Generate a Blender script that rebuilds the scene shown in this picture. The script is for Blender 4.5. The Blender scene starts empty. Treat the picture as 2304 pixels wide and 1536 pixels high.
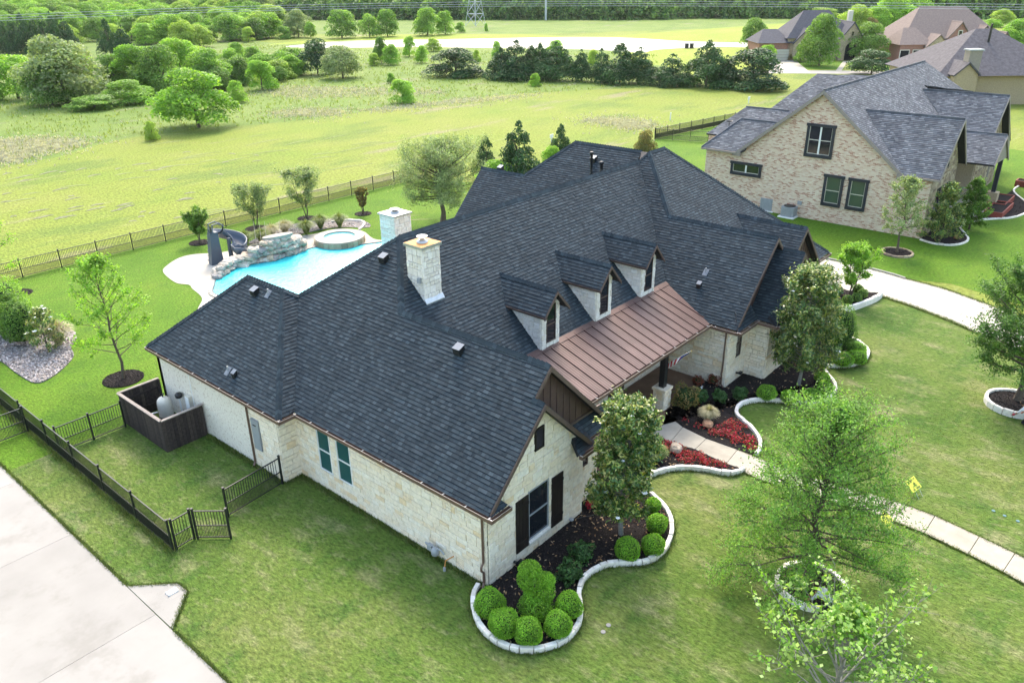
import bpy, math, random
import numpy as np
from mathutils import Vector, Matrix
random.seed(7); rng = np.random.default_rng(7)
SC = bpy.context.scene
PI = math.pi
# ---------------------------------------------------------------- camera, sky, sun, exposure
CAM = np.array([-14.543, -13.779, 18.0])
RC = np.array([[0.65208717, -0.75804983, -0.01194928], [-0.32656299, -0.26662104, -0.90679095], [0.6842068, 0.59520894, -0.42141118]])
cd = bpy.data.cameras.new('camera'); cam = bpy.data.objects.new('camera', cd); SC.collection.objects.link(cam)
cam.matrix_world = Matrix(((RC[0][0], -RC[1][0], -RC[2][0], CAM[0]), (RC[0][1], -RC[1][1], -RC[2][1], CAM[1]), (RC[0][2], -RC[1][2], -RC[2][2], CAM[2]), (0, 0, 0, 1)))
cd.sensor_width = 36; cd.lens = 28.0; cd.clip_end = 6000; cd.clip_start = .1
SC.camera = cam
SUN_AZ, SUN_EL = math.radians(42), math.radians(47)      # azimuth measured from +x towards +y
w = bpy.data.worlds.new('World'); SC.world = w; w.use_nodes = True
nt = w.node_tree; bg = nt.nodes['Background']
sky = nt.nodes.new('ShaderNodeTexSky'); sky.sky_type = 'NISHITA'; sky.sun_disc = False
sky.sun_elevation = SUN_EL; sky.sun_rotation = PI / 2 - SUN_AZ; sky.dust_density = 4.0; sky.air_density = 1.5; sky.ozone_density = 0.3
nt.links.new(sky.outputs[0], bg.inputs[0]); bg.inputs[1].default_value = 0.15
sd = bpy.data.lights.new('sun', 'SUN'); sd.energy = 0.78; sd.angle = math.radians(11); sd.color = (1.0, 0.95, 0.86)
sun = bpy.data.objects.new('sun', sd); SC.collection.objects.link(sun)
sv = Vector((math.cos(SUN_AZ) * math.cos(SUN_EL), math.sin(SUN_AZ) * math.cos(SUN_EL), math.sin(SUN_EL)))
sun.rotation_euler = sv.to_track_quat('Z', 'Y').to_euler(); sun.location = sv * 80
SC.view_settings.view_transform = 'Standard'; SC.view_settings.look = 'None'; SC.view_settings.gamma = 1
SC.view_settings.exposure = 1.92
try: SC.view_settings.use_curve_mapping = False
except Exception: pass
SC.render.engine = 'CYCLES'
SC.cycles.max_bounces = 6; SC.cycles.diffuse_bounces = 3; SC.cycles.glossy_bounces = 3; SC.cycles.transmission_bounces = 4; SC.cycles.transparent_max_bounces = 8
SC.cycles.caustics_reflective = False; SC.cycles.caustics_refractive = False

# ---------------------------------------------------------------- placing helpers
def ray(px, py): return RC.T @ np.array([px - 1152, py - 768.0, 1792.0])
def G(px, py, z=0.0):
    d = ray(px, py); t = (z - CAM[2]) / d[2]; p = CAM + d * t
    return (float(p[0]), float(p[1]))
def AT(px, py, x=None, y=None):
    d = ray(px, py); t = (x - CAM[0]) / d[0] if x is not None else (y - CAM[1]) / d[1]
    return CAM + d * t
def GL(pts, z=0.0): return [G(a, b, z) for a, b in pts]
def smooth(pts, n=6, closed=False):
    P = [np.array(p, float) for p in pts]; out = []; m = len(P)
    for i in range(m if closed else m - 1):
        p0 = P[(i - 1) % m] if closed or i > 0 else P[0]; p1 = P[i]; p2 = P[(i + 1) % m]
        p3 = P[(i + 2) % m] if closed or i + 2 < m else P[-1]
        for k in range(n):
            t = k / n
            out.append(tuple(.5 * ((2 * p1) + (p2 - p0) * t + (2 * p0 - 5 * p1 + 4 * p2 - p3) * t * t + (3 * p1 - p0 - 3 * p2 + p3) * t ** 3)))
    if not closed: out.append(tuple(P[-1]))
    return out
# ---------------------------------------------------------------- objects
COL = SC.collection; ORG = {}
def tag(o, label=None, cat=None, group=None, kind=None):
    for k, v in (('label', label), ('category', cat), ('group', group), ('kind', kind)):
        if v: o[k] = v
    return o
def thing(name, label, cat, loc=(0, 0, 0), group=None):
    o = bpy.data.objects.new(name, None); COL.objects.link(o); o.location = loc; o.empty_display_size = .2
    ORG[o.name] = np.array(loc, float); return tag(o, label, cat, group)
def org(parent): return ORG.get(parent.name, np.zeros(3)) if parent is not None else np.zeros(3)
def link(name, me, parent=None, loc=None):
    o = bpy.data.objects.new(name, me); COL.objects.link(o)
    if parent is not None:
        o.parent = parent; ORG[o.name] = org(parent)
    if loc is not None: o.location = loc
    return o
class MB:
    def __init__(s): s.v = []; s.f = []; s.m = []; s.r = []; s.cur = 0; s.rr = 0.0
    def face(s, idx): s.f.append(tuple(idx)); s.m.append(s.cur); s.r.append(s.rr)
    def poly(s, pts):
        b = len(s.v); s.v += [tuple(map(float, p)) for p in pts]; s.face(range(b, b + len(pts)))
    def hexa(s, c, skip=()):
        b = len(s.v); s.v += [tuple(map(float, p)) for p in c]
        for i, q in enumerate(((3, 2, 1, 0), (4, 5, 6, 7), (0, 1, 5, 4), (1, 2, 6, 5), (2, 3, 7, 6), (3, 0, 4, 7))):
            if i not in skip: s.face([b + k for k in q])
    def box(s, x0, x1, y0, y1, z0, z1):
        s.hexa([(x0, y0, z0), (x1, y0, z0), (x1, y1, z0), (x0, y1, z0), (x0, y0, z1), (x1, y0, z1), (x1, y1, z1), (x0, y1, z1)])
    def fbox(s, F, u0, u1, v0, v1, n0, n1, skip=()):
        s.hexa([F(u0, v0, n0), F(u1, v0, n0), F(u1, v1, n0), F(u0, v1, n0), F(u0, v0, n1), F(u1, v0, n1), F(u1, v1, n1), F(u0, v1, n1)], skip)
    def extr(s, pts, vec, both=True):
        n = len(pts); b = len(s.v); P = np.array(pts, float); vec = np.array(vec, float)
        s.v += [tuple(p) for p in P] + [tuple(p + vec) for p in P]
        s.face(range(b + n, b + 2 * n))
        if both: s.face(reversed(range(b, b + n)))
        for i in range(n): j = (i + 1) % n; s.face([b + i, b + j, b + n + j, b + n + i])
    def prism(s, pts, z0, z1): s.extr([(p[0], p[1], z0) for p in pts], (0, 0, z1 - z0))
    def tube(s, P, R, k=6, cap=True):
        P = [np.array(p, float) for p in P]; b = len(s.v); n = len(P)
        if not hasattr(R, '__len__'): R = [R] * n
        a = None
        for i in range(n):
            t = P[min(i + 1, n - 1)] - P[max(i - 1, 0)]; L = np.linalg.norm(t); t = t / (L if L > 1e-9 else 1)
            if a is None: a = np.cross(t, (0, 0, 1) if abs(t[2]) < .9 else (1, 0, 0))
            a = a - t * a.dot(t); a /= max(np.linalg.norm(a), 1e-9); c = np.cross(t, a)
            for j in range(k):
                q = 2 * PI * j / k; s.v.append(tuple(P[i] + R[i] * (math.cos(q) * a + math.sin(q) * c)))
        for i in range(n - 1):
            for j in range(k): s.face([b + i * k + j, b + i * k + (j + 1) % k, b + (i + 1) * k + (j + 1) % k, b + (i + 1) * k + j])
        if cap: s.face([b + (n - 1) * k + j for j in range(k)]); s.face([b + k - 1 - j for j in range(k)])
    def lathe(s, c, prof, k=16, cap=True):
        b = len(s.v); n = len(prof)
        for r, z in prof:
            for j in range(k): q = 2 * PI * j / k; s.v.append((c[0] + r * math.cos(q), c[1] + r * math.sin(q), c[2] + z))
        for i in range(n - 1):
            for j in range(k): s.face([b + i * k + j, b + i * k + (j + 1) % k, b + (i + 1) * k + (j + 1) % k, b + (i + 1) * k + j])
        if cap: s.face([b + (n - 1) * k + j for j in range(k)]); s.face([b + k - 1 - j for j in range(k)])
    def mesh(s, name, mats, off=None, smooth=False):
        me = bpy.data.meshes.new(name); V = np.array(s.v, float).reshape(-1, 3)
        if off is not None: V = V - off
        me.from_pydata(V.tolist(), [], s.f)
        for m in (mats if isinstance(mats, (list, tuple)) else [mats]): me.materials.append(m)
        if isinstance(mats, (list, tuple)) and len(mats) > 1: me.polygons.foreach_set('material_index', s.m)
        a = me.attributes.new('rnd', 'FLOAT', 'FACE'); a.data.foreach_set('value', s.r)
        if smooth: me.shade_smooth()
        return me
    def build(s, name, mats, parent=None, smooth=False, kind=None, label=None):
        o = link(name, s.mesh(name, mats, org(parent), smooth), parent)
        return tag(o, label, kind=kind)
def quads_mesh(name, Q, mat, rnd=None, off=None, midx=None):
    Q = np.asarray(Q, np.float32); n = len(Q); V = Q.reshape(-1, 3)
    if off is not None: V = V - np.asarray(off, np.float32)
    me = bpy.data.meshes.new(name)
    me.vertices.add(4 * n); me.vertices.foreach_set('co', V.ravel())
    me.loops.add(4 * n); me.loops.foreach_set('vertex_index', np.arange(4 * n, dtype=np.int32))
    me.polygons.add(n); me.polygons.foreach_set('loop_start', np.arange(0, 4 * n, 4, dtype=np.int32))
    if midx is not None: me.polygons.foreach_set('material_index', np.asarray(midx, np.int32))
    me.update(calc_edges=True)
    a = me.attributes.new('rnd', 'FLOAT', 'FACE'); a.data.foreach_set('value', np.asarray(rnd if rnd is not None else rng.random(n), np.float32))
    for m in (mat if isinstance(mat, (list, tuple)) else [mat]): me.materials.append(m)
    return me
def frame(O, U, N):
    O = np.array(O, float); U = np.array(U, float); N = np.array(N, float); V = np.array([0, 0, 1.0])
    return lambda u, v, n: tuple(O + U * u + V * v + N * n)
# ---------------------------------------------------------------- materials
def mk(name): m = bpy.data.materials.new(name); m.use_nodes = True; return m, m.node_tree, m.node_tree.nodes['Principled BSDF']
def nd(nt, t, **k):
    n = nt.nodes.new(t)
    for a, b in k.items():
        if a.startswith('i_'): n.inputs[int(a[2:]) if a[2:].isdigit() else a[2:]].default_value = b
        else: setattr(n, a, b)
    return n
def ramp(nt, stops, interp='LINEAR'):
    r = nt.nodes.new('ShaderNodeValToRGB'); r.color_ramp.interpolation = interp; e = r.color_ramp.elements
    while len(e) < len(stops): e.new(.5)
    for x, (p, c) in zip(e, stops): x.position = p; x.color = (*c, 1) if len(c) == 3 else c
    return r
def rndval(nt):
    L = nt.links.new; at = nd(nt, 'ShaderNodeAttribute', attribute_name='rnd'); oi = nd(nt, 'ShaderNodeObjectInfo')
    ad = nd(nt, 'ShaderNodeMath', operation='ADD'); L(at.outputs['Fac'], ad.inputs[0]); L(oi.outputs['Random'], ad.inputs[1])
    fr = nd(nt, 'ShaderNodeMath', operation='FRACT'); L(ad.outputs[0], fr.inputs[0]); return fr.outputs[0]
def noise(nt, co, scale, detail=4, rough=.6, stretch=None):
    L = nt.links.new
    if stretch is not None:
        mp = nd(nt, 'ShaderNodeMapping'); mp.inputs['Scale'].default_value = stretch[:3]
        if len(stretch) > 3: mp.inputs['Rotation'].default_value = (0, 0, stretch[3])
        L(co, mp.inputs[0]); co = mp.outputs[0]
    n = nd(nt, 'ShaderNodeTexNoise'); n.inputs['Scale'].default_value = scale; n.inputs['Detail'].default_value = detail; n.inputs['Roughness'].default_value = rough
    L(co, n.inputs['Vector']); return n.outputs['Fac']
def mix(nt, f, a, b, mode='MIX'):
    m = nd(nt, 'ShaderNodeMixRGB', blend_type=mode); L = nt.links.new
    for i, x in enumerate((f, a, b)):
        if hasattr(x, 'is_linked'): L(x, m.inputs[i])
        elif i == 0: m.inputs[0].default_value = x
        else: m.inputs[i].default_value = (*x, 1)
    return m.outputs[0]
def bump(nt, p, h, strength=.4, dist=.02):
    b = nd(nt, 'ShaderNodeBump'); b.inputs['Strength'].default_value = strength; b.inputs['Distance'].default_value = dist
    nt.links.new(h, b.inputs['Height']); nt.links.new(b.outputs[0], p.inputs['Normal']); return b
def M(name, stops, nscale=8, namt=.25, rough=.8, spec=.3, metal=0, bscale=40, bstr=.3, bdist=.01, dirt=None, detail=5):
    """stops: colours spread over the random value of each piece; noise darkens and lightens them"""
    m, nt, p = mk(name); L = nt.links.new
    co = nd(nt, 'ShaderNodeTexCoord').outputs['Object']
    if len(stops) == 1: base = stops[0]
    else:
        r = ramp(nt, [(i / (len(stops) - 1), c) for i, c in enumerate(stops)]); L(rndval(nt), r.inputs[0]); base = r.outputs[0]
    nf = noise(nt, co, nscale, detail)
    vr = ramp(nt, [(.3, (1 - namt,) * 3), (.7, (1 + namt * .6,) * 3)]); L(nf, vr.inputs[0])
    c = mix(nt, 1.0, base, vr.outputs[0], 'MULTIPLY')
    if dirt:
        df = noise(nt, co, dirt[0], 6, .7); dr = ramp(nt, [(dirt[2], (0, 0, 0)), (min(dirt[2] + .12, 1), (dirt[3],) * 3)]); L(df, dr.inputs[0])
        c = mix(nt, dr.outputs[0], c, dirt[1])
    L(c, p.inputs['Base Color']); p.inputs['Roughness'].default_value = rough; p.inputs['Metallic'].default_value = metal
    p.inputs['Specular IOR Level'].default_value = spec
    if bstr: bump(nt, p, noise(nt, co, bscale, 4), bstr, bdist)
    return m
def leafmat(name, stops, trans=.35, rough=.55, spec=.3, namt=.25, nscale=1.2, gain=1.8, tint=(1.05, 1.0, .92)):
    m, nt, p = mk(name); L = nt.links.new
    r = ramp(nt, [(i / max(1, len(stops) - 1), tuple(k * gain * q_ for k, q_ in zip(c, tint))) for i, c in enumerate(stops)]); L(rndval(nt), r.inputs[0])
    co = nd(nt, 'ShaderNodeTexCoord').outputs['Object']; nf = noise(nt, co, nscale, 2)
    vr = ramp(nt, [(.35, (1 - namt,) * 3), (.65, (1 + namt,) * 3)]); L(nf, vr.inputs[0])
    c = mix(nt, 1.0, r.outputs[0], vr.outputs[0], 'MULTIPLY')
    L(c, p.inputs['Base Color']); p.inputs['Roughness'].default_value = rough; p.inputs['Specular IOR Level'].default_value = spec
    t = nd(nt, 'ShaderNodeBsdfTranslucent'); tc = mix(nt, 1.0, c, (1.3, 1.35, .6), 'MULTIPLY'); L(tc, t.inputs[0])
    ms = nd(nt, 'ShaderNodeMixShader'); ms.inputs[0].default_value = trans; L(p.outputs[0], ms.inputs[1]); L(t.outputs[0], ms.inputs[2])
    L(ms.outputs[0], nt.nodes['Material Output'].inputs[0]); return m
LIME = M('limestone', [(.84, .73, .57), (.87, .78, .64), (.82, .69, .52), (.88, .81, .69), (.85, .74, .59), (.87, .77, .62), (.80, .62, .40)], 9, .16, .9, .2, bscale=30, bstr=.5, bdist=.012, dirt=(1.6, (.50, .40, .24), .62, .35))
LIMEW = M('white_limestone', [(.78, .73, .66), (.84, .80, .74), (.72, .66, .57), (.82, .77, .71)], 8, .14, .9, .2, bscale=30, bstr=.5, bdist=.012, dirt=(2.5, (.42, .38, .22), .64, .4))
MORTAR = M('mortar', [(.44, .38, .30)], 12, .2, .95, .1, bscale=60, bstr=.2)
PBRICK = M('painted_brick', [(.80, .74, .64)], 22, .10, .9, .2, bscale=14, bstr=.9, bdist=.03, dirt=(9, (.42, .30, .22), .54, .8))
SHIN = M('slate_shingle', [(.015, .026, .035), (.026, .040, .051), (.019, .031, .040), (.045, .064, .078), (.022, .035, .045), (.032, .049, .061), (.017, .028, .037)], 1.1, .2, .88, .35, bscale=260, bstr=.35, bdist=.004, dirt=(.5, (.05, .064, .076), .58, .25))
FLASH = M('grey_flashing', [(.16, .18, .21)], 5, .1, .5, bstr=0)
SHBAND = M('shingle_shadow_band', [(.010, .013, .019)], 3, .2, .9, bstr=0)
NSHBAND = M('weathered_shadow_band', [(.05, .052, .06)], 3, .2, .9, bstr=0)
DECK = M('roof_underlay', [(.03, .03, .035)], 5, .2, .9)
NSHIN = M('weathered_shingle', [(.08, .088, .102), (.15, .16, .175), (.10, .107, .122), (.22, .23, .245), (.12, .125, .138), (.09, .095, .11)], 1.2, .3, .9, .3, bscale=200, bstr=.3, bdist=.004)
BROWN = M('brown_trim', [(.105, .072, .058)], 6, .15, .6, .35, bscale=60, bstr=.15)
BOARD = M('brown_board', [(.085, .050, .042), (.10, .060, .05), (.075, .045, .038)], 5, .2, .6, .3, bscale=50, bstr=.2)
DKWOOD = M('dark_shutter', [(.018, .013, .012)], 6, .2, .55, .35, bscale=50, bstr=.15)
BLACK = M('black_metal', [(.012, .014, .016)], 6, .15, .38, .5, bscale=50, bstr=.05)
GUTT = M('bronze_gutter', [(.14, .085, .062)], 5, .12, .45, .5, bscale=30, bstr=.05)
GUTTIN = M('gutter_inside', [(.16, .145, .13)], 3, .3, .7)
SOFFIT = M('soffit', [(.16, .12, .10)], 4, .1, .7)
COPPER = M('copper_panel', [(.115, .070, .060), (.13, .081, .071), (.105, .063, .055)], 1.1, .22, .45, .4, metal=.2, bscale=6, bstr=.12, bdist=.01)
SEAM = M('copper_seam', [(.085, .042, .036)], 3, .15, .45, .4, metal=.3)
CONC = M('concrete', [(.29, .277, .253), (.305, .29, .266), (.278, .265, .242)], .35, .14, .9, .15, bscale=60, bstr=.25, bdist=.004, dirt=(.45, (.20, .188, .165), .52, .5), detail=10)
CONCW = M('pale_concrete', [(.36, .335, .29), (.385, .36, .31)], 1.0, .10, .85, .2, bscale=60, bstr=.2, bdist=.004)
WALKC = M('walk_concrete', [(.36, .33, .27), (.38, .345, .285), (.34, .31, .25)], 1.6, .16, .9, .15, bscale=60, bstr=.25, bdist=.004, dirt=(1.2, (.33, .29, .24), .6, .4), detail=8)
STAIN = M('stained_porch_floor', [(.15, .085, .055)], 1.2, .35, .55, .4, bscale=20, bstr=.1, dirt=(2, (.22, .15, .10), .55, .5))
MULCH = M('mulch', [(.022, .018, .018)], 25, .6, .95, .15, bscale=45, bstr=1.0, bdist=.05)
CHIP = M('mulch_chip', [(.012, .010, .011), (.035, .027, .026), (.02, .016, .016), (.06, .045, .04)], 20, .2, .85, .3, bstr=0)
DRYLEAF = M('dry_leaf', [(.30, .17, .08), (.42, .29, .16), (.2, .10, .05), (.5, .38, .25)], 20, .2, .8, .2, bstr=0)
GRAVEL = M('river_pebble', [(.30, .27, .27), (.44, .40, .38), (.22, .19, .20), (.55, .52, .5), (.36, .28, .24)], 10, .15, .8, .3, bstr=0)
GRAVB = M('gravel_base', [(.22, .2, .19)], 30, .5, .9, .2, bscale=30, bstr=1, bdist=.03)
ROCK = M('boulder', [(.42, .37, .31), (.54, .48, .40), (.27, .26, .25), (.48, .38, .27), (.60, .55, .48)], 4, .35, .85, .3, bscale=12, bstr=.6, bdist=.03)
REDROCK = M('red_sandstone', [(.46, .20, .10), (.50, .32, .20)], 5, .25, .9, .2, bscale=14, bstr=.5, bdist=.03)
TRUNK = M('bark', [(.14, .115, .09), (.11, .09, .07)], 14, .35, .95, .1, bscale=30, bstr=.7, bdist=.02)
TRUNKP = M('pale_bark', [(.20, .19, .165), (.27, .255, .225)], 14, .3, .9, .1, bscale=30, bstr=.4, bdist=.01)
WHITE = M('white_paint', [(.78, .78, .76)], 5, .06, .5, .4, bstr=0)
CREAM = M('cream_plastic', [(.62, .58, .49)], 5, .08, .45, .4, bstr=0)
GREYP = M('grey_metal', [(.30, .32, .34)], 5, .1, .5, .5, bstr=0)
STEEL = M('galvanised_steel', [(.48, .50, .52)], 6, .15, .35, .5, metal=.6, bstr=0)
RUST = M('rusty_cap', [(.52, .25, .08)], 5, .35, .7, .3, bstr=0, dirt=(3.2, (.55, .57, .58), .6, 1.0))
DARKIN = M('dark_opening', [(.008, .008, .009)], 3, .1, .7, .2, bstr=0)
OLDWOOD = M('weathered_fence_board', [(.045, .034, .032), (.065, .05, .045), (.035, .027, .026), (.085, .065, .055)], 9, .4, .85, .2, bscale=30, bstr=.4)
WOODCAP = M('grey_wood_cap', [(.26, .225, .20), (.32, .28, .25)], 6, .25, .8, .2, bscale=40, bstr=.3)
SLIDE = M('slate_blue_plastic', [(.075, .095, .125)], 3, .12, .4, .5, bstr=0)
YELLOW = M('yellow_sign', [(.62, .62, .07)], 4, .05, .5, .3, bstr=0)
INK = M('sign_ink', [(.06, .09, .03)], 4, .05, .6, .2, bstr=0)
FLOWW = M('white_petal', [(.86, .85, .80), (.9, .88, .84)], 9, .06, .6, .2, bstr=0)
REDPOT = M('red_planter', [(.26, .06, .045)], 5, .2, .7, .3)
SKIN = M('skin', [(.34, .19, .12)], 5, .08, .55, .3, bstr=0)
def glassmat(name, col, rough=.06, spec=.8):
    m, nt, p = mk(name); p.inputs['Base Color'].default_value = (*col, 1); p.inputs['Roughness'].default_value = rough
    p.inputs['Specular IOR Level'].default_value = spec; p.inputs['IOR'].default_value = 1.5; return m
GLASS = glassmat('window_glass', (.012, .016, .022)); GLASST = glassmat('curtained_glass', (.02, .085, .09), .08); GLASSB = glassmat('blinds_glass', (.045, .07, .058), .12)
def streak_ground(name, cols, patches, sc=1.0, gain=.69):
    """lawn and field: broad tonal drift, patches, streaks and blade-fine grain"""
    m, nt, p = mk(name); L = nt.links.new
    co = nd(nt, 'ShaderNodeTexCoord').outputs['Object']
    base = ramp(nt, [(.30, cols[0]), (.5, cols[1]), (.70, cols[2])]); L(noise(nt, co, .16 * sc, 5, .6), base.inputs[0]); c = base.outputs[0]
    for s, colr, lo, hi, amt, stretch in patches:
        r = ramp(nt, [(lo, (0, 0, 0)), (hi, (amt,) * 3)]); L(noise(nt, co, s, 5, .65, stretch), r.inputs[0]); c = mix(nt, r.outputs[0], c, colr)
    g = ramp(nt, [(.28, (.38,) * 3), (.5, (1.0,) * 3), (.74, (1.75,) * 3)]); fg = noise(nt, co, 11 * sc, 4, .75, (1, .45, 1, .6)); L(fg, g.inputs[0])
    c = mix(nt, 1, c, (gain,) * 3, 'MULTIPLY')
    c = mix(nt, 1, c, g.outputs[0], 'MULTIPLY')
    L(c, p.inputs['Base Color']); p.inputs['Roughness'].default_value = .9; p.inputs['Specular IOR Level'].default_value = .15
    bump(nt, p, fg, .8, .07); return m
LAWN = streak_ground('mown_lawn', [(.075, .150, .020), (.125, .195, .034), (.19, .225, .060)], [(.6, (.045, .12, .016), .52, .68, .7, None), (.9, (.31, .30, .15), .53, .70, .75, (1, .45, 1, .5)), (.22, (.05, .13, .018), .55, .66, .5, (1, 4, 1, 1.2)), (3.5, (.30, .29, .15), .54, .74, .6, (1, .5, 1, .9)), (9, (.04, .10, .015), .55, .72, .5, (1, .6, 1, .2))])
LAWNB = streak_ground('lush_lawn', [(.085, .19, .010), (.11, .225, .013), (.145, .25, .018)], [(.5, (.06, .15, .015), .54, .70, .65, None), (.25, (.15, .25, .02), .54, .66, .5, (1, 4, 1, .4)), (2.5, (.20, .26, .05), .55, .75, .5, (1, .5, 1, .9)), (8, (.05, .13, .01), .55, .74, .5, None)])
FIELD = streak_ground('field_grass', [(.185, .265, .035), (.225, .28, .042), (.255, .29, .058)], [(.055, (.13, .205, .035), .52, .62, .7, (1, 2, 1, .3)), (.05, (.30, .26, .16), .60, .66, .7, (.6, 2.4, 1, -.45)), (.5, (.13, .19, .04), .60, .7, .5, (.25, 1.6, 1, -.6)), (1.1, (.33, .34, .16), .58, .74, .5, (.2, 1.5, 1, -.6)), (.8, (.10, .09, .06), .70, .78, .5, (.12, 2.2, 1, -.72))], .55)
ROUGHF = streak_ground('rough_meadow', [(.12, .205, .035), (.165, .25, .045), (.21, .275, .065)], [(.06, (.27, .245, .18), .58, .66, .55, (1, 2.4, 1, -.5)), (.3, (.10, .17, .03), .55, .68, .7, None), (1.5, (.28, .27, .16), .56, .72, .5, (.4, 1.2, 1, -.5))], .5)
FAIRW = streak_ground('fairway', [(.24, .33, .035), (.27, .35, .04), (.30, .36, .05)], [(.03, (.34, .36, .08), .5, .7, .6, (1, 3, 1, -.6))], .3)
GBLADE = leafmat('grass_blade', [(.055, .11, .014), (.08, .135, .022), (.12, .16, .036), (.16, .175, .06)], .3, gain=1.05)
# ---------------------------------------------------------------- shingled planes
NEARSH = []
def shingles(mb, poly, expo=.143, tab=(.14, .21), lift=.02, near=None):
    P = np.array(poly, float); n = np.cross(P[1] - P[0], P[2] - P[0])
    for i in range(2, len(P) - 1):
        c = np.cross(P[i] - P[0], P[i + 1] - P[0]); n = n + c
    n /= np.linalg.norm(n)
    if n[2] < 0: n = -n
    u = np.cross((0, 0, 1), n); u /= np.linalg.norm(u); v = np.cross(n, u)
    if v[2] < 0: v = -v; u = -u
    O = P[0]; U = (P - O) @ u; Vv = (P - O) @ v; m = len(P)
    sl = v[2]; z0 = O[2]; k0 = math.floor((Vv.min() + z0 / sl) / expo) - 1; k1 = math.ceil((Vv.max() + z0 / sl) / expo) + 1
    def cross(vv):
        xs = []
        for i in range(m):
            a, b = Vv[i], Vv[(i + 1) % m]
            if (a <= vv) != (b <= vv): xs.append(U[i] + (vv - a) / (b - a) * (U[(i + 1) % m] - U[i]))
        return sorted(xs)
    for k in range(k0, k1):
        a = k * expo - z0 / sl; b = a + expo; e = 1e-4
        lo, hi, mi = cross(a + e), cross(b - e), cross((a + b) / 2)
        if len(mi) < 2: continue
        if len(lo) != len(mi): lo = mi
        if len(hi) != len(mi): hi = mi
        aa = a if lo is not mi else max(a, Vv.min())
        for q in range(0, len(mi) - 1, 2):
            l0, l1, h0, h1 = lo[q], lo[q + 1], hi[q], hi[q + 1]
            x = min(l0, h0) - random.random() * .2; xe = max(l1, h1)
            while x < xe:
                wd = random.uniform(*tab); y = min(x + wd, xe)
                p = [max(x, l0), min(y, l1), min(y, h1), max(x, h0)]
                if (p[1] - p[0]) > .01 or (p[2] - p[3]) > .01:
                    if p[1] < p[0]: p[0] = p[1] = (p[0] + p[1]) / 2
                    if p[2] < p[3]: p[2] = p[3] = (p[2] + p[3]) / 2
                    L = lift * random.choice((.55, 1, 1.25)); bb = b + .01
                    A = O + u * p[0] + v * aa; B = O + u * p[1] + v * aa; C_ = O + u * p[2] + v * bb; D = O + u * p[3] + v * bb
                    top = [A + n * L, B + n * L, C_ + n * .003, D + n * .003]; full = (p[1] - p[0]) > wd * .8
                    r = random.random()
                    if near is not None and full:
                        near.append((float(np.linalg.norm((A + C_) / 2 - CAM)), A, B, C_, D, top, r))
                    else: shtab(mb, A, B, C_, D, top, r)
                x += wd
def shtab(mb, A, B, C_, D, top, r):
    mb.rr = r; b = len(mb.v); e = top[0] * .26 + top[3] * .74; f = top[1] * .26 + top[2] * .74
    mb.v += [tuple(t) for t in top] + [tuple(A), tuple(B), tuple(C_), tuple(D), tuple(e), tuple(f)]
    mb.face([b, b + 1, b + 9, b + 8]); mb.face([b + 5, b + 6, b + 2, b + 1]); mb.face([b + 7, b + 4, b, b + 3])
    mb.cur = 1; mb.face([b + 8, b + 9, b + 2, b + 3]); mb.face([b + 4, b + 5, b + 1, b]); mb.cur = 0   # course shadow line put into the colour: darker granule band and cut edge
def slab(mb, poly, th=.12):
    P = np.array(poly, float); n = np.zeros(3)
    for i in range(1, len(P) - 1): n = n + np.cross(P[i] - P[0], P[i + 1] - P[0])
    n /= np.linalg.norm(n)
    if n[2] < 0: P = P[::-1]; n = -n
    mb.extr([tuple(p - n * (th + .004)) for p in P], n * th)
def ridge_caps(a, b, n1, n2, parent, mat=None, singles=True, w_=.15, step=.17):
    """folded cap shingles along an edge; n1, n2: outward downhill directions on each side"""
    a = np.array(a, float); b = np.array(b, float); L = np.linalg.norm(b - a); t = (b - a) / L; n1 = np.array(n1, float); n2 = np.array(n2, float)
    k = int(L / step); acc = MB()
    for i in range(k):
        mb = MB() if singles else acc; mb.rr = random.random()
        up = np.array((0, 0, 1.0)); l0, l1 = .062, .016
        p = a + t * (i * L / k); q = a + t * ((i + 1.15) * L / k)
        ring = lambda c, l: [c + n1 * w_, c + n1 * w_ + up * l, c + n1 * w_ * .35 + up * (l + .012), c + up * (l + .03), c + n2 * w_ * .35 + up * (l + .012), c + n2 * w_ + up * l, c + n2 * w_]
        r0, r1 = ring(q, l0), ring(p, l1); B = len(mb.v); mb.v += [tuple(x) for x in r0 + r1]; m = len(r0)
        for j in range(m - 1): mb.face([B + j, B + j + 1, B + m + j + 1, B + m + j])
        mb.face(range(B, B + m))
        if singles: mb.build('ridge_cap', mat or SHIN, parent)
    if not singles: acc.build('ridge_cap_run', mat or SHIN, parent, kind='stuff')
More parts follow.
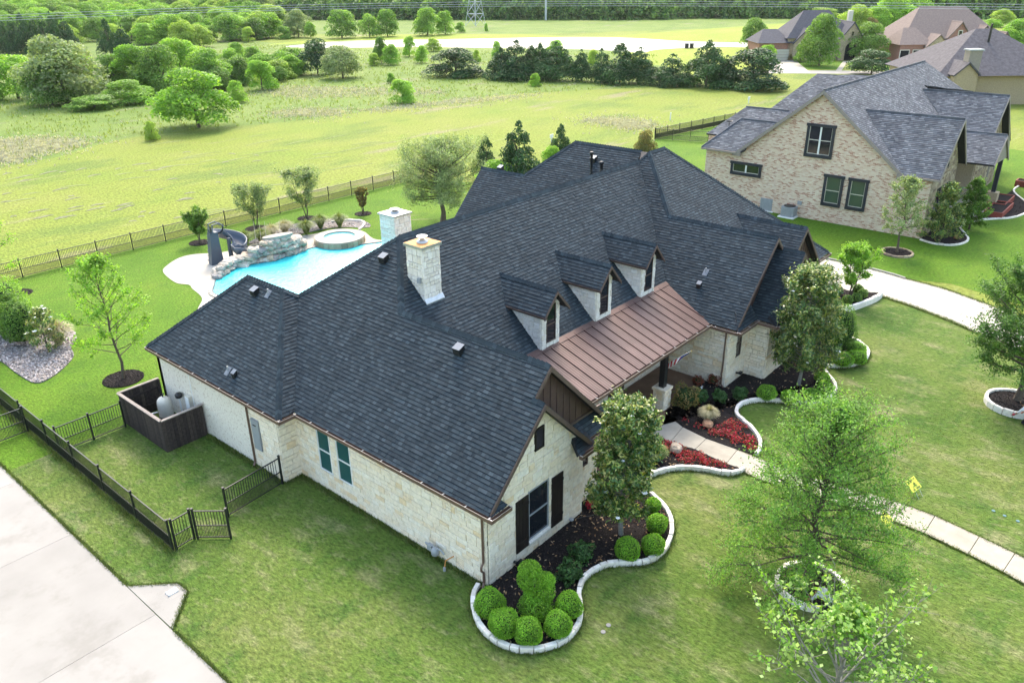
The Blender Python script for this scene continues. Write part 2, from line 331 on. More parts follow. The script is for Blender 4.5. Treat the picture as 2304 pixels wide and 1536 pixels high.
# ---------------------------------------------------------------- ashlar facing
def rect_sub(r, holes):
    out = [r]
    for h in holes:
        nx = []
        for (a, b, c, d) in out:
            ha, hb, hc, hd = h
            if hb <= a or ha >= b or hd <= c or hc >= d: nx.append((a, b, c, d)); continue
            if a < ha: nx.append((a, ha, c, d))
            if hb < b: nx.append((hb, b, c, d))
            aa, bb = max(a, ha), min(b, hb)
            if c < hc: nx.append((aa, bb, c, hc))
            if hd < d: nx.append((aa, bb, hd, d))
        out = nx
    return out
def clip(poly, cl):
    for i in range(len(cl)):
        a = cl[i]; b = cl[(i + 1) % len(cl)]; out = []
        ins = lambda p: (b[0] - a[0]) * (p[1] - a[1]) - (b[1] - a[1]) * (p[0] - a[0]) >= -1e-9
        for j in range(len(poly)):
            p, q = poly[j], poly[(j + 1) % len(poly)]; ip, iq = ins(p), ins(q)
            if ip: out.append(p)
            if ip != iq:
                dx, dy = q[0] - p[0], q[1] - p[1]; den = (b[0] - a[0]) * dy - (b[1] - a[1]) * dx
                t = ((b[1] - a[1]) * (p[0] - a[0]) - (b[0] - a[0]) * (p[1] - a[1])) / den if abs(den) > 1e-12 else 0
                out.append((p[0] + t * dx, p[1] + t * dy))
        poly = out
        if len(poly) < 3: return []
    return poly
STONES = []
def ashlar(F, prof, holes=(), hs=(.17, .24, .3), ws=(.28, .7), dep=.05, joint=.008, sink=None):
    """prof: convex outline (u, v), counter-clockwise; stones stand proud of the wall core"""
    us = [p[0] for p in prof]; vs = [p[1] for p in prof]; v = min(vs)
    while v < max(vs):
        h = random.choice(hs); u = min(us) - random.random() * .3
        while u < max(us):
            wd = random.uniform(*ws)
            cells = [(u, u + wd, v, v + h)]
            if h > .22 and random.random() < .35:
                s = random.uniform(.4, .6) * h
                cells = [(u, u + wd, v, v + s), (u, u + wd, v + s, v + h)] if random.random() < .5 else [(u, u + wd * .35, v, v + h), (u + wd * .35, u + wd, v, v + s), (u + wd * .35, u + wd, v + s, v + h)]
            for c in cells:
                for (a, b, c0, d) in rect_sub(c, holes):
                    a += joint; b -= joint; c0 += joint; d -= joint
                    if b - a < .03 or d - c0 < .03: continue
                    j = .006
                    pl = clip([(a + random.uniform(-j, j), c0), (b, c0 + random.uniform(-j, j)), (b + random.uniform(-j, j), d), (a, d + random.uniform(-j, j))], prof)
                    if len(pl) < 3: continue
                    dd = dep + random.uniform(-.008, .012)
                    cx = sum(p[0] for p in pl) / len(pl); cy = sum(p[1] for p in pl) / len(pl)
                    inner = [(p[0] + (cx - p[0]) * .03, p[1] + (cy - p[1]) * .05) for p in pl]
                    sink.append(([F(p[0], p[1], .0) for p in pl], [F(p[0], p[1], dd * .7) for p in pl], [F(p[0], p[1], dd) for p in inner]))
            u += wd
        v += h
def stone_geo(mb, s):
    a, b, c = s; n = len(a); B = len(mb.v); mb.v += list(a) + list(b) + list(c); mb.rr = random.random()
    mb.face(range(B + 2 * n, B + 3 * n))
    for i in range(n):
        j = (i + 1) % n; mb.face([B + i, B + j, B + n + j, B + n + i]); mb.face([B + n + i, B + n + j, B + 2 * n + j, B + 2 * n + i])
def place_stones(S, parent, mat, limit, name='stone', massname='stone_facing'):
    S = sorted(S, key=lambda s: float(np.linalg.norm(np.array(s[0][0]) - CAM)) / max(.05, float(np.linalg.norm(np.array(s[0][0]) - np.array(s[0][2])))))
    for s in S[:limit]:
        mb = MB(); stone_geo(mb, s); mb.build(name, mat, parent)
    mb = MB()
    for s in S[limit:]: stone_geo(mb, s)
    if S[limit:]: mb.build(massname, mat, parent, kind='stuff')
def window(parent, F, u0, u1, v0, v1, fmat=None, gmat=None, mull=(), bars=(.5,), fw=.05, n0=.0, name='window'):
    fmat = fmat or GREYP; mb = MB()
    mb.fbox(F, u0, u0 + fw, v0, v1, n0, n0 + .05); mb.fbox(F, u1 - fw, u1, v0, v1, n0, n0 + .05)
    mb.fbox(F, u0 + fw, u1 - fw, v0, v0 + fw, n0, n0 + .05); mb.fbox(F, u0 + fw, u1 - fw, v1 - fw, v1, n0, n0 + .05)
    o = mb.build(name, fmat, parent)
    for m in mull: b = MB(); b.fbox(F, u0 + (u1 - u0) * m - .03, u0 + (u1 - u0) * m + .03, v0 + fw, v1 - fw, n0 + .002, n0 + .052); b.build('mullion', fmat, o)
    for m in bars: b = MB(); b.fbox(F, u0 + fw, u1 - fw, v0 + (v1 - v0) * m - .025, v0 + (v1 - v0) * m + .025, n0 + .004, n0 + .045); b.build('sash_bar', fmat, o)
    g = MB(); g.fbox(F, u0 + fw * .5, u1 - fw * .5, v0 + fw * .5, v1 - fw * .5, n0 + .01, n0 + .018); g.build('pane', gmat or GLASS, o)
    return o
# ================================================================ GROUND AND PAVING
def sheet(name, pts, z, mat, label=None, cat=None, kind='structure', parent=None, th=0, group=None):
    mb = MB()
    if th: mb.prism(pts, z - th, z)
    else: mb.poly([(p[0], p[1], z) for p in pts])
    me = mb.mesh(name, mat, org(parent))
    o = link(name, me, parent)
    if me.polygons[0].normal.z < 0 and not th: me.flip_normals()
    return tag(o, label, cat, group, kind)
sheet('ground', [(-400, -400), (1500, -400), (1500, 1500), (-400, 1500)], -.012, FIELD)
sheet('rough_meadow', smooth(GL([(-200, 372), (80, 362), (250, 318), (400, 296), (560, 282), (700, 268), (850, 248), (1000, 236), (1130, 214), (1320, 203), (1500, 197), (1740, 200), (1745, 185), (1560, 150), (1500, 108), (1200, 104), (700, 106), (300, 60), (-400, 60), (-500, 250)]), 4, True), -.008, ROUGHF)
sheet('far_meadow', GL([(-300, 62), (500, 60), (740, 78), (1240, 76), (1560, 66), (1830, 62), (2500, 60), (2700, 34), (-500, 34)]), -.009, ROUGHF)
sheet('mown_fairway', smooth(GL([(600, 100), (900, 78), (1180, 78), (1330, 84), (1500, 72), (1820, 50), (1850, 62), (1830, 92), (1560, 92), (1300, 84), (1000, 92), (740, 97)]), 3, True), -.004, FAIRW)
sheet('mown_bank', smooth(GL([(1400, 120), (1500, 112), (1640, 108), (1700, 112), (1760, 160), (1600, 175), (1500, 150), (1430, 140)]), 3, True), -.003, FAIRW)
# pond
m, nt_, p = mk('pond_water'); p.inputs['Base Color'].default_value = (.10, .12, .11, 1); p.inputs['Roughness'].default_value = .42; p.inputs['IOR'].default_value = 1.33; p.inputs['Specular IOR Level'].default_value = 1.0
bump(nt_, p, noise(nt_, nd(nt_, 'ShaderNodeTexCoord').outputs['Object'], 1.2, 3, .6), .35, .12); POND = m
sheet('pond', smooth(GL([(640, 106), (700, 99), (790, 92), (1050, 88), (1280, 84), (1420, 86), (1560, 94), (1740, 98), (1735, 107), (1600, 106), (1480, 112), (1440, 119), (1340, 112), (1200, 110), (950, 106), (760, 108)]), 3, True), .0, POND)
# lots
sheet('back_lawn', [(-5.7, 19.0), (-5.7, 43.5), (36, 43.2), (44, 30), (44, 16), (33, 3.0), (0, 3)], -.004, LAWNB)
sheet('neighbour_lawn', [(36.5, 1.5), (38.2, 4.2), (36, 16), (44, 30), (67.7, 35.3), (83.3, 33.2), (95, 30), (84, -4), (60, -22), (35.6, -14), (38.5, -4)], -.004, LAWNB)
sheet('front_lawn', [(-7.6, 19.3), (0, 19.3), (0, 3.5), (30, 3.5), (34, 2), (34.5, -2), (34, -6), (33, -20), (14, -34), (-30, -34), (-7.6, 3)], -.003, LAWN)
sheet('side_lawn', [(-7.6, 60), (-5.71, 60), (-5.71, 19.32), (-7.6, 19.32)], -.003, LAWNB)
sheet('next_lot_lawn', [(-9.8, 60), (-7.6, 60), (-7.6, 24), (-40, 24), (-40, 60)], -.0035, LAWNB)
# left driveway: slabs with recessed joints
E_ = [(-7.6, y) for y in (-4.6, 1.1, 7.08, 13.16, 18.2, 24.0)]
for i in range(5):
    a, b = E_[i][1] + .006, E_[i + 1][1] - .006
    o = sheet('driveway_slab', [(-7.6, a), (-7.6, b), (-13.6, b), (-13.6, a)], .03, CONC, th=.12)
    o = sheet('driveway_slab', [(-13.61, a), (-13.61, b), (-19.6, b), (-19.6, a)], .03, CONC, th=.12)
sheet('utility_pad', GL([(286, 1319), (400, 1313), (421, 1331), (388, 1415)]), .032, CONC, th=.1)
sheet('pad_joint', GL([(364, 1336), (400, 1314), (421, 1329), (385, 1352)]), .034, CONC, th=.04)
t = thing('utility_box', 'small white utility lid on the pale concrete pad beside the driveway', 'utility cover', (*G(388, 1333), .034))
x, y = G(388, 1333)
mb = MB(); mb.box(x - .17, x + .17, y - .11, y + .11, .034, .07); mb.build('lid', WHITE, t)
for sx, sy in ((-1, -1), (1, -1), (1, 1), (-1, 1)):
    mb = MB(); mb.box(x + sx * .16 - .02, x + sx * .16 + .02, y + sy * .1 - .02, y + sy * .1 + .02, .07, .085); mb.build('bolt', GREYP, t)
# front walk slabs
L_ = [(1462, 975), (1507, 997), (1563, 1013), (1633, 1045), (1712, 1080), (1795, 1108), (1885, 1133), (1978, 1160), (2079, 1200), (2178, 1247), (2256, 1287), (2350, 1340), (2450, 1400)]
U_ = [(1488, 925), (1536, 962), (1589, 988), (1659, 1013), (1735, 1043), (1815, 1070), (1905, 1098), (1999, 1123), (2103, 1162), (2203, 1208), (2283, 1246), (2385, 1296), (2490, 1352)]
for i in range(len(L_) - 1):
    a, b, c, d = [np.array(G(*q)) for q in (L_[i], L_[i + 1], U_[i + 1], U_[i])]
    e = .012; t1 = (b - a) / np.linalg.norm(b - a); t2 = (c - d) / np.linalg.norm(c - d)
    sheet('walk_slab', [tuple(a + t1 * e), tuple(b - t1 * e), tuple(c - t2 * e), tuple(d + t2 * e)], .04, WALKC, th=.1)
# right driveway slabs
RU = [(1842, 580), (1903, 592), (1979, 611), (2036, 627), (2123, 650), (2199, 677), (2300, 715), (2420, 768)]
RL = [(1790, 640), (1840, 660), (1905, 665), (1983, 667), (2053, 690), (2143, 725), (2240, 768), (2350, 825)]
for i, j in ((0, 3), (3, 5), (5, 7)):
    lo, up = GL(RL[i:j + 1]), GL(RU[i:j + 1])
    d = np.array(up[-1]) - np.array(lo[-1]); nrm = np.array([d[1], -d[0]]) / np.linalg.norm(d) * .012
    lo[-1] = tuple(np.array(lo[-1]) - nrm * np.sign(nrm.dot(np.array(lo[-1]) - np.array(lo[0])))); up[-1] = tuple(np.array(up[-1]) - nrm * np.sign(nrm.dot(np.array(up[-1]) - np.array(up[0]))))
    sheet('side_driveway_slab', smooth(lo, 3) + smooth(up, 3)[::-1], .03, CONCW, th=.1)
kp = smooth(GL([(1842, 580), (1903, 592), (1979, 611), (2012, 620), (2036, 628)]), 4)
mb = MB(); mb.tube([(a, b, .07) for a, b in kp], .07, 6); mb.build('kerb', CONCW, kind='structure')

# ================================================================ MAIN HOUSE
H = thing('limestone_house', 'cream limestone house with dark slate-grey shingle roof, three dormers and a copper porch roof', 'house', (12, 6, 0))
f_ = (5.17, 9.1, 8.67); g_ = (2.6, 12.65, 6.1); h_ = (2.19, 13.05, 6.39)
P1 = [(-.35, -.4, 3.15), (2.35, -.4, 5.85), (2.35, .05, 5.85), (3.2, .05, 6.7), (3.2, 7.05, 6.7), f_, g_, (-.35, 9.4, 3.15)]
ROOFS = [P1,
  [(2.35, -.4, 5.85), (5.0, -.4, 3.2), (5.0, .35, 3.2), (2.35, .35, 5.85)],
  [(3.2, .05, 6.7), (6.75, .05, 3.15), (6.75, 4.2, 3.15), (5.89, 4.25, 4.01), (3.2, 7.05, 6.7)],
  [(3.2, 7.05, 6.7), (5.89, 4.25, 4.01), (17.71, 4.25, 4.01), (22.37, 9.1, 8.67), f_],
  [(16.85, .1, 3.15), (20.35, .1, 6.65), (20.35, 5.88, 6.65), (22.8, 8.75, 9.1), (22.37, 9.1, 8.67), (17.71, 4.25, 4.01), (16.85, 3.36, 3.15)],
  [(20.35, .1, 6.65), (23.9, .1, 3.1), (23.83, 1.8, 3.17), (20.35, 5.88, 6.65)],
  [(20.35, 5.88, 6.65), (23.83, 1.8, 3.165), (24.2, 1.35, 2.78), (31.4, 1.35, 2.78), (24.3, 8.75, 9.1), (22.8, 8.75, 9.1)],
  [(-1.05, 9.4, 3.15), (2.19, 13.05, 6.39), (2.19, 15.6, 6.39), (-1.05, 19.4, 3.15)],
  [(-1.05, 9.4, 3.15), (-.35, 9.4, 3.15), g_, h_],
  [(20.98, -1, 5.96), (20.98, .42, 5.96), (18.7, .42, 3.11), (18.7, -1, 3.11)],
  [(20.98, -1, 5.96), (23.26, -1, 3.11), (23.26, .42, 3.11), (20.98, .42, 5.96)],
  [(25.8, .8, 5.7), (25.8, 4.77, 5.7), (23.3, 1.85, 3.2), (23.3, .8, 3.2)],
  [(25.8, .8, 5.7), (28.3, .8, 3.2), (28.3, 1.85, 3.2), (25.8, 4.77, 5.7)],
  [(23.6, 9.7, 8.9), (23.6, 14.27, 8.9), (21.65, 16.6, 6.95), (21.65, 20, 6.95), (18.0, 20, 3.3), (18.0, 9.7, 3.3)],
  # eave returns under the gables
  [(-.33, -.45, 3.12), (.45, -.45, 3.12), (.2, .0, 3.55), (-.1, 0, 3.42)],
  [(4.1, -.5, 3.12), (5.1, -.5, 3.12), (5.0, .3, 3.75), (4.3, 0, 3.6)],
  [(4.45, -.1, 3.12), (6.95, -.1, 3.12), (6.4, .35, 3.8), (4.6, .35, 3.8)],
  [(16.8, -.05, 3.1), (18.75, -.05, 3.1), (18.9, .47, 3.75), (17.4, .47, 3.75)],
  [(18.62, -1.1, 3.08), (19.4, -1.1, 3.08), (19.3, -.57, 3.5), (18.75, -.57, 3.4)],
]
HIDDEN = [
  [(f_), (22.37, 9.1, 8.67), (22.37, 16.6, 3.19), (5.39, 16.6, 3.19), g_],
  [(2.19, 13.05, 6.39), (2.19, 15.6, 6.39), (5.4, 19.4, 3.15), (5.4, 12.65, 3.15)],
  [(-1.05, 19.4, 3.15), (2.19, 15.6, 6.39), (5.4, 19.4, 3.15)],
  [(24.3, 8.75, 9.1), (31.4, 1.35, 2.78), (31.4, 16.15, 2.78)],
  [(22.8, 8.75, 9.1), (24.3, 8.75, 9.1), (29, 12, 4.5), (23.6, 9.75, 8.9), (22.37, 9.1, 8.67)],
  [(23.6, 9.7, 8.9), (23.6, 14.27, 8.9), (29.6, 20.3, 2.9), (29.6, 9.7, 2.9)],
  [(23.6, 14.27, 8.9), (21.65, 16.6, 6.95), (25.3, 19.6, 3.8), (29.6, 20.3, 2.9)],
  [(21.65, 16.6, 6.95), (21.65, 20, 6.95), (25.3, 20, 3.3), (25.3, 16.6, 3.3)],
]
deck = MB(); shm = MB(); cand = []
for i, P in enumerate(ROOFS):
    slab(deck, P); shingles(shm, P, near=cand if i == 0 else None)
for P in HIDDEN:
    for k in range(1, len(P) - 1): slab(deck, [P[0], P[k], P[k + 1]])
    if len(P) == 4: shingles(shm, P, expo=.2, tab=(.3, .5))
DOR = []
for dx in (8.62, 12.36, 15.98):
    s_ = .961; yr = lambda z: 9.1 + (z - 8.67) / s_
    zt, ze, hw = 6.62, 5.72, .80
    a, b = (dx, 3.98, zt), (dx, yr(zt), zt)
    lf = [a, b, (dx - hw, yr(ze), ze), (dx - hw, 3.98, ze)]; rt = [a, (dx + hw, 3.98, ze), (dx + hw, yr(ze), ze), b]
    DOR.append((dx, lf, rt, zt, ze, hw))
cand.sort(key=lambda c: c[0])
for c in cand[:300]:
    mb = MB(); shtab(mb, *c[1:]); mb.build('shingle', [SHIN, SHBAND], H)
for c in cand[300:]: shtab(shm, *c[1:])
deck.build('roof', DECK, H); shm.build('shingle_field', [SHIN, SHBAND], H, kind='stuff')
# ridge, hip caps
D45 = .707
def caps(a, b, n1, n2, singles=False, **k):
    n = lambda q: np.array(q, float) / np.linalg.norm(q); ridge_caps(a, b, n(n1), n(n2), H, singles=singles, **k)
caps((3.2, .05, 6.7), (3.2, 7.05, 6.7), (-1, 0, -1), (1, 0, -1), True)
caps((2.35, -.4, 5.85), (2.35, .05, 5.85), (-1, 0, -1), (1, 0, -1), True)
caps((3.2, 7.05, 6.7), f_, (-1, .9, -.9), (1, -1, -.9), True)
caps((-1.05, 9.4, 3.15), h_, (-1, .9, -.9), (1, -.9, -.9), True)
caps((2.19, 15.6, 6.39), h_, (-1, 0, -1), (1, 0, -1))
caps(h_, g_, (-1, -1, -.5), (1, 1, -.5))
caps(g_, f_, (-1, -.7, -1), (.7, 1, -.8))
caps((-1.05, 19.4, 3.15), (2.19, 15.6, 6.39), (-1, -.8, -.8), (.8, 1, -.8))
caps(f_, (22.37, 9.1, 8.67), (0, -1, -.96), (0, 1, -.75))
caps((22.37, 9.1, 8.67), (22.8, 8.75, 9.1), (-1, -.3, -.9), (.5, 1, -.8))
caps((20.35, .1, 6.65), (20.35, 5.88, 6.65), (-1, 0, -1), (1, 0, -1), True)
caps((20.35, 5.88, 6.65), (22.8, 8.75, 9.1), (-1, .85, -.9), (1, -1, -.85))
caps((22.8, 8.75, 9.1), (24.3, 8.75, 9.1), (0, -1, -.85), (0, 1, -.85))
caps((31.4, 1.35, 2.78), (24.3, 8.75, 9.1), (-.8, -1, -.85), (1, .8, -.85))
caps((20.98, -1, 5.96), (20.98, .42, 5.96), (-.8, 0, -1), (.8, 0, -1))
caps((25.8, .8, 5.7), (25.8, 4.77, 5.7), (-1, 0, -1), (1, 0, -1))
caps((23.6, 9.7, 8.9), (23.6, 14.27, 8.9), (-1, 0, -1), (1, 0, -1))
caps((21.65, 16.6, 6.95), (23.6, 14.27, 8.9), (-1, -.85, -.9), (.8, 1, -.8))
caps((21.65, 16.6, 6.95), (21.65, 20, 6.95), (-1, 0, -1), (1, 0, -1))
# rake boards
def rake(parent, a, b, drop=.2, dy=.045, nm='rake_board', mat=None):
    mb = MB(); (ax, ay, az), (bx, by, bz) = a, b
    mb.hexa([(ax, ay - dy, az - drop), (bx, by - dy, bz - drop), (bx, by + .01, bz - drop), (ax, ay + .01, az - drop),
             (ax, ay - dy, az - .01), (bx, by - dy, bz - .01), (bx, by + .01, bz - .01), (ax, ay + .01, az - .01)])
    return mb.build(nm, mat or BROWN, parent)
for a, b in (((2.35, -.4, 5.85), (-.3, -.4, 3.2)), ((2.35, -.4, 5.85), (4.98, -.4, 3.22)), ((3.2, .05, 6.7), (2.3, .05, 5.8)), ((3.2, .05, 6.7), (6.72, .05, 3.18)),
             ((20.35, .1, 6.65), (16.9, .1, 3.2)), ((20.35, .1, 6.65), (23.8, .1, 3.2)), ((20.98, -1, 5.96), (18.74, -1, 3.16)), ((20.98, -1, 5.96), (23.22, -1, 3.16)),
             ((25.8, .8, 5.7), (23.34, .8, 3.24)), ((25.8, .8, 5.7), (28.26, .8, 3.24))): rake(H, a, b)
# wall cores
def core(name, F, prof, mat=MORTAR, th=.25):
    mb = MB(); mb.extr([F(u, v, 0) for u, v in prof], np.array(F(0, 0, -th)) - np.array(F(0, 0, 0))); return mb.build(name, mat, H)
rect = lambda a, b, c, d: [(a, c), (b, c), (b, d), (a, d)]
F1 = frame((0, 9.97, 0), (0, -1, 0), (-1, 0, 0)); F2_ = frame((0, 0, 0), (1, 0, 0), (0, -1, 0)); F3 = frame((0, .35, 0), (1, 0, 0), (0, -1, 0))
FL = frame((-.8, 19.2, 0), (0, -1, 0), (-1, 0, 0)); FLf = frame((-.8, 10.0, 0), (1, 0, 0), (0, -1, 0)); F6 = frame((0, 4.0, 0), (1, 0, 0), (0, -1, 0))
F7 = frame((17.1, 4.0, 0), (0, -1, 0), (-1, 0, 0)); F8 = frame((0, .47, 0), (1, 0, 0), (0, -1, 0)); F9 = frame((19.0, .47, 0), (0, -1, 0), (-1, 0, 0)); F10 = frame((0, -.57, 0), (1, 0, 0), (0, -1, 0))
F11 = frame((0, 1.75, 0), (1, 0, 0), (0, -1, 0)); F12 = frame((6.4, .6, 0), (0, 1, 0), (1, 0, 0))
WH = 3.12; S = []
core('wall', F1, rect(0, 9.97, 0, WH)); core('wall', F2_, [(0.0, 0), (5.0, 0), (5.0, 3.15), (2.35, 5.72), (0.0, 3.35)])
core('wall', F3, [(5.0, 0), (6.4, 0), (6.4, 3.2), (5.0, 3.2)]); core('wall', FL, rect(0, 9.2, 0, WH), PBRICK); core('wall', FLf, rect(0, .8, 0, WH))
core('wall', F6, rect(6.4, 17.1, 0, 3.9)); core('wall', F7, rect(0, 3.53, 0, WH)); core('wall', F8, rect(17.1, 19.0, 0, 3.3)); core('wall', F9, rect(0, 1.04, 0, WH))
core('wall', F10, [(19.0, 0), (22.95, 0), (22.95, 3.4), (20.98, 5.85), (19.0, 3.4)]); core('wall', F11, rect(22.95, 30.9, 0, 2.8)); core('wall', F12, rect(0, 3.4, 0, WH))
core('wall', frame((0, 19.2, 0), (1, 0, 0), (0, 1, 0)), rect(-.8, 5.2, 0, WH)); core('wall', frame((5.2, 16.3, 0), (0, 1, 0), (1, 0, 0)), rect(0, 2.9, 0, WH))
core('wall', frame((0, 16.3, 0), (1, 0, 0), (0, 1, 0)), rect(5.2, 18.2, 0, WH)); core('wall', frame((18.3, 19.7, 0), (0, -1, 0), (-1, 0, 0)), rect(0, 3.4, 0, WH))
core('wall', frame((0, 19.75, 0), (1, 0, 0), (0, 1, 0)), [(18.3, 0), (25, 0), (25, 3.3), (21.65, 6.7), (18.3, 3.3)]); core('wall', frame((30.9, 1.75, 0), (0, 1, 0), (1, 0, 0)), rect(0, 14.2, 0, 2.8))
core('wall', frame((22.95, -.57, 0), (0, 1, 0), (1, 0, 0)), rect(0, 2.3, 0, 3.1)); core('wall', frame((0, 15.9, 0), (1, 0, 0), (0, 1, 0)), rect(25, 30.9, 0, 2.8))
# windows of the long wall and the front gable
wins1 = [(9.97 - 8.62, 9.97 - 7.84, .86, 2.68), (9.97 - 7.47, 9.97 - 6.66, .86, 2.68)]
ashlar(F1, rect(0, 9.97, 0, WH), wins1, sink=S, hs=(.17, .22, .26), ws=(.26, .6))
for a, b, c, d in wins1: window(H, F1, a, b, c, d, WHITE, GLASST)
hw_ = (1.96, 3.04, .62, 2.6)
ashlar(F2_, [(0.02, 0), (4.98, 0), (4.98, 3.2), (2.35, 5.66), (0.02, 3.3)], [hw_, (2.27, 2.77, 3.98, 4.82)], sink=S, hs=(.17, .22, .26), ws=(.26, .6))
window(H, F2_, *hw_, GREYP, GLASS)
SF2 = []; ashlar(F3, rect(5.0, 6.4, 0, 3.15), [(5.33, 5.78, 1.6, 2.75)], sink=SF2); window(H, F3, 5.33, 5.78, 1.6, 2.75, BROWN)
ashlar(FLf, rect(0.0, .8, 0, WH), [], sink=S)
ashlar(FL, rect(7.1, 9.2, 0, WH), [(7.43, 7.98, .88, 2.32)], sink=S, dep=.035)
place_stones(S, H, LIME, 290)
ashlar(F7, rect(0, 3.53, 0, WH), [], sink=SF2); ashlar(F8, rect(17.1, 18.98, 0, 3.1), [(17.85, 18.35, 1.3, 2.65)], sink=SF2)
ashlar(F9, rect(0, 1.04, 0, WH), [], sink=SF2); ashlar(F10, [(19.0, 0), (22.93, 0), (22.93, 3.4), (20.98, 5.8), (19.0, 3.4)], [(21.2, 21.75, 3.7, 4.9), (19.9, 22.2, .7, 2.5)], sink=SF2)
ashlar(F6, rect(6.5, 17.1, 0, 3.3), [(8.2, 9.4, .12, 2.6), (12.5, 13.8, .12, 2.7), (14.9, 16.2, 1.0, 2.6)], sink=SF2); ashlar(F11, rect(22.95, 30.9, 0, 2.7), [(24.0, 29.5, 0, 2.3)], sink=SF2)
mb = MB()
for s in SF2: stone_geo(mb, s)
mb.build('stone_facing', LIME, H, kind='stuff')
window(H, F8, 17.85, 18.35, 1.3, 2.65, BROWN); window(H, F10, 21.2, 21.75, 3.7, 4.9, BROWN); window(H, F10, 19.9, 22.2, .7, 2.5, BROWN, mull=(.5,))
window(H, F6, 8.2, 9.4, .9, 2.6, BROWN, mull=(.5,)); window(H, F6, 14.9, 16.2, 1.0, 2.6, BROWN, mull=(.5,))
mb = MB(); mb.fbox(F6, 12.5, 13.8, .12, 2.7, 0, .06); dr = mb.build('front_door', BOARD, H)
mb = MB(); mb.fbox(F6, 13.62, 13.68, 1.0, 1.3, .06, .1); mb.build('handle', BLACK, dr)
for k in range(8): mb = MB(); mb.fbox(F11, 24.05, 29.45, .06 + k * .28, .06 + k * .28 + .265, -.02, .03); mb.build('garage_door_panel', BROWN, H)
# sill of soldier stones
for k in range(11):
    u = 1.93 + k * .103; mb = MB(); mb.rr = random.random()
    mb.hexa([F2_(u, .46, .03), F2_(u + .092, .46, .03), F2_(u + .092, .46, .12), F2_(u, .46, .12), F2_(u, .62, .03), F2_(u + .092, .62, .03), F2_(u + .092, .585, .14), F2_(u, .585, .14)])
    mb.build('sill_stone', LIMEW, H)
for u0, u1, v0, v1 in ((1.30, 1.93, .5, 2.56), (3.17, 3.79, .45, 2.5)):
    mb = MB(); mb.fbox(F2_, u0, u1, v0, v1, .05, .075); sh = mb.build('shutter', DKWOOD, H)
    for k in range(4):
        w_ = (u1 - u0) / 4; mb = MB(); mb.fbox(F2_, u0 + k * w_ + .004, u0 + (k + 1) * w_ - .004, v0, v1, .075, .092); mb.build('board', DKWOOD, sh)
    for v in (v0 + .28, v1 - .34): mb = MB(); mb.fbox(F2_, u0 + .01, u1 - .01, v, v + .11, .092, .112); mb.build('batten', DKWOOD, sh)
mb = MB(); u0, u1, v0, v1 = 2.29, 2.75, 4.0, 4.8
for q in ((u0, u0 + .05, v0, v1), (u1 - .05, u1, v0, v1), (u0, u1, v0, v0 + .05), (u0, u1, v1 - .05, v1)): mb.fbox(F2_, *q, .0, .08)
vn = mb.build('gable_vent', DKWOOD, H)
mb = MB(); mb.fbox(F2_, u0 + .04, u1 - .04, v0 + .04, v1 - .04, 0, .012); mb.build('backing', DARKIN, vn)
for k in range(9):
    v = v0 + .07 + k * .078; mb = MB(); mb.hexa([F2_(u0 + .05, v, .06), F2_(u1 - .05, v, .06), F2_(u1 - .05, v + .01, .075), F2_(u0 + .05, v + .01, .075), F2_(u0 + .05, v + .05, .012), F2_(u1 - .05, v + .05, .012), F2_(u1 - .05, v + .06, .02), F2_(u0 + .05, v + .06, .02)]); mb.build('louver', DKWOOD, vn)
# board and batten gables
def boards(F, prof, u0, u1, step=.36):
    k = 0; u = u0
    while u < u1:
        pl = clip([(u + .004, -9), (u + step - .004, -9), (u + step - .004, 99), (u + .004, 99)], prof)
        if len(pl) > 2: mb = MB(); mb.rr = random.random(); mb.extr([F(a, b, 0.005) for a, b in pl], np.array(F(0, 0, .03)) - np.array(F(0, 0, 0))); mb.build('board', BOARD, H)
        pl = clip([(u - .025, -9), (u + .025, -9), (u + .025, 99), (u - .025, 99)], prof)
        if len(pl) > 2: mb = MB(); mb.extr([F(a, b, 0.0) for a, b in pl], np.array(F(0, 0, .055)) - np.array(F(0, 0, 0))); mb.build('batten', BOARD, H)
        u += step
core('gable_wall', F3, [(0.3, 3.2), (6.4, 3.2), (3.2, 6.5)], BOARD, .1); boards(F3, [(.3, 3.5), (6.3, 3.5), (3.2, 6.6)], .3, 6.4)
mb = MB(); mb.fbox(F3, 4.6, 6.4, 3.74, 3.84, .03, .09); mb.build('frieze_board', BROWN, H)
core('gable_wall', F8, [(17.3, 3.2), (23.4, 3.2), (20.35, 6.45)], BOARD, .1); boards(F8, [(17.3, 3.4), (23.4, 3.4), (20.35, 6.5)], 17.3, 23.4)
FG3 = frame((0, 1.15, 0), (1, 0, 0), (0, -1, 0)); core('gable_wall', FG3, [(23.5, 2.8), (28.1, 2.8), (28.1, 3.2), (25.8, 5.5), (23.5, 3.2)], BOARD, .1); boards(FG3, [(23.5, 3.2), (28.1, 3.2), (25.8, 5.5)], 23.5, 28.1, .3)
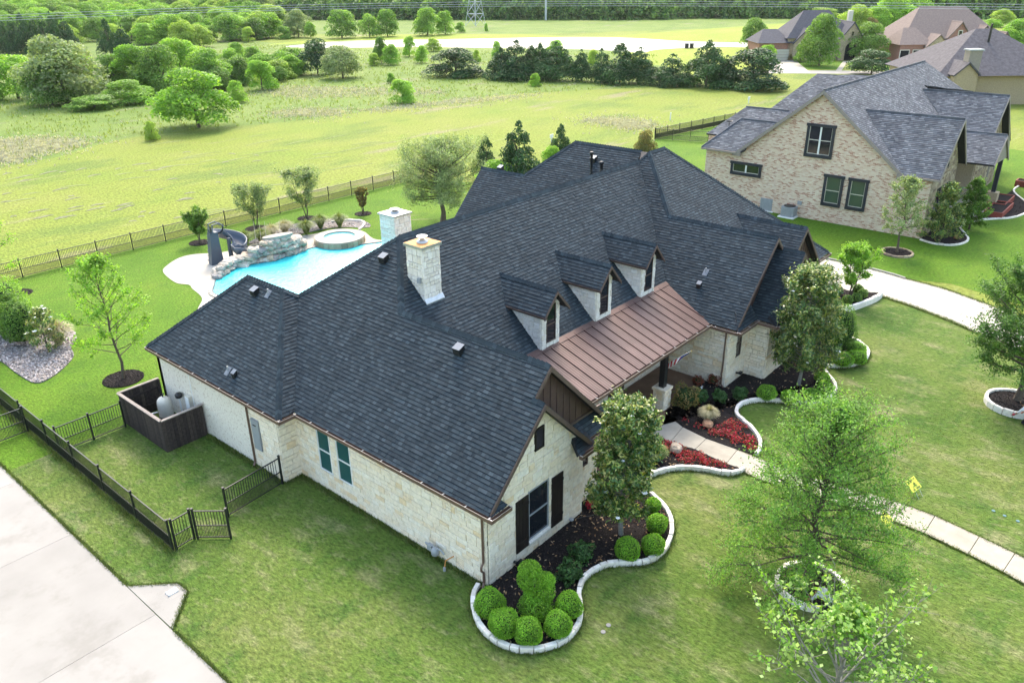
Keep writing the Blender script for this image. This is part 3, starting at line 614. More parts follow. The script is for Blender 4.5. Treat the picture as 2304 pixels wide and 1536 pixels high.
# dormers
for dx, lf, rt, zt, ze, hw in DOR:
    d = MB(); hwl = .56; yb = 4.33; yr2 = lambda z: 9.1 + (z - 8.67) / .961
    d.extr([(dx - hwl, yb, 3.9), (dx + hwl, yb, 3.9), (dx + hwl, yb, 5.95), (dx, yb, 6.52), (dx - hwl, yb, 5.95)], (0, .2, 0))
    for sx in (-1, 1):
        x0, x1 = (dx - hwl, dx - hwl + .15) if sx < 0 else (dx + hwl - .15, dx + hwl)
        d.extr([(x0, yb + .2, 3.95), (x0, yb + .2, 5.95), (x0, yr2(5.95), 5.95)], (x1 - x0, 0, 0))
    do = d.build('dormer', MORTAR, H)
    Fd = frame((dx, yb, 0), (1, 0, 0), (0, -1, 0)); FdL = frame((dx - hwl, yb, 0), (0, 1, 0), (-1, 0, 0)); sk = []
    zb = 4.06
    ashlar(Fd, [(-hwl, zb), (hwl, zb), (hwl, 5.9), (0, 6.45), (-hwl, 5.9)], [(-.28, .32, zb + .3, 5.98)], sink=sk, dep=.04, ws=(.2, .4))
    ashlar(FdL, [(0, zb), (.25, zb + .03), (2.05, 5.85), (2.05, 5.9), (0, 5.9)], [], sink=sk, dep=.04, ws=(.22, .5))
    for s in sk: mb = MB(); stone_geo(mb, s); mb.build('stone', LIMEW, do)
    window(H, Fd, -.28, .32, zb + .3, 5.98, BROWN, GLASS, fw=.035, bars=(.47,), n0=.0, name='dormer_window')
    dk = MB(); slab(dk, lf, .07); slab(dk, rt, .07); dro = dk.build('dormer_roof', DECK, H)
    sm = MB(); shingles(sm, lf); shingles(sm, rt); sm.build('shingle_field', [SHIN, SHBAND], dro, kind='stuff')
    ridge_caps((dx, 3.98, zt), (dx, 9.1 + (zt - 8.67) / .961, zt), np.array((-1, 0, -1)) * .707, np.array((1, 0, -1)) * .707, dro, w_=.13)
    rake(dro, (dx, 3.98, zt), (dx - hw, 3.98, ze), .13); rake(dro, (dx, 3.98, zt), (dx + hw, 3.98, ze), .13)
    mb = MB(); mb.hexa([(dx - hw + .02, 3.98, ze - .1), (dx - hw + .04, 3.98, ze - .1), (dx - hw + .04, 6.1, ze - .1), (dx - hw + .02, 6.1, ze - .1), (dx - hw - .01, 3.98, ze), (dx - hw + .04, 3.98, ze), (dx - hw + .04, 6.1, ze), (dx - hw - .01, 6.1, ze)]); mb.build('eave_board', BROWN, dro)
# chimney
ch = MB(); ch.box(4.45, 5.25, 7.07, 7.87, 6.0, 8.75); cho = ch.build('chimney', MORTAR, H); sk = []
ashlar(frame((4.45, 7.07, 0), (1, 0, 0), (0, -1, 0)), rect(-.04, .84, 6.66, 8.73), [], sink=sk, ws=(.16, .36), hs=(.16, .24, .3))
ashlar(frame((4.45, 7.07, 0), (0, 1, 0), (-1, 0, 0)), [(-.04, 6.62), (0.02, 6.62), (.84, 7.55), (.84, 8.73), (-.04, 8.73)], [], sink=sk, ws=(.16, .36), hs=(.16, .24, .3))
for s in sk: mb = MB(); stone_geo(mb, s); mb.build('stone', LIMEW, cho)
def chimney_top(parent, x0, x1, y0, y1, z, capmat, zh=.09):
    mb = MB(); mb.box(x0, x1, y0, y1, z, z + zh); mb.build('chimney_cap', STEEL, parent)
    mb = MB(); mb.box(x0 + .015, x1 - .015, y0 + .015, y1 - .015, z + zh, z + zh + .012); mb.build('cap_sheet', capmat, parent)
    cx, cy = (x0 + x1) / 2, (y0 + y1) / 2; r = min(x1 - x0, y1 - y0) * .2
    mb = MB(); mb.lathe((cx, cy, z + zh), [(r * 1.1, .01), (r * 1.1, .05), (r * .7, .12), (r * .5, .12), (r * .5, .05)], 20, False); mb.build('flue_collar', STEEL, parent, True)
    mb = MB(); mb.lathe((cx, cy, z + zh), [(r * .5, .1), (.001, .1)], 16, False); mb.build('flue_opening', DARKIN, parent)
    for q in range(4):
        a = q * PI / 2 + .4; mb = MB(); mb.tube([(cx + r * .9 * math.cos(a), cy + r * .9 * math.sin(a), z + zh + .04), (cx + r * .9 * math.cos(a), cy + r * .9 * math.sin(a), z + zh + .25)], .008, 4); mb.build('hood_leg', STEEL, parent)
    mb = MB(); mb.lathe((cx, cy, z + zh), [(.001, .285), (r * .6, .275), (r * 1.05, .25), (r * 1.05, .24)], 20, False); mb.build('hood', WHITE, parent, True)
chimney_top(H, 4.34, 5.36, 6.96, 7.98, 8.76, RUST)
mb = MB(); mb.hexa([(4.38, 6.92, 6.60), (5.34, 6.92, 6.60), (5.34, 7.03, 6.74), (4.38, 7.03, 6.74), (4.38, 6.92, 6.64), (5.34, 6.92, 6.64), (5.34, 7.03, 6.82), (4.38, 7.03, 6.82)]); mb.build('flashing', STEEL, H)
p_ = AT(945, 632, y=None, x=4.39); mb = MB(); mb.box(4.3, 4.4, p_[1] - .07, p_[1] + .07, p_[2] - .08, p_[2] + .12); mb.build('floodlight', GREYP, H)
# gutters with light strap ends, downspouts
def gutter(a, b, out):
    a = np.array(a, float); b = np.array(b, float); L = np.linalg.norm(b - a); t = (b - a) / L; o = np.array(out, float); up = np.array((0, 0, 1.0))
    mb = MB(); bx = lambda u0, u1, n0, n1, z0, z1: mb.hexa([a + t * u0 + o * n0 + up * z0, a + t * u1 + o * n0 + up * z0, a + t * u1 + o * n1 + up * z0, a + t * u0 + o * n1 + up * z0, a + t * u0 + o * n0 + up * z1, a + t * u1 + o * n0 + up * z1, a + t * u1 + o * n1 + up * z1, a + t * u0 + o * n1 + up * z1])
    bx(0, L, 0, .12, -.14, -.12); bx(0, L, .108, .122, -.12, -.0); bx(0, .01, 0, .108, -.12, 0); bx(L - .01, L, 0, .108, -.12, 0); bx(0, L, -.02, 0, -.14, -.01)
    g = mb.build('gutter', GUTT, H)
    mb = MB(); bx(0, L, .118, .127, -.006, .008); mb.build('gutter_lip', M_LIP, g)
    k = max(1, int(L / .95))
    for i in range(k + 1):
        u = min(L - .03, max(.02, i * L / k)); mb = MB(); bx(u, u + .025, .0, .12, -.01, .012); mb.build('strap', M_LIP2, g)
M_LIP2 = M('strap_metal', [(.45, .42, .40)], 5, .1, .5, bstr=0)
M_LIP = M('gutter_lip', [(.40, .34, .30)], 5, .1, .5, bstr=0)
gutter((-.33, -.5, 3.14), (-.33, 9.3, 3.14), (-1, 0, 0)); gutter((-.45, -.5, 3.14), (.5, -.5, 3.14), (0, -1, 0)); gutter((-1.03, 9.3, 3.14), (-1.03, 19.4, 3.14), (-1, 0, 0)); gutter((-1.15, 9.36, 3.14), (-.4, 9.36, 3.14), (0, -1, 0))
gutter((4.1, -.52, 3.12), (5.15, -.52, 3.12), (0, -1, 0)); gutter((5.0, -.12, 3.12), (6.95, -.12, 3.12), (0, -1, 0)); gutter((16.83, -.05, 3.1), (16.83, 3.3, 3.1), (-1, 0, 0)); gutter((16.75, -.07, 3.1), (18.7, -.07, 3.1), (0, -1, 0))
gutter((18.66, -1.1, 3.08), (18.66, .0, 3.08), (-1, 0, 0)); gutter((18.6, -1.13, 3.08), (19.6, -1.13, 3.08), (0, -1, 0)); gutter((27.5, 1.33, 2.76), (31.4, 1.33, 2.76), (0, -1, 0))
def downspout(P): mb = MB(); mb.tube(P, .042, 6); mb.build('downspout', GUTT, H)
downspout([(-.36, .12, 3.0), (-.3, .12, 2.9), (-.1, .12, 2.8), (-.1, .12, .95), (-.2, .12, .82), (-.2, .12, .68), (-.1, .12, .55), (-.1, .12, .15), (-.3, .0, .06)])
downspout([(-1.1, 12.3, 3.0), (-.95, 12.1, 2.95), (-.88, 11.93, 2.85), (-.88, 11.93, .2), (-1.0, 11.85, .08)])
downspout([(16.85, .62, 3.0), (16.99, .62, 2.85), (16.99, .62, .9), (16.93, .62, .75), (16.99, .62, .6), (16.99, .62, .2), (16.95, .45, .08)])
# porch: copper roof panels, floor, posts
a0, a1, b0, b1 = 5.8, 17.86, 6.85, 17.55; yt, zt_, ye, ze_ = 4.3, 4.12, 1.4, 3.12
n_ = 19
for i in range(n_):
    xa, xb, xc, xd = a0 + (a1 - a0) * i / n_, a0 + (a1 - a0) * (i + 1) / n_, b0 + (b1 - b0) * (i + 1) / n_, b0 + (b1 - b0) * i / n_
    xa = min(max(xd, a0), a1); xb = min(max(xc, a0), a1)
    if i == 0: xa = a0
    if i == n_ - 1: xb = a1
    mb = MB(); mb.rr = random.random(); mb.hexa([(xd, ye, ze_), (xc, ye, ze_), (xb, yt, zt_), (xa, yt, zt_), (xd, ye, ze_ + .012), (xc, ye, ze_ + .012), (xb, yt, zt_ + .012), (xa, yt, zt_ + .012)]); mb.build('metal_panel', COPPER, H)
    for q in (1, 2, 3):
        f = q / 4; mb = MB(); xx = xd + (xc - xd) * f; x2 = xa + (xb - xa) * f if 0 < i < n_ - 1 else xx; mb.tube([(xx, ye, ze_ + .014), (x2, yt, zt_ + .014)], .007, 4, False); mb.build('panel_rib', COPPER, H)
    if i: mb = MB(); mb.hexa([(xd - .014, ye, ze_), (xd + .014, ye, ze_), (xa + .014, yt, zt_), (xa - .014, yt, zt_), (xd - .014, ye, ze_ + .05), (xd + .014, ye, ze_ + .05), (xa + .014, yt, zt_ + .05), (xa - .014, yt, zt_ + .05)]); mb.build('standing_seam', SEAM, H)
mb = MB(); mb.hexa([(a0, 4.2, 4.09), (a1, 4.2, 4.09), (a1, 4.42, 4.16), (a0, 4.42, 4.16), (a0, 4.18, 4.12), (a1, 4.18, 4.12), (a1, 4.44, 4.21), (a0, 4.44, 4.21)]); mb.build('apron_flashing', COPPER, H)
mb = MB(); mb.hexa([(b0 - .4, ye + .02, ze_ - .2), (b1, ye + .02, ze_ - .2), (b1, 3.98, 3.2), (b0 - .4, 3.98, 3.2), (b0 - .4, ye + .02, ze_ - .01), (b1, ye + .02, ze_ - .01), (b1, 4.2, 4.06), (b0 - .4, 4.2, 4.06)]); mb.build('porch_ceiling', SOFFIT, H)
gutter((b0 - .1, 1.4, 3.13), (b1 - .05, 1.4, 3.13), (0, -1, 0))
mb = MB(); mb.box(6.6, 17.1, 1.6, 1.85, 2.72, 2.94); mb.build('porch_beam', DKWOOD, H)
mb = MB(); mb.prism([(6.42, .6), (8.0, .6), (12.2, .9), (12.9, 1.15), (13.3, 1.42), (17.08, 1.42), (17.08, 3.93), (6.42, 3.93)], 0, .09); mb.build('porch_floor', STAIN, H)
def pillar(x, y):
    mb = MB(); mb.box(x - .26, x + .26, y - .26, y + .26, .09, 1.02); po = mb.build('pillar', MORTAR, H); sk = []
    for Fp in (frame((x - .26, y - .26, 0), (1, 0, 0), (0, -1, 0)), frame((x - .26, y + .26, 0), (0, -1, 0), (-1, 0, 0)), frame((x + .26, y - .26, 0), (0, 1, 0), (1, 0, 0))): ashlar(Fp, rect(-.02, .54, .09, 1.0), [], sink=sk, dep=.04, ws=(.2, .34), hs=(.17, .24))
    for s in sk: mb = MB(); stone_geo(mb, s); mb.build('stone', LIME, po)
    mb = MB(); mb.box(x - .34, x + .34, y - .34, y + .34, 1.02, 1.13); mb.build('pillar_cap', LIME, po)
    mb = MB(); mb.box(x - .13, x + .13, y - .13, y + .13, 1.13, 2.72); mb.build('porch_post', BLACK, H)
pillar(13.5, 1.75); px1 = float(AT(1391, 880, y=1.75)[0]); pillar(px1, 1.75)
# roof vents and pipes
def roofvent(p, yaw=0, s=.32):
    x, y, z = p; mb = MB(); mb.hexa([(x - s * .6, y - s / 2, z - .12), (x + s * .2, y - s / 2, z - .02), (x + s * .2, y + s / 2, z - .02), (x - s * .6, y + s / 2, z - .12), (x - s * .75, y - s / 2, z + .12), (x + s * .1, y - s / 2, z + .24), (x + s * .1, y + s / 2, z + .24), (x - s * .75, y + s / 2, z + .12)])
    o = mb.build('roof_vent', BLACK, H)
    mb = MB(); mb.hexa([(x - s * .78, y - s / 2 - .01, z + .122), (x + s * .12, y - s / 2 - .01, z + .242), (x + s * .12, y + s / 2 + .01, z + .242), (x - s * .78, y + s / 2 + .01, z + .122), (x - s * .78, y - s / 2 - .01, z + .135), (x + s * .12, y - s / 2 - .01, z + .256), (x + s * .12, y + s / 2 + .01, z + .256), (x - s * .78, y + s / 2 + .01, z + .135)]); mb.build('vent_top', FLASH, o)
for p in ((2.8, 3.64, 6.3), (4.43, 9.18, 7.93), (1.84, 14.5, 6.04), (21.9, 18.6, 7.2 - .2), (22.9, 12.4, 8.2)): roofvent(p)
for p in ((-.55, 12.9, 3.65), (18.03, 2.7, 4.33)): roofvent(p, s=.2)
for x, y, z, h, r in ((22.2, 12.1, 7.5, 1.15, .07), (22.4, 11.55, 7.7, .45, .08)):
    mb = MB(); mb.lathe((x, y, z), [(r * 1.8, 0), (r, .12), (r, h), (r * 1.7, h + .01), (r * 1.7, h + .12), (r * 1.2, h + .17)], 12); mb.build('flue_pipe', GREYP if 0 else BLACK, H, True)
for x, y, z in ((-.55, 13.45, 3.65), (18.56, 2.71, 4.86), (1.92, 13.75, 6.12)):
    mb = MB(); mb.tube([(x, y, z - .05), (x, y, z + .22)], .035, 8); vp = mb.build('vent_pipe', GREYP, H)
    mb = MB(); mb.hexa([(x - .14, y - .12, z - .13), (x + .12, y - .12, z + .13), (x + .12, y + .12, z + .13), (x - .14, y + .12, z - .13), (x - .15, y - .12, z - .115), (x + .11, y - .12, z + .145), (x + .11, y + .12, z + .145), (x - .15, y + .12, z - .115)]); mb.build('pipe_flashing', FLASH, vp)
# wall fittings
mb = MB(); mb.fbox(FL, 7.46, 7.95, .92, 2.27, .0, .09); ep = mb.build('electric_panel', GREYP, H); mb = MB(); mb.fbox(FL, 7.6, 7.8, 2.02, 2.06, .09, .11); mb.build('panel_latch', BLACK, ep)
# ================================================================ NEIGHBOUR'S BRICK HOUSE
m, nt_, p = mk('mixed_brick'); co = nd(nt_, 'ShaderNodeTexCoord').outputs['Object']
sp = nd(nt_, 'ShaderNodeSeparateXYZ'); nt_.links.new(co, sp.inputs[0]); cb = nd(nt_, 'ShaderNodeCombineXYZ')
ad = nd(nt_, 'ShaderNodeMath', operation='ADD'); nt_.links.new(sp.outputs[0], ad.inputs[0]); nt_.links.new(sp.outputs[1], ad.inputs[1])
nt_.links.new(ad.outputs[0], cb.inputs[0]); nt_.links.new(sp.outputs[2], cb.inputs[1])
bt = nd(nt_, 'ShaderNodeTexBrick'); nt_.links.new(cb.outputs[0], bt.inputs['Vector']); bt.inputs['Scale'].default_value = 1; bt.inputs['Brick Width'].default_value = .25; bt.inputs['Row Height'].default_value = .08; bt.inputs['Mortar Size'].default_value = .011; bt.inputs['Bias'].default_value = -.1
bt.inputs['Color1'].default_value = (0, 0, 0, 1); bt.inputs['Color2'].default_value = (1, 1, 1, 1); bt.inputs['Mortar'].default_value = (.5, .5, .5, 1); bt.offset = .5
wn = nd(nt_, 'ShaderNodeTexWhiteNoise'); mp = nd(nt_, 'ShaderNodeVectorMath', operation='SNAP'); mp.inputs[1].default_value = (.30, .10, 1)
r = ramp(nt_, [(0, (.40, .16, .10)), (.22, (.66, .48, .34)), (.5, (.74, .60, .46)), (.68, (.60, .36, .25)), (.85, (.78, .66, .52)), (1, (.36, .17, .12))]); nt_.links.new(bt.outputs['Color'], r.inputs[0])
c = mix(nt_, bt.outputs['Fac'], r.outputs[0], (.64, .56, .47)); c = mix(nt_, 1, c, (1, 1, 1), 'MULTIPLY'); nt_.links.new(c, p.inputs['Base Color']); p.inputs['Roughness'].default_value = .9
inv = nd(nt_, 'ShaderNodeMath', operation='SUBTRACT'); inv.inputs[0].default_value = 1; nt_.links.new(bt.outputs['Fac'], inv.inputs[1]); bump(nt_, p, inv.outputs[0], .6, .02); BRICK = m
TAN = M('tan_trim', [(.27, .235, .205)], 5, .1, .7); FSTONE = M('field_stone', [(.30, .22, .14), (.42, .34, .23), (.20, .14, .10), (.48, .40, .28), (.36, .28, .18)], 8, .2, .9, .2, bscale=25, bstr=.5)
NAVY = M('dark_window_trim', [(.022, .026, .036)], 5, .1, .5, .4)
N = thing('brick_house', 'mixed red and tan brick house with mottled grey roof and dark framed windows', 'house', (55, 8, 0))
XN = 46.87
sl = 5.25 / 6.45
zN = lambda y: 9.78 - abs(y - 8.62) * sl
nd_ = MB(); ns = MB()
x2 = 71.5
g1 = 8.12; A1 = 50.15
NR = [
 [(XN - .3, 8.62, 9.78), (x2, 8.62, 9.78), (x2 + 5.3, 2.16, 4.5), (XN - .3, 2.16, 4.5)],
 [(XN - .3, 8.62, 9.78), (x2, 8.62, 9.78), (x2 + 5.3, 15.0, 4.55), (XN - .3, 15.0, 4.55)],
 [(A1, -.35, g1), (A1, 6.55, g1), (XN - .35, 2.2, 4.45), (XN - .35, -.35, 4.45)],
 [(A1, -.35, g1), (A1 + 3.4, -.35, 4.45), (A1 + 3.4, 2.2, 4.45), (A1, 6.55, g1)],
 [(64.5, -.3, 8.1), (64.5, 6.55, 8.1), (60.2, 1.3, 3.9), (60.2, -.3, 3.9)],
 [(64.5, -.3, 8.1), (69.5, -.3, 3.3), (69.5, 1.3, 3.9), (64.5, 6.55, 8.1)],
 [(57.4, -2.0, 6.1), (57.4, 4.1, 6.1), (54.9, 1.5, 4.2), (54.9, -2.0, 4.2)],
 [(57.4, -2.0, 6.1), (60.0, -2.0, 4.0), (60.0, 1.5, 4.0), (57.4, 4.1, 6.1)],
 # rear-left wing and low hip at the back corner
 [(XN - .35, 18.1, 4.5), (49.2, 16.06, 6.65), (49.2, 12.0, 6.65), (XN - .35, 14.6, 4.5)],
 [(XN - .35, 18.1, 4.5), (52.0, 18.1, 4.5), (49.2, 16.06, 6.65)],
 [(49.2, 16.06, 6.65), (49.2, 12.0, 6.65), (52.0, 12.0, 4.5), (52.0, 18.1, 4.5)],
 [(55.3, 18.6, 6.65), (55.3, 14.0, 6.65), (52.2, 14.0, 4.5), (52.2, 20.7, 4.5)],
 [(55.3, 18.6, 6.65), (55.3, 14.0, 6.65), (58.4, 14.0, 4.5), (58.4, 20.7, 4.5)],
 [(69.7, 18, 8.2), (70, 12.5, 8.2), (64.5, 12.5, 4.5), (64.5, 21, 4.5)],
 [(69.7, 18, 8.2), (70, 12.5, 8.2), (75.5, 12.5, 4.5), (75.5, 21, 4.5)],
]
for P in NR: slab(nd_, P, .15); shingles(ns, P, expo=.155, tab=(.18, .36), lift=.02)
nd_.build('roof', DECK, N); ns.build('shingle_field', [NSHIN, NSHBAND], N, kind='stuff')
rc = MB()
for a, b in (((XN - .3, 8.62, 9.8), (x2, 8.62, 9.8)), ((A1, -.35, g1 + .02), (A1, 6.5, g1 + .02)), ((64.5, -.3, 8.12), (64.5, 6.5, 8.12)), ((57.4, -2, 6.12), (57.4, 4, 6.12)), ((XN - .35, 18.1, 4.52), (49.2, 16.06, 6.67)), ((49.2, 16.06, 6.67), (49.2, 12.9, 6.67)), ((55.3, 18.6, 6.67), (55.3, 14.6, 6.67))): rc.tube([a, b], .07, 6)
rc.build('ridge_cap_run', NSHIN, N)
Fn = frame((XN, 17.8, 0), (0, -1, 0), (-1, 0, 0))
mb = MB(); mb.extr([Fn(u, v, 0) for u, v in ((0, 0), (17.6, 0), (17.6, 4.35), (15.6, 4.35), (9.18, 9.6), (2.8, 4.45), (0, 4.45))], (.3, 0, 0)); mb.build('wall', BRICK, N)
mb = MB(); mb.box(52.3, 58.3, 17.8, 20.5, 0, 4.4); mb.box(64.6, 75.4, 17.8, 20.8, 0, 4.4); mb.box(XN + .3, 76, 2.5, 17.8, 0, 4.3); mb.build('inner_wall', BRICK, N)
def stonewall(F, prof, holes=(), par=N, mat=FSTONE):
    sk = []; ashlar(F, prof, holes, sink=sk, hs=(.2, .3, .38), ws=(.3, .75), joint=.018); mb = MB()
    for s in sk: stone_geo(mb, s)
    mb.build('stone_facing', mat, par, kind='stuff')
FnA = frame((0, .2, 0), (1, 0, 0), (0, -1, 0)); mb = MB(); mb.extr([(XN + .01, .22, 0), (53.3, .22, 0), (53.3, .22, 4.5), (A1, .22, 7.9), (XN + .01, .22, 4.5)], (0, .3, 0)); mb.build('wall', MORTAR, N)
stonewall(FnA, [(XN, 0), (53.3, 0), (53.3, 4.5), (A1, 7.8), (XN, 4.5)], [(48.7, 51.6, .8, 3.3), (49.7, 50.6, 4.6, 6.6)])
window(N, FnA, 48.7, 51.6, .8, 3.3, NAVY, GLASS, mull=(.33, .66)); window(N, FnA, 49.7, 50.6, 4.6, 6.6, NAVY, GLASS)
mb = MB(); mb.box(53.3, 53.5, .2, 2.5, 0, 4.4); mb.build('wall', MORTAR, N); stonewall(frame((53.5, 2.0, 0), (1, 0, 0), (0, -1, 0)), rect(0, 6, 0, 3.9))
mb = MB(); mb.extr([(60.3, .3, 0), (68.8, .3, 0), (68.8, .3, 3.8), (64.5, .3, 7.9), (60.3, .3, 3.8)], (0, .3, 0)); mb.build('wall', MORTAR, N); stonewall(frame((0, .28, 0), (1, 0, 0), (0, -1, 0)), [(60.3, 0), (68.8, 0), (68.8, 3.8), (64.5, 7.8), (60.3, 3.8)], [(64, 64.9, 4.6, 6.6)])
window(N, frame((0, .28, 0), (1, 0, 0), (0, -1, 0)), 64, 64.9, 4.6, 6.6, NAVY, GLASS); mb = MB(); mb.box(60.1, 60.3, .3, 2.5, 0, 3.9); mb.build('wall', MORTAR, N)
def raket(a, b): rake(N, a, b, .28, .06, mat=TAN)
raket((A1, -.35, g1), (XN - .3, -.35, 4.45)); raket((A1, -.35, g1), (A1 + 3.4, -.35, 4.45)); raket((64.5, -.3, 8.1), (60.2, -.3, 3.9)); raket((64.5, -.3, 8.1), (69.5, -.3, 3.3)); raket((57.4, -2, 6.1), (54.9, -2, 4.2)); raket((57.4, -2, 6.1), (60, -2, 4))
mb = MB()
for (y0, z0), (y1, z1) in (((8.62, 9.78), (2.16, 4.5)), ((8.62, 9.78), (15.0, 4.55))): mb.hexa([(XN - .36, y0, z0 - .3), (XN - .36, y1, z1 - .3), (XN - .28, y1, z1 - .3), (XN - .28, y0, z0 - .3), (XN - .36, y0, z0 - .01), (XN - .36, y1, z1 - .01), (XN - .28, y1, z1 - .01), (XN - .28, y0, z0 - .01)])
mb.box(XN - .4, XN - .2, 1.7, 2.5, 4.1, 4.45); mb.box(XN - .4, XN - .2, 14.6, 15.3, 4.2, 4.5); mb.build('rake_board', TAN, N)
mb = MB(); mb.box(XN - .45, XN - .33, -.35, 2.2, 4.3, 4.42); mb.box(XN - .45, XN - .33, 15.0, 18.1, 4.36, 4.48); mb.build('gutter', TAN, N)
mb = MB(); mb.extr([(57.4, -1.95, 5.9), (55.1, -1.95, 4.2), (59.8, -1.95, 4.0)], (0, .1, 0)); mb.build('gable_wall', TAN, N)
sx, sy = G(2230, 460); sx, sy = 59.6, -1.6
mb = MB(); mb.box(sx - .4, sx + .4, sy - .4, sy + .4, 0, 1.2); pb = mb.build('pillar', FSTONE, N); mb = MB(); mb.box(sx - .15, sx + .15, sy - .15, sy + .15, 1.2, 4.0); mb.build('porch_post', NAVY, N)
mb = MB(); mb.box(54.9, 60.2, -1.9, 2.0, 0, .15); mb.build('porch_floor', WALKC, N)
mb = MB(); mb.tube([(54.9, -1.7, 4.1), (54.9, -1.7, .1)], .06, 6); mb.build('downspout', TAN, N)
def trimwin(u0, u1, v0, v1, gm, mull=(), bars=(.5,)):
    mb = MB(); t_ = .2
    for q in ((u0, u0 + t_, v0 + t_, v1 - t_), (u1 - t_, u1, v0 + t_, v1 - t_)): mb.fbox(Fn, *q, 0, .1)
    mb.fbox(Fn, u0 - .06, u1 + .06, v1 - t_, v1, 0, .14); mb.fbox(Fn, u0, u1, v0, v0 + t_ + .05, 0, .13)
    o = mb.build('window', NAVY, N)
    mb = MB(); mb.fbox(Fn, u0 + t_, u1 - t_, v0 + t_ + .05, v1 - t_, .005, .02); mb.build('pane', gm, o)
    for m_ in mull: mb = MB(); x = u0 + (u1 - u0) * m_; mb.fbox(Fn, x - .06, x + .06, v0 + t_, v1 - t_, .02, .06); mb.build('mullion', WHITE if gm is not GLASSB else NAVY, o)
    for b_ in bars: mb = MB(); z = v0 + (v1 - v0) * b_; mb.fbox(Fn, u0 + t_, u1 - t_, z - .025, z + .025, .02, .05); mb.build('sash_bar', CREAM, o)
    mb = MB(); iu0, iu1, iv0, iv1 = u0 + t_, u1 - t_, v0 + t_ + .05, v1 - t_
    for q in ((iu0, iu0 + .04, iv0, iv1), (iu1 - .04, iu1, iv0, iv1), (iu0, iu1, iv0, iv0 + .04)): mb.fbox(Fn, *q, .02, .045)
    mb.build('sash', CREAM, o)
trimwin(17.8 - 9.55, 17.8 - 7.42, 4.8, 7.3, GLASS, (.5,), (.52,)); trimwin(17.8 - 7.7, 17.8 - 6.22, 1.27, 3.68, GLASSB); trimwin(17.8 - 5.84, 17.8 - 4.4, 1.27, 3.66, GLASSB); trimwin(17.8 - 15.45, 17.8 - 12.8, 2.6, 3.68, GLASS, (.5,), ())
mb = MB(); mb.fbox(Fn, 8.3, 8.62, 1.0, 1.3, 0, .1); mb.build('outlet_box', GREYP, N)
mb = MB(); mb.tube([(49.0, 17.0, 5.6), (48.9, 17.0, 6.3)], .03, 5); sdp = mb.build('satellite_dish', BLACK, N)
mb = MB(); mb.lathe((48.9, 17, 6.3), [(.001, 0), (.2, .05), (.32, .14)], 12, False); mb.build('dish', BLACK, sdp)
for (qx, qy, wd, lab) in ((1728, 472, 1.15, 'larger grey air conditioner beside the brick wall, partly hidden by the roof edge'), (1774, 487, 1.05, 'grey air conditioner on a white pad by the brick wall')):
    x, y = G(qx, qy); t = thing('air_conditioner', lab, 'air conditioner', (x, y, 0), 'air conditioners by the brick wall'); h = wd / 2; hz = 1.05 if wd > 1.1 else .85
    mb = MB(); mb.box(x - .65, x + .65, y - .65, y + .65, -.01, .08); mb.build('pad', WHITE, t)
    mb = MB(); b_ = .12; ring = [(x - h, y - h + b_), (x - h + b_, y - h), (x + h - b_, y - h), (x + h, y - h + b_), (x + h, y + h - b_), (x + h - b_, y + h), (x - h + b_, y + h), (x - h, y + h - b_)]; mb.prism(ring, .08, hz); mb.build('casing', GREYP, t)
    mb = MB(); mb.lathe((x, y, hz), [(h * .86, 0), (h * .86, .04), (h * .8, .06), (.02, .07)], 20, False); mb.build('fan_grille', BLACK, t)
    mb = MB()
    for q in range(12): v = .15 + q * (hz - .2) / 12; mb.box(x - h - .008, x + h + .008, y - h + b_, y + h - b_, v, v + .02)
    mb.build('louvers', GREYP, t)
    mb = MB(); mb.tube([(x + h, y, .5), (x + h + .25, y + .1, .6), (XN, y + .1, .9)], .03, 5); mb.build('hose', BLACK, t)

# ================================================================ FAR HOUSES
FROOF = [M('far_slate_roof', [(.065, .065, .08), (.085, .085, .10)], 3, .25, .9), M('far_brown_roof', [(.17, .13, .115), (.21, .165, .145)], 3, .22, .9), M('far_mauve_roof', [(.07, .065, .072), (.13, .12, .13), (.09, .083, .092)], 2.5, .35, .9, bscale=3)]
RBR = M('far_red_brick', [(.34, .18, .14)], 6, .25, .9); FST = M('far_tan_stone', [(.46, .37, .25)], 3, .3, .9, bscale=4, bstr=.6, bdist=.05)
def hipr(mb, cx, cy, wx, wy, z0, z1, rl, ang=0, ov=.5):
    """hip roof: ridge of length rl along local x"""
    c, s = math.cos(ang), math.sin(ang); R = lambda x, y, z: (cx + x * c - y * s, cy + x * s + y * c, z); a, b = wx / 2 + ov, wy / 2 + ov; r = rl / 2
    v = [R(-a, -b, z0), R(a, -b, z0), R(a, b, z0), R(-a, b, z0), R(-r, 0, z1), R(r, 0, z1)]; B = len(mb.v); mb.v += v
    for f in ((0, 1, 5, 4), (2, 3, 4, 5), (1, 2, 5), (3, 0, 4), (3, 2, 1, 0)): mb.face([B + k for k in f])
def gabr(mb, wm, cx, cy, wx, dep, z0, z1, ang, ov=.3):
    """gable facing local -y with its ridge running along local y"""
    c, s = math.cos(ang), math.sin(ang); R = lambda x, y, z: (cx + x * c - y * s, cy + x * s + y * c, z); a = wx / 2 + ov; st = (z1 - z0) / a
    for sx in (-1, 1):
        P = [R(0, -ov, z1), R(sx * a, -ov, z0), R(sx * a, dep, z0), R(0, dep, z1)]; slab(mb, [P[0], P[1], P[2], P[3]], .18)
    wm.extr([R(-wx / 2, 0, 0), R(wx / 2, 0, 0), R(wx / 2, 0, z0 + ov * st * .6), R(0, 0, z1 - .25), R(-wx / 2, 0, z0 + ov * st * .6)], np.array(R(0, dep * .8, 0)) - np.array(R(0, 0, 0)))
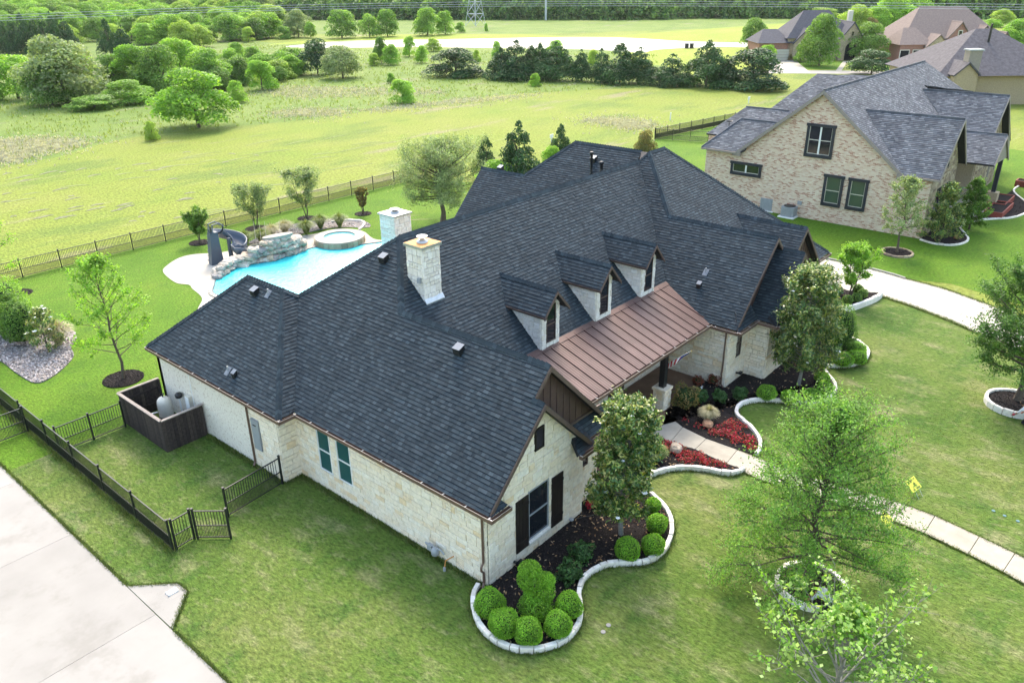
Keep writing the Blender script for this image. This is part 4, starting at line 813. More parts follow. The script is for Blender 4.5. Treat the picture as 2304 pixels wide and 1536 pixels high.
def boxr(mb, cx, cy, wx, wy, z0, z1, ang):
    c, s = math.cos(ang), math.sin(ang); mb.prism([(cx + x * c - y * s, cy + x * s + y * c) for x, y in ((-wx / 2, -wy / 2), (wx / 2, -wy / 2), (wx / 2, wy / 2), (-wx / 2, wy / 2))], z0, z1)
def fwin(parent, cx, cy, ang, x, y, w_, h, z, trim=None, mat=None):
    c, s = math.cos(ang), math.sin(ang); R = lambda a, b: (cx + a * c - b * s, cy + a * s + b * c); o_ = R(x, y); F = frame((o_[0], o_[1], 0), (c, s, 0), (s, -c, 0))
    mb = MB(); mb.fbox(F, -w_ / 2 - .15, w_ / 2 + .15, z - .15, z + h + .15, 0, .08); o = mb.build('window', trim or CREAM, parent); mb = MB(); mb.fbox(F, -w_ / 2, w_ / 2, z, z + h, .08, .1); mb.build('pane', mat or GLASS, o)
# screen-facing axis of the far houses: fronts face the camera
FA = math.atan2(-RC[0][1] * -1, RC[0][0]); FA = math.atan2(RC[0][1], RC[0][0])
def ax(cx, cy): 
    c, s = math.cos(FA), math.sin(FA); return lambda x, y: (cx + x * c - y * s, cy + x * s + y * c)
x, y = G(1835, 137); A = thing('stone_gable_house', 'house with dark slate hip roof, arched stone entry gable and brick garage wing', 'house', (x, y, 0)); L = ax(x, y)
rm, wm, bm_ = MB(), MB(), MB()
c_ = L(1.2, 7); boxr(wm, *c_, 14, 11, 0, 4.6, FA); hipr(rm, *c_, 14, 11, 4.4, 9.6, 5.4, FA)
c_ = L(-8.6, 6); boxr(bm_, *c_, 6.5, 9, 0, 3.6, FA); hipr(rm, *c_, 6.5, 9, 3.5, 6.0, 3.0, FA)
gabr(rm, wm, *L(-2.3, .8), 5, 8, 3.4, 6.4, FA); gabr(rm, wm, *L(7.0, 0), 4.6, 9, 4.2, 7.6, FA); gabr(rm, wm, *L(10.6, 2.5), 3.2, 8, 3.2, 5.2, FA)
rm.build('roof', FROOF[0], A); wm.build('wall', FST, A); bm_.build('garage_wing', RBR, A)
mb = MB(); cc = L(9.0, 8); boxr(mb, *cc, .9, .9, 4, 9.4, FA); mb.build('chimney', CREAM, A)
def archdoor(parent, o_, w_, h, name, mat):
    F = frame((o_[0], o_[1], 0), (math.cos(FA), math.sin(FA), 0), (math.sin(FA), -math.cos(FA), 0)); pts = [(-w_ / 2, 0), (w_ / 2, 0)] + [(w_ / 2 * math.cos(a), h - w_ / 2 + w_ / 2 * math.sin(a)) for a in np.linspace(0, PI, 9)]
    mb = MB(); mb.extr([F(u, v, .02) for u, v in pts], np.array(F(0, 0, .05)) - np.array(F(0, 0, 0))); return mb.build(name, mat, parent)
archdoor(A, L(7.0, 0), 2.2, 3.5, 'arched_entry', DARKIN); fwin(A, x, y, FA, 7.0, 0, .5, .8, 4.9, FST)
fwin(A, x, y, FA, -2.3, .8, 1.8, 1.7, .9); fwin(A, x, y, FA, 2.2, 1.5, 1.8, 1.7, .9)
gd = MB(); gF = frame((*L(-7.6, 1.5), 0), (math.cos(FA), math.sin(FA), 0), (math.sin(FA), -math.cos(FA), 0))
for k in range(4): gd.fbox(gF, -2.2, 2.2, .05 + k * .55, .55 + k * .55, -.02, .06)
gd.build('garage_door', CREAM, A)
mb = MB(); mb.extr([(*L(2.2, 1.2), 3.2), (*L(5.2, 1.2), 3.2), (*L(5.2, 3.5), 4.6), (*L(2.2, 3.5), 4.6)], (0, 0, .08)); mb.build('porch_roof', STEEL, A)
x, y = G(2090, 140); B_ = thing('brown_roof_house', 'large house with brown hip roof and small front gables beyond the neighbour', 'house', (x, y, 0)); L = ax(x, y)
rm, wm, bm_ = MB(), MB(), MB(); c_ = L(5, 9); boxr(bm_, *c_, 21, 15, 0, 3.8, FA); hipr(rm, *c_, 21, 15, 3.6, 10.2, 9.5, FA)
c_ = L(-3.4, 4); boxr(bm_, *c_, 6, 8, 0, 3.5, FA); hipr(rm, *c_, 6, 8, 3.4, 6.4, 2.5, FA)
gabr(rm, bm_, *L(6.0, 1.5), 4.6, 9, 4.4, 7.6, FA); gabr(rm, wm, *L(.8, -1), 4.6, 8, 3.0, 5.4, FA); gabr(rm, wm, *L(11.4, 2), 1.8, 5, 5.4, 6.8, FA); gabr(rm, wm, *L(15.2, 1), 3.0, 8, 3.2, 5.6, FA)
rm.build('roof', FROOF[1], B_); bm_.build('wall', RBR, B_); wm.build('stone_wall', FST, B_); fwin(B_, x, y, FA, .8, -1, 1.3, 1.7, .9, RBR, GLASSB); fwin(B_, x, y, FA, 6.0, 1.5, .6, .9, 4.9); fwin(B_, x, y, FA, 11.4, 2, .6, .9, 5.2)
for k in range(2): fwin(B_, x, y, FA + PI / 2 * 0, -5.4 + k * 2.6, -.05, 1.7, 2.2, .1, CREAM, DARKIN)
x, y = 120, 14; C_h = thing('mauve_roof_house', 'house with broad mottled mauve hip roof and dark flue pipe, behind the brick house', 'house', (x, y, 0)); L = ax(x, y)
rm, wm = MB(), MB(); boxr(wm, *L(2, 4), 19, 15, 0, 4.2, FA); hipr(rm, *L(2, 4), 19, 16, 4.0, 9.6, 2.6, FA); boxr(wm, *L(13, 1), 6, 10, 0, 5.0, FA); hipr(rm, *L(14, 4), 10, 10, 4.8, 8.0, 5.5, FA); gabr(rm, wm, *L(-4.4, -5.5), 3.2, 6, 4.3, 6.0, FA)
rm.build('roof', FROOF[2], C_h); wm.build('wall', FSTONE, C_h); mb = MB(); mb.tube([(*L(1.5, 1.5), 8.0), (*L(1.5, 1.5), 10.4)], .16, 8); mb.build('flue_pipe', BLACK, C_h); mb = MB(); boxr(mb, *L(-3.6, -4.6), 1.7, 1.4, 3.5, 7.4, FA); mb.build('chimney', TAN, C_h)
mb = MB(); boxr(mb, *L(-3.6, -4.6), 2.0, 1.7, 7.4, 7.6, FA); mb.build('chimney_cap', GREYP, C_h)
for nm_, pts in (('far_driveway', [(1690, 132), (1735, 134), (1790, 134), (1800, 145), (1825, 165), (1745, 165), (1735, 150), (1700, 140)]), ('far_parking_pad', [(1975, 128), (2050, 128), (2060, 145), (2110, 155), (2020, 160), (1985, 138)])): sheet(nm_, GL(pts), .012, CONCW)
sheet('far_street', GL([(1690, 158), (1960, 160), (2300, 170), (2300, 176), (1960, 167), (1690, 165)]), .008, CONC)
for nm_, pts in (('far_lawn', [(1772, 140), (1900, 139), (1900, 156), (1800, 156)]), ('far_lawn', [(1908, 139), (2000, 137), (2010, 158), (1912, 157)]), ('far_lawn', [(1980, 110), (2040, 112), (2060, 122), (1990, 124)])): sheet(nm_, GL(pts), .004, LAWNB)
sheet('far_path', GL([(1897, 138), (1908, 138), (1893, 160), (1880, 160)]), .014, WALKC)
# cars
def car(label, px, py, ang, paint, sc=1.0):
    x, y = G(px, py); t = thing('parked_car', label, 'car', (x, y, 0), 'cars parked at the far houses'); c, s = math.cos(ang), math.sin(ang)
    R = lambda a, b, z: (x + (a * c - b * s) * sc, y + (a * s + b * c) * sc, z * sc + .02)
    def sec(prof, w0, w1, mat, nm):
        mb = MB(); n = len(prof); P0 = [R(a, -(w0 if z < 1.0 else w1), z) for a, z in prof]; P1_ = [R(a, (w0 if z < 1.0 else w1), z) for a, z in prof]; B = len(mb.v); mb.v += P0 + P1_
        mb.face(range(B, B + n)); mb.face(reversed(range(B + n, B + 2 * n)))
        for i in range(n): j = (i + 1) % n; mb.face([B + j, B + i, B + n + i, B + n + j])
        return mb.build(nm, mat, t)
    sec([(-2.35, .35), (2.3, .35), (2.42, .6), (2.35, .95), (1.35, 1.08), (.75, 1.68), (-1.9, 1.72), (-2.3, 1.15), (-2.42, .6)], .95, .82, paint, 'body')
    mb = MB(); mb.hexa([R(.62, -.75, 1.12), R(1.32, -.85, 1.05), R(1.32, .85, 1.05), R(.62, .75, 1.12), R(.55, -.72, 1.6), R(.84, -.74, 1.6), R(.84, .74, 1.6), R(.55, .72, 1.6)]); mb.build('windshield', GLASS, t)
    mb = MB(); mb.hexa([R(-2.32, -.74, 1.15), R(-2.0, -.74, 1.12), R(-2.0, .74, 1.12), R(-2.32, .74, 1.15), R(-2.02, -.7, 1.6), R(-1.8, -.7, 1.6), R(-1.8, .7, 1.6), R(-2.02, .7, 1.6)]); mb.build('rear_window', GLASS, t)
    for sy in (-1, 1):
        mb = MB(); mb.hexa([R(-1.8, sy * .86, 1.1), R(.95, sy * .86, 1.1), R(.95, sy * .965, 1.02), R(-1.8, sy * .965, 1.02), R(-1.7, sy * .8, 1.58), R(.6, sy * .8, 1.58), R(.6, sy * .84, 1.56), R(-1.7, sy * .84, 1.56)]); mb.build('side_window', GLASS, t)
        for a in (-1.5, 1.5):
            mb = MB(); mb.tube([R(a, sy * .76, .36), R(a, sy * 1.0, .36)], .36 * sc, 14); wo = mb.build('wheel', BLACK, t); mb = MB(); mb.tube([R(a, sy * 1.0, .36), R(a, sy * 1.015, .36)], .2 * sc, 10); mb.build('rim', STEEL, wo)
        mb = MB(); q = R(2.4, sy * .7, .75); mb.box(q[0] - .12, q[0] + .12, q[1] - .12, q[1] + .12, q[2] - .08, q[2] + .08); mb.build('headlight', WHITE, t)
DKCAR = M('dark_car_paint', [(.02, .022, .028)], 3, .05, .25, .6, bstr=0); WCAR = M('white_car_paint', [(.75, .76, .78)], 3, .05, .25, .6, bstr=0)
car('dark SUV parked before the beige garage door of the stone gabled house', 1762, 133, FA - PI / 2, DKCAR); car('white SUV parked on the pale pad beside the brown roofed house', 2031, 125, FA + PI / 2, WCAR); car('white car half hidden behind a small tree at the driveway edge', 1709, 128, FA + .3, WCAR, .95)
for px, py in ((1791, 131), (1744, 131)):
    t = thing('wheelie_bin', 'dark green wheelie bin %s the dark SUV' % ('to the right of' if px > 1770 else 'to the left of'), 'bin', (*G(px, py), 0)); x, y = G(px, py); mb = MB(); mb.hexa([(x - .3, y - .3, 0), (x + .3, y - .3, 0), (x + .3, y + .3, 0), (x - .3, y + .3, 0), (x - .36, y - .36, 1.1), (x + .36, y - .36, 1.1), (x + .36, y + .36, 1.1), (x - .36, y + .36, 1.1)]); GB = M('green_bin', [(.03, .12, .05)], 3, .1, .5); mb.build('bin_body', GB, t); mb = MB(); mb.box(x - .4, x + .4, y - .4, y + .4, 1.1, 1.18); mb.build('lid', GB, t)
# ================================================================ FENCES
def fence(label, P, spacing=1.9, h=1.22, pk=.105, single=False, skip_end=False, name='iron_fence', grp=None, pr=.009):
    a, b = np.array(P[0], float), np.array(P[1], float); L = np.linalg.norm(b - a); t = (b - a) / L; nrm = np.array([-t[1], t[0]])
    th = thing(name, label, 'fence', (a[0], a[1], 0), grp); n = max(1, round(L / spacing)); ps = L / n
    q = lambda u, d=0: a + t * u + nrm * d
    def bar(mb, u0, u1, z0, z1, d):
        c = [q(u0, -d), q(u1, -d), q(u1, d), q(u0, d)]; mb.hexa([(*k, z0) for k in c] + [(*k, z1) for k in c])
    for i in range(n + (0 if skip_end else 1)):
        mb = MB(); u = i * ps; bar(mb, u - .033, u + .033, -.02, h + .06, .033); bar(mb, u - .042, u + .042, h + .06, h + .09, .042); mb.build('post', BLACK, th)
    for i in range(n):
        for z, w_ in ((h - .03, .02), (.58, .014), (.08, .016)): mb = MB(); bar(mb, i * ps + .034, (i + 1) * ps - .034, z - .018, z + .018, w_); mb.build('rail', BLACK, th)
    us = [i * ps + k * pk for i in range(n) for k in range(1, int(ps / pk)) if k * pk < ps - .05]
    us2 = [u + pk / 2 for u in us]
    if single:
        m0 = MB(); bar(m0, -pr, pr, .06, h - .04, pr); me = m0.mesh('picket', BLACK); 
        for u in us[:300]:
            o = link('picket', me, th, ((q(u) - a)[0], (q(u) - a)[1], 0)); o.matrix_parent_inverse.identity()
            o.location = (*(q(u) - a), 0)
            for v in ():
                pass
        # shared mesh was built about its own fence origin
        V = np.array([v.co[:] for v in me.vertices]); V[:, 0] -= a[0]; V[:, 1] -= a[1]; me.vertices.foreach_set('co', V.ravel()); me.update()
        us = us[300:]
    mb = MB()
    for u in us: bar(mb, u - pr, u + pr, .06, h - .04, pr)
    for u in us2: bar(mb, u - pr * .8, u + pr * .8, .06, .58, pr * .8)
    mb.build('picket_run', BLACK, th, kind='stuff')
    return th
fence('long black iron fence running beside the wide concrete driveway', [(-5.7, 9.55), (-5.7, 43.4)], 2.55, pk=.11, single=True)
fence('short black iron fence between the driveway fence and the wooden pump enclosure', [(-5.6, 19.03), (-2.85, 19.03)], 1.4, single=True)
fence('black iron fence piece at the lower left edge, outside the driveway fence', [(-5.8, 21.9), (-11.5, 21.9)], 2.5)
p0, p1, p2, p3, p4 = (-5.7, 9.5), (-4.9, 9.55), (-4.06, 8.58), (-3.45, 9.75), (-.95, 9.98)
fence('short black fence piece between the front corner post and the open gate', [(-5.6, 9.5), p1], .9, single=True)
fence('taller looking black fence panel from the gate to the stone house corner', [p3, p4], 2.6, single=True)
g_o = fence('open black iron gate swung out onto the side lawn', [(-4.82, 9.47), p2], 1.3, single=True, name='iron_gate'); g_o['category'] = 'gate'
fence('long black iron fence along the back of the yard before the open field', [(-5.6, 43.45), (36.5, 42.8)], 2.55, grp=None, pr=.01)
fence('black iron fence of the neighbouring yard, row nearer the field', [(67.76, 35.3), (83.4, 33.0)], 2.4, pr=.012)
fence('black iron fence of the neighbouring yard, row nearer the brick house', [(67.76, 35.2), (70.2, 27.5), ], 2.2, pr=.012)
# ================================================================ PUMP ENCLOSURE AND EQUIPMENT
PE = thing('pump_enclosure', 'dark weathered wooden board enclosure around the pool equipment', 'enclosure', (-1.7, 17.5, 0))
def boardfence(a, b, out, h=1.5, wd=.145):
    a = np.array(a, float); b = np.array(b, float); L = np.linalg.norm(b - a); t = (b - a) / L; o = np.array(out, float); n = int(L / wd)
    for i in range(n):
        u0, u1 = i * L / n + .004, (i + 1) * L / n - .004; d = random.uniform(0, .008); c = [a + t * u0 + o * (-.012 - d), a + t * u1 + o * (-.012 - d), a + t * u1 + o * (.012 - d), a + t * u0 + o * (.012 - d)]
        mb = MB(); mb.rr = random.random(); mb.hexa([(*k, 0) for k in c] + [(*k, h - .03) for k in c]); mb.build('board', OLDWOOD, PE)
    for z in (.35, 1.05): c = [a - o * .06, b - o * .06, b - o * .022, a - o * .022]; mb = MB(); mb.hexa([(*k, z) for k in c] + [(*k, z + .09) for k in c]); mb.build('rail', OLDWOOD, PE)
    c = [a - o * .07, b - o * .07, b + o * .07, a + o * .07]; mb = MB(); mb.hexa([(*k, h - .028) for k in c] + [(*k, h + .012) for k in c]); mb.build('cap_board', WOODCAP, PE)
boardfence((-2.7, 19.4), (-2.7, 15.62), (-1, 0)); boardfence((-2.7, 15.62), (-.85, 15.62), (0, -1)); boardfence((-2.7, 19.4), (-.85, 19.4), (0, 1))
for x, y in ((-2.64, 15.68), (-2.64, 19.34), (-.9, 15.7), (-.9, 19.32)): mb = MB(); mb.box(x - .045, x + .045, y - .045, y + .045, 0, 1.46); mb.build('post', OLDWOOD, PE)
t = thing('filter_tank', 'cream pool filter tank with black clamp band inside the wooden enclosure', 'filter tank', (-1.6, 17.55, 0))
mb = MB(); mb.lathe((-1.6, 17.55, 0), [(.26, .0), (.29, .1), (.3, .55)], 20, False); mb.build('lower_shell', CREAM, t, True); mb = MB(); mb.lathe((-1.6, 17.55, 0), [(.3, .60), (.3, 1.2), (.27, 1.35), (.18, 1.45), (.05, 1.49), (.001, 1.49)], 20, False); mb.build('upper_shell', CREAM, t, True)
mb = MB(); mb.lathe((-1.6, 17.55, 0), [(.3, .54), (.325, .55), (.325, .6), (.3, .61)], 20, False); mb.build('clamp_band', BLACK, t); mb = MB(); mb.tube([(-1.6, 17.55, 1.48), (-1.6, 17.55, 1.6), (-1.52, 17.55, 1.62)], .03, 6); mb.build('gauge', BLACK, t)
t = thing('pool_plumbing', 'white pool pipes with a black pump head behind the cream tank', 'pipework', (-1.3, 17.2, 0))
for P in ([(-1.9, 17.7, .35), (-2.2, 17.9, .35), (-2.2, 17.9, .75), (-1.85, 17.8, .75)], [(-2.3, 18.4, .3), (-2.3, 17.4, .3), (-1.5, 17.0, .3)], [(-1.25, 17.5, .4), (-.95, 16.7, .4), (-.95, 16.4, .1)], [(-1.0, 17.35, .1), (-1.0, 17.35, 1.25)]): mb = MB(); mb.tube(P, .035, 7); mb.build('pipe', WHITE, t)
mb = MB(); mb.lathe((-1.0, 17.35, 1.25), [(.05, 0), (.15, .04), (.17, .16), (.12, .24), (.001, .26)], 10); mb.build('pump_head', BLACK, t, True)
t = thing('control_box', 'pale electrical control box on the white painted brick wall', 'electrical box', (-.9, 16.75, 0)); mb = MB(); mb.box(-.98, -.81, 16.5, 16.85, .75, 1.55); mb.build('case', CREAM, t); mb = MB(); mb.box(-.995, -.98, 16.52, 16.83, .8, 1.5); mb.build('cover', WHITE, t); mb = MB(); mb.tube([(-.88, 16.3, .4), (-.88, 16.3, 3.0)], .018, 5); mb.build('conduit', WHITE, t)
t = thing('gas_meter', 'pale grey gas meter and pipes at the foot of the long stone wall', 'gas meter', (-.25, 2.2, 0))
mb = MB(); mb.lathe((-.28, 2.15, .28), [(.06, 0), (.14, .06), (.15, .24), (.08, .33), (.001, .34)], 10); mb.build('meter_body', GREYP, t, True); mb = MB(); mb.box(-.33, -.2, 2.3, 2.5, .4, .6); mb.build('regulator', GREYP, t)
mb = MB(); mb.tube([(-.12, 2.75, .35), (-.25, 2.65, .55), (-.25, 1.9, .6), (-.25, 1.75, .5)], .03, 6); mb.build('pipe', GREYP, t)
t = thing('water_tap', 'rusty outdoor standpipe right of the gas meter by the long stone wall', 'tap', (-.3, 1.6, 0)); mb = MB(); mb.tube([(-.06, 1.5, .45), (-.35, 1.6, .4), (-.4, 1.62, .1), (-.4, 1.62, -.05)], .022, 6); mb.build('pipe', RUST, t); mb = MB(); mb.lathe((-.4, 1.62, 0), [(.05, 0), (.05, .13), (.02, .16)], 8); mb.build('valve', GREYP, t)
# ================================================================ BEDS
def leafq(P, size, up=.3, asp=.5, nrm=None, jit=1.0):
    """diamond leaf quads at points P"""
    n = len(P); P = np.asarray(P, float); d = rng.normal(size=(n, 3)); 
    if nrm is not None: d = d * jit + nrm * 1.0
    d[:, 2] += up; d /= np.linalg.norm(d, axis=1)[:, None]
    a = rng.normal(size=(n, 3)); a -= d * (a * d).sum(1)[:, None]; a /= np.linalg.norm(a, axis=1)[:, None]; b = np.cross(d, a)
    s = (size * rng.uniform(.65, 1.25, n))[:, None] * .5
    return np.stack([P - a * s, P + b * s * asp + d * s * .12, P + a * s, P - b * s * asp + d * s * .12], 1)
def inpoly(pts, poly):
    x, y = pts[:, 0], pts[:, 1]; r = np.zeros(len(pts), bool); n = len(poly)
    for i in range(n):
        (x1, y1), (x2_, y2) = poly[i][:2], poly[(i + 1) % n][:2]
        c = ((y1 > y) != (y2 > y)) & (x < (x2_ - x1) * (y - y1) / ((y2 - y1) if y2 != y1 else 1e-9) + x1); r ^= c
    return r
def scatter(poly, n):
    P = np.array([p[:2] for p in poly]); lo, hi = P.min(0), P.max(0); q = rng.uniform(lo, hi, (n, 2)); return q[inpoly(q, poly)]
def bed(label, poly, mat, chips, chipmat, csize, dry=0, z=.07, name='mulch_bed', chipname='mulch_chips', asp=.5):
    o = sheet(name, poly, z, mat, label, None, 'structure', th=.08)
    if chips:
        q = scatter(poly, chips); me = quads_mesh(chipname, leafq(np.c_[q, np.full(len(q), z + .012)], csize, 2.2, asp), chipmat); tag(link(chipname, me), kind='stuff')
    if dry:
        q = scatter(poly, dry); me = quads_mesh('fallen_leaves', leafq(np.c_[q, np.full(len(q), z + .03)], .13, 2.5, .4), DRYLEAF); tag(link('fallen_leaves', me), kind='stuff')
def edging(label, path, ln=(.26, .44), w_=.15, h=.2, mat=None, closed=False, grp=None, lo=0.0):
    P = [np.array(p[:2]) for p in path]; t = thing('stone_edging', label, 'edging', (P[0][0], P[0][1], 0), grp)
    if closed: P.append(P[0])
    cum = [0]
    for a, b in zip(P, P[1:]): cum.append(cum[-1] + np.linalg.norm(b - a))
    def at(u):
        u = min(max(u, 0), cum[-1]); i = 0
        while i < len(cum) - 2 and cum[i + 1] < u: i += 1
        f = (u - cum[i]) / max(cum[i + 1] - cum[i], 1e-6); return P[i] + (P[i + 1] - P[i]) * f
    u = 0
    while u < cum[-1] - .1:
        l = min(random.uniform(*ln), cum[-1] - u); a, b = at(u + .008), at(u + l - .008); d = b - a; L = np.linalg.norm(d); d /= max(L, 1e-6); n = np.array([-d[1], d[0]]) * w_ / 2; hh = h + random.uniform(-.02, .02); k = .82; j = lambda: random.uniform(-.008, .008)
        ai, bi = a + d * .012, b - d * .012
        c0 = [a - n, b - n, b + n, a + n]; c1 = [ai - n * k, bi - n * k, bi + n * k, ai + n * k]
        mb = MB(); mb.rr = random.random(); B = len(mb.v); mb.v += [(*c, lo) for c in c0] + [(c[0] + j(), c[1] + j(), hh * .88) for c in c0] + [(c[0] + j(), c[1] + j(), hh) for c in c1]
        mb.face((B + 8, B + 9, B + 10, B + 11))
        for i in range(4): jn = (i + 1) % 4; mb.face((B + i, B + jn, B + 4 + jn, B + 4 + i)); mb.face((B + 4 + i, B + 4 + jn, B + 8 + jn, B + 8 + i))
        mb.build('edging_stone', mat or LIMEW, t); u += l
    return t
EA = smooth(GL([(1077, 1320), (1068, 1335), (1064, 1360), (1070, 1388), (1085, 1418), (1110, 1442), (1140, 1458), (1170, 1466), (1200, 1466), (1235, 1459), (1268, 1446), (1292, 1424), (1305, 1398), (1306, 1368), (1302, 1345), (1306, 1320), (1318, 1300), (1340, 1284), (1370, 1273), (1410, 1270), (1450, 1268), (1485, 1252), (1502, 1228), (1511, 1198), (1508, 1170), (1497, 1147), (1480, 1130), (1462, 1112), (1448, 1094), (1450, 1080), (1470, 1070), (1500, 1060), (1540, 1056), (1590, 1060), (1635, 1069), (1660, 1066), (1672, 1058)]), 5)
edging('white limestone edging curving round the mulch bed at the near house corner', EA)
bedA = EA + GL([(1633, 1045), (1563, 1013), (1507, 997), (1462, 975)]) + [(6.5, .95), (6.5, .3), (5.05, .3), (5.05, -.02), (-.02, -.02), (-.25, .1)]
bed('black mulch bed along the front gable wall', bedA, MULCH, 9000, CHIP, .09, 900)
EB = smooth(GL([(1700, 1026), (1710, 1012), (1706, 988), (1685, 962), (1662, 942), (1656, 927), (1668, 912), (1700, 904), (1740, 904), (1790, 909), (1835, 911), (1862, 902), (1878, 884), (1876, 866), (1862, 848), (1854, 834), (1862, 827), (1885, 827), (1915, 825), (1942, 815), (1953, 799), (1946, 784), (1932, 773), (1905, 760), (1880, 735), (1868, 718), (1880, 706)]), 5)
edging('white limestone edging winding round the mulch bed right of the front walk', EB)
bedB = EB + GL([(1880, 690), (1850, 660)]) + [(30, 1.7), (22.9, 1.7), (22.9, -.6), (19, -.6), (19, .4), (17.05, .4), (17.1, 1.45), (13.3, 1.45), (12.9, 1.15), (12.2, .9)] + GL([(1488, 925), (1536, 962), (1589, 988), (1659, 1013)])
bed('black mulch bed right of the front walk', bedB, MULCH, 9000, CHIP, .09, 500)
EC = smooth(GL([(1872, 712), (1892, 705), (1920, 697), (1950, 686), (1972, 676), (1981, 668)]), 5)
edging('higher white stone edging of the small bed beside the driveway', EC, (.35, .55), .2, .34)
bed('small mulch bed beside the driveway', EC + GL([(1983, 664), (1940, 662), (1905, 658), (1870, 650), (1850, 680)]), MULCH, 900, CHIP, .12, 60, z=.16)
def ring(cx, cy, rx, ry, n=28, a0=0): return [(cx + rx * math.cos(2 * PI * i / n + a0), cy + ry * math.sin(2 * PI * i / n + a0)) for i in range(n)]
BO = (6.55, -7.95); R1 = ring(BO[0], BO[1], 1.05, 1.05)
edging('ring of white limestone round the large leafy oak in the front lawn', R1, closed=True); bed('mulch ring under the large oak', ring(*BO, .98, .98), MULCH, 900, CHIP, .09, 60, z=.12)
OR = (23.75, -10.35); edging('ring of white limestone round the oak at the right edge', ring(*OR, 1.15, 1.15), h=.3, closed=True); bed('mulch ring under the oak at the right edge', ring(*OR, 1.08, 1.08), MULCH, 900, CHIP, .1, z=.2)
NT = G(2018, 570); edging('ring of tan stones round the young tree on the neighbouring lawn', ring(*NT, 1.0, 1.0, 20), h=.14, mat=FSTONE, closed=True); bed('mulch ring on the neighbouring lawn', ring(*NT, .95, .95), MULCH, 300, CHIP, .12)
EN = smooth(GL([(2070, 540), (2100, 549), (2140, 553), (2168, 548), (2178, 538), (2165, 522), (2160, 510), (2185, 500), (2230, 494), (2270, 492), (2300, 484), (2320, 470), (2300, 450), (2280, 430), (2300, 415)]), 4)
edging('thin pale stone edging winding along the beds of the brick house', EN, h=.12, w_=.14); bed('dark mulch bed before the brick house', EN + [(62, -1.8), (53, .15), (46.9, .1)], MULCH, 2000, CHIP, .14)
YT = (-.76, 23.65); bed('round black mulch patch under the young open-crowned tree', ring(*YT, .95, .95), MULCH, 2500, CHIP, .08, z=.03)
for q, r_, in (((450, 546), .8), ((578, 514), .9), ((690, 491), .75), ((817, 481), .7), ((42, 660), .8)): bed('round mulch patch under a small back-yard tree', ring(*G(*q), r_, r_), MULCH, 250, CHIP, .1, z=.02)
# back-yard gravel bed left
BG = smooth(GL([(-60, 790), (0, 812), (40, 842), (80, 862), (115, 850), (150, 822), (166, 800), (160, 782), (172, 762), (165, 745), (140, 736), (60, 730), (-60, 728)]), 4, True)
bed('pebble bed in the back yard at the left edge', BG, GRAVB, 9000, GRAVEL, .13, z=.05, name='pebble_bed', chipname='pebbles', asp=.7)
# ================================================================ POOL
PW = smooth(GL([(483, 641), (490, 620), (510, 607), (545, 598), (600, 591), (650, 577), (690, 563), (730, 555), (780, 556), (830, 550), (868, 547), (895, 560)]) + [(21.5, 25.5), (18, 24.5), (14.5, 25.5), (11.5, 26.2), (9.0, 27.8), (8.2, 30.3)], 5, True)
PD = smooth(GL([(367, 612), (378, 596), (405, 580), (440, 572), (500, 568), (560, 552), (620, 535), (700, 528), (760, 515), (815, 520), (850, 540)]) + [(24, 29), (25, 25), (22, 20.5), (6.0, 20.5), (5.8, 25.5), (6.0, 28.5)] + GL([(455, 672), (433, 650), (425, 641), (395, 636)]), 5, True)
sheet('pool_deck', PD, .02, CONCW)
m, nt_, p = mk('pool_water'); co = nd(nt_, 'ShaderNodeTexCoord').outputs['Object']; p.inputs['Base Color'].default_value = (.02, .40, .46, 1); p.inputs['Roughness'].default_value = .27; p.inputs['IOR'].default_value = 1.33; p.inputs['Specular IOR Level'].default_value = 1
bump(nt_, p, noise(nt_, co, 3.5, 3, .6), .6, .08); POOLW = m
mb = MB(); mb.poly([(x, y, .05) for x, y in PW]); po = thing('swimming_pool', 'turquoise free-form swimming pool behind the house', 'swimming pool', (15, 29, 0)); me = mb.mesh('water', POOLW, org(po))
if me.polygons[0].normal.z < 0: me.flip_normals()
link('water', me, po)
cp = MB(); n_ = len(PW); C0 = np.mean(np.array(PW), 0)
for i in range(0, n_, 1):
    a, b = np.array(PW[i]), np.array(PW[(i + 1) % n_]); d = b - a; L = np.linalg.norm(d); 
    if L < 1e-3: continue
    d /= L; nn = np.array([d[1], -d[0]]); 
    if nn.dot(a - C0) < 0: nn = -nn
    cp = MB(); cp.rr = random.random(); c = [a + d * .01 - nn * .02, b - d * .01 - nn * .02, b - d * .01 + nn * .28, a + d * .01 + nn * .28]; cp.hexa([(*k, .0) for k in c] + [(*k, .085) for k in c]); cp.build('coping_stone', CONCW if i % 3 else GREYP if 0 else CONCW, po)
tl = MB(); tl.tube([(x * .999 + .001 * C0[0], y, .058) for x, y in PW] + [(PW[0][0], PW[0][1], .058)], .05, 5, False); tl.build('waterline_tile', M('waterline_tile', [(.05, .09, .11), (.10, .14, .15)], 6, .3, .4, bstr=0), po)
SPX = G(765, 545); sp_ = thing('spa', 'raised round spa with stone rim at the far side of the pool', 'spa', (*SPX, 0))
sx, sy = SPX; mb = MB(); mb.lathe((sx, sy, 0), [(1.75, 0), (1.8, .42), (1.8, .48), (1.15, .5), (1.12, .38)], 28, False); mb.build('rim', CONCW, sp_); mb = MB(); mb.lathe((sx, sy, 0), [(1.13, .40), (.001, .40)], 24, False); mb.build('water', POOLW, sp_)
for k in range(26): a0, a1_ = 2 * PI * k / 26 + .01, 2 * PI * (k + 1) / 26 - .01; mb = MB(); mb.rr = random.random(); mb.hexa([(sx + r * math.cos(a), sy + r * math.sin(a), z) for z in (.0, .4) for r, a in ((1.74, a0), (1.86, a0), (1.86, a1_), (1.74, a1_))]); mb.build('rim_stone', FSTONE, sp_)
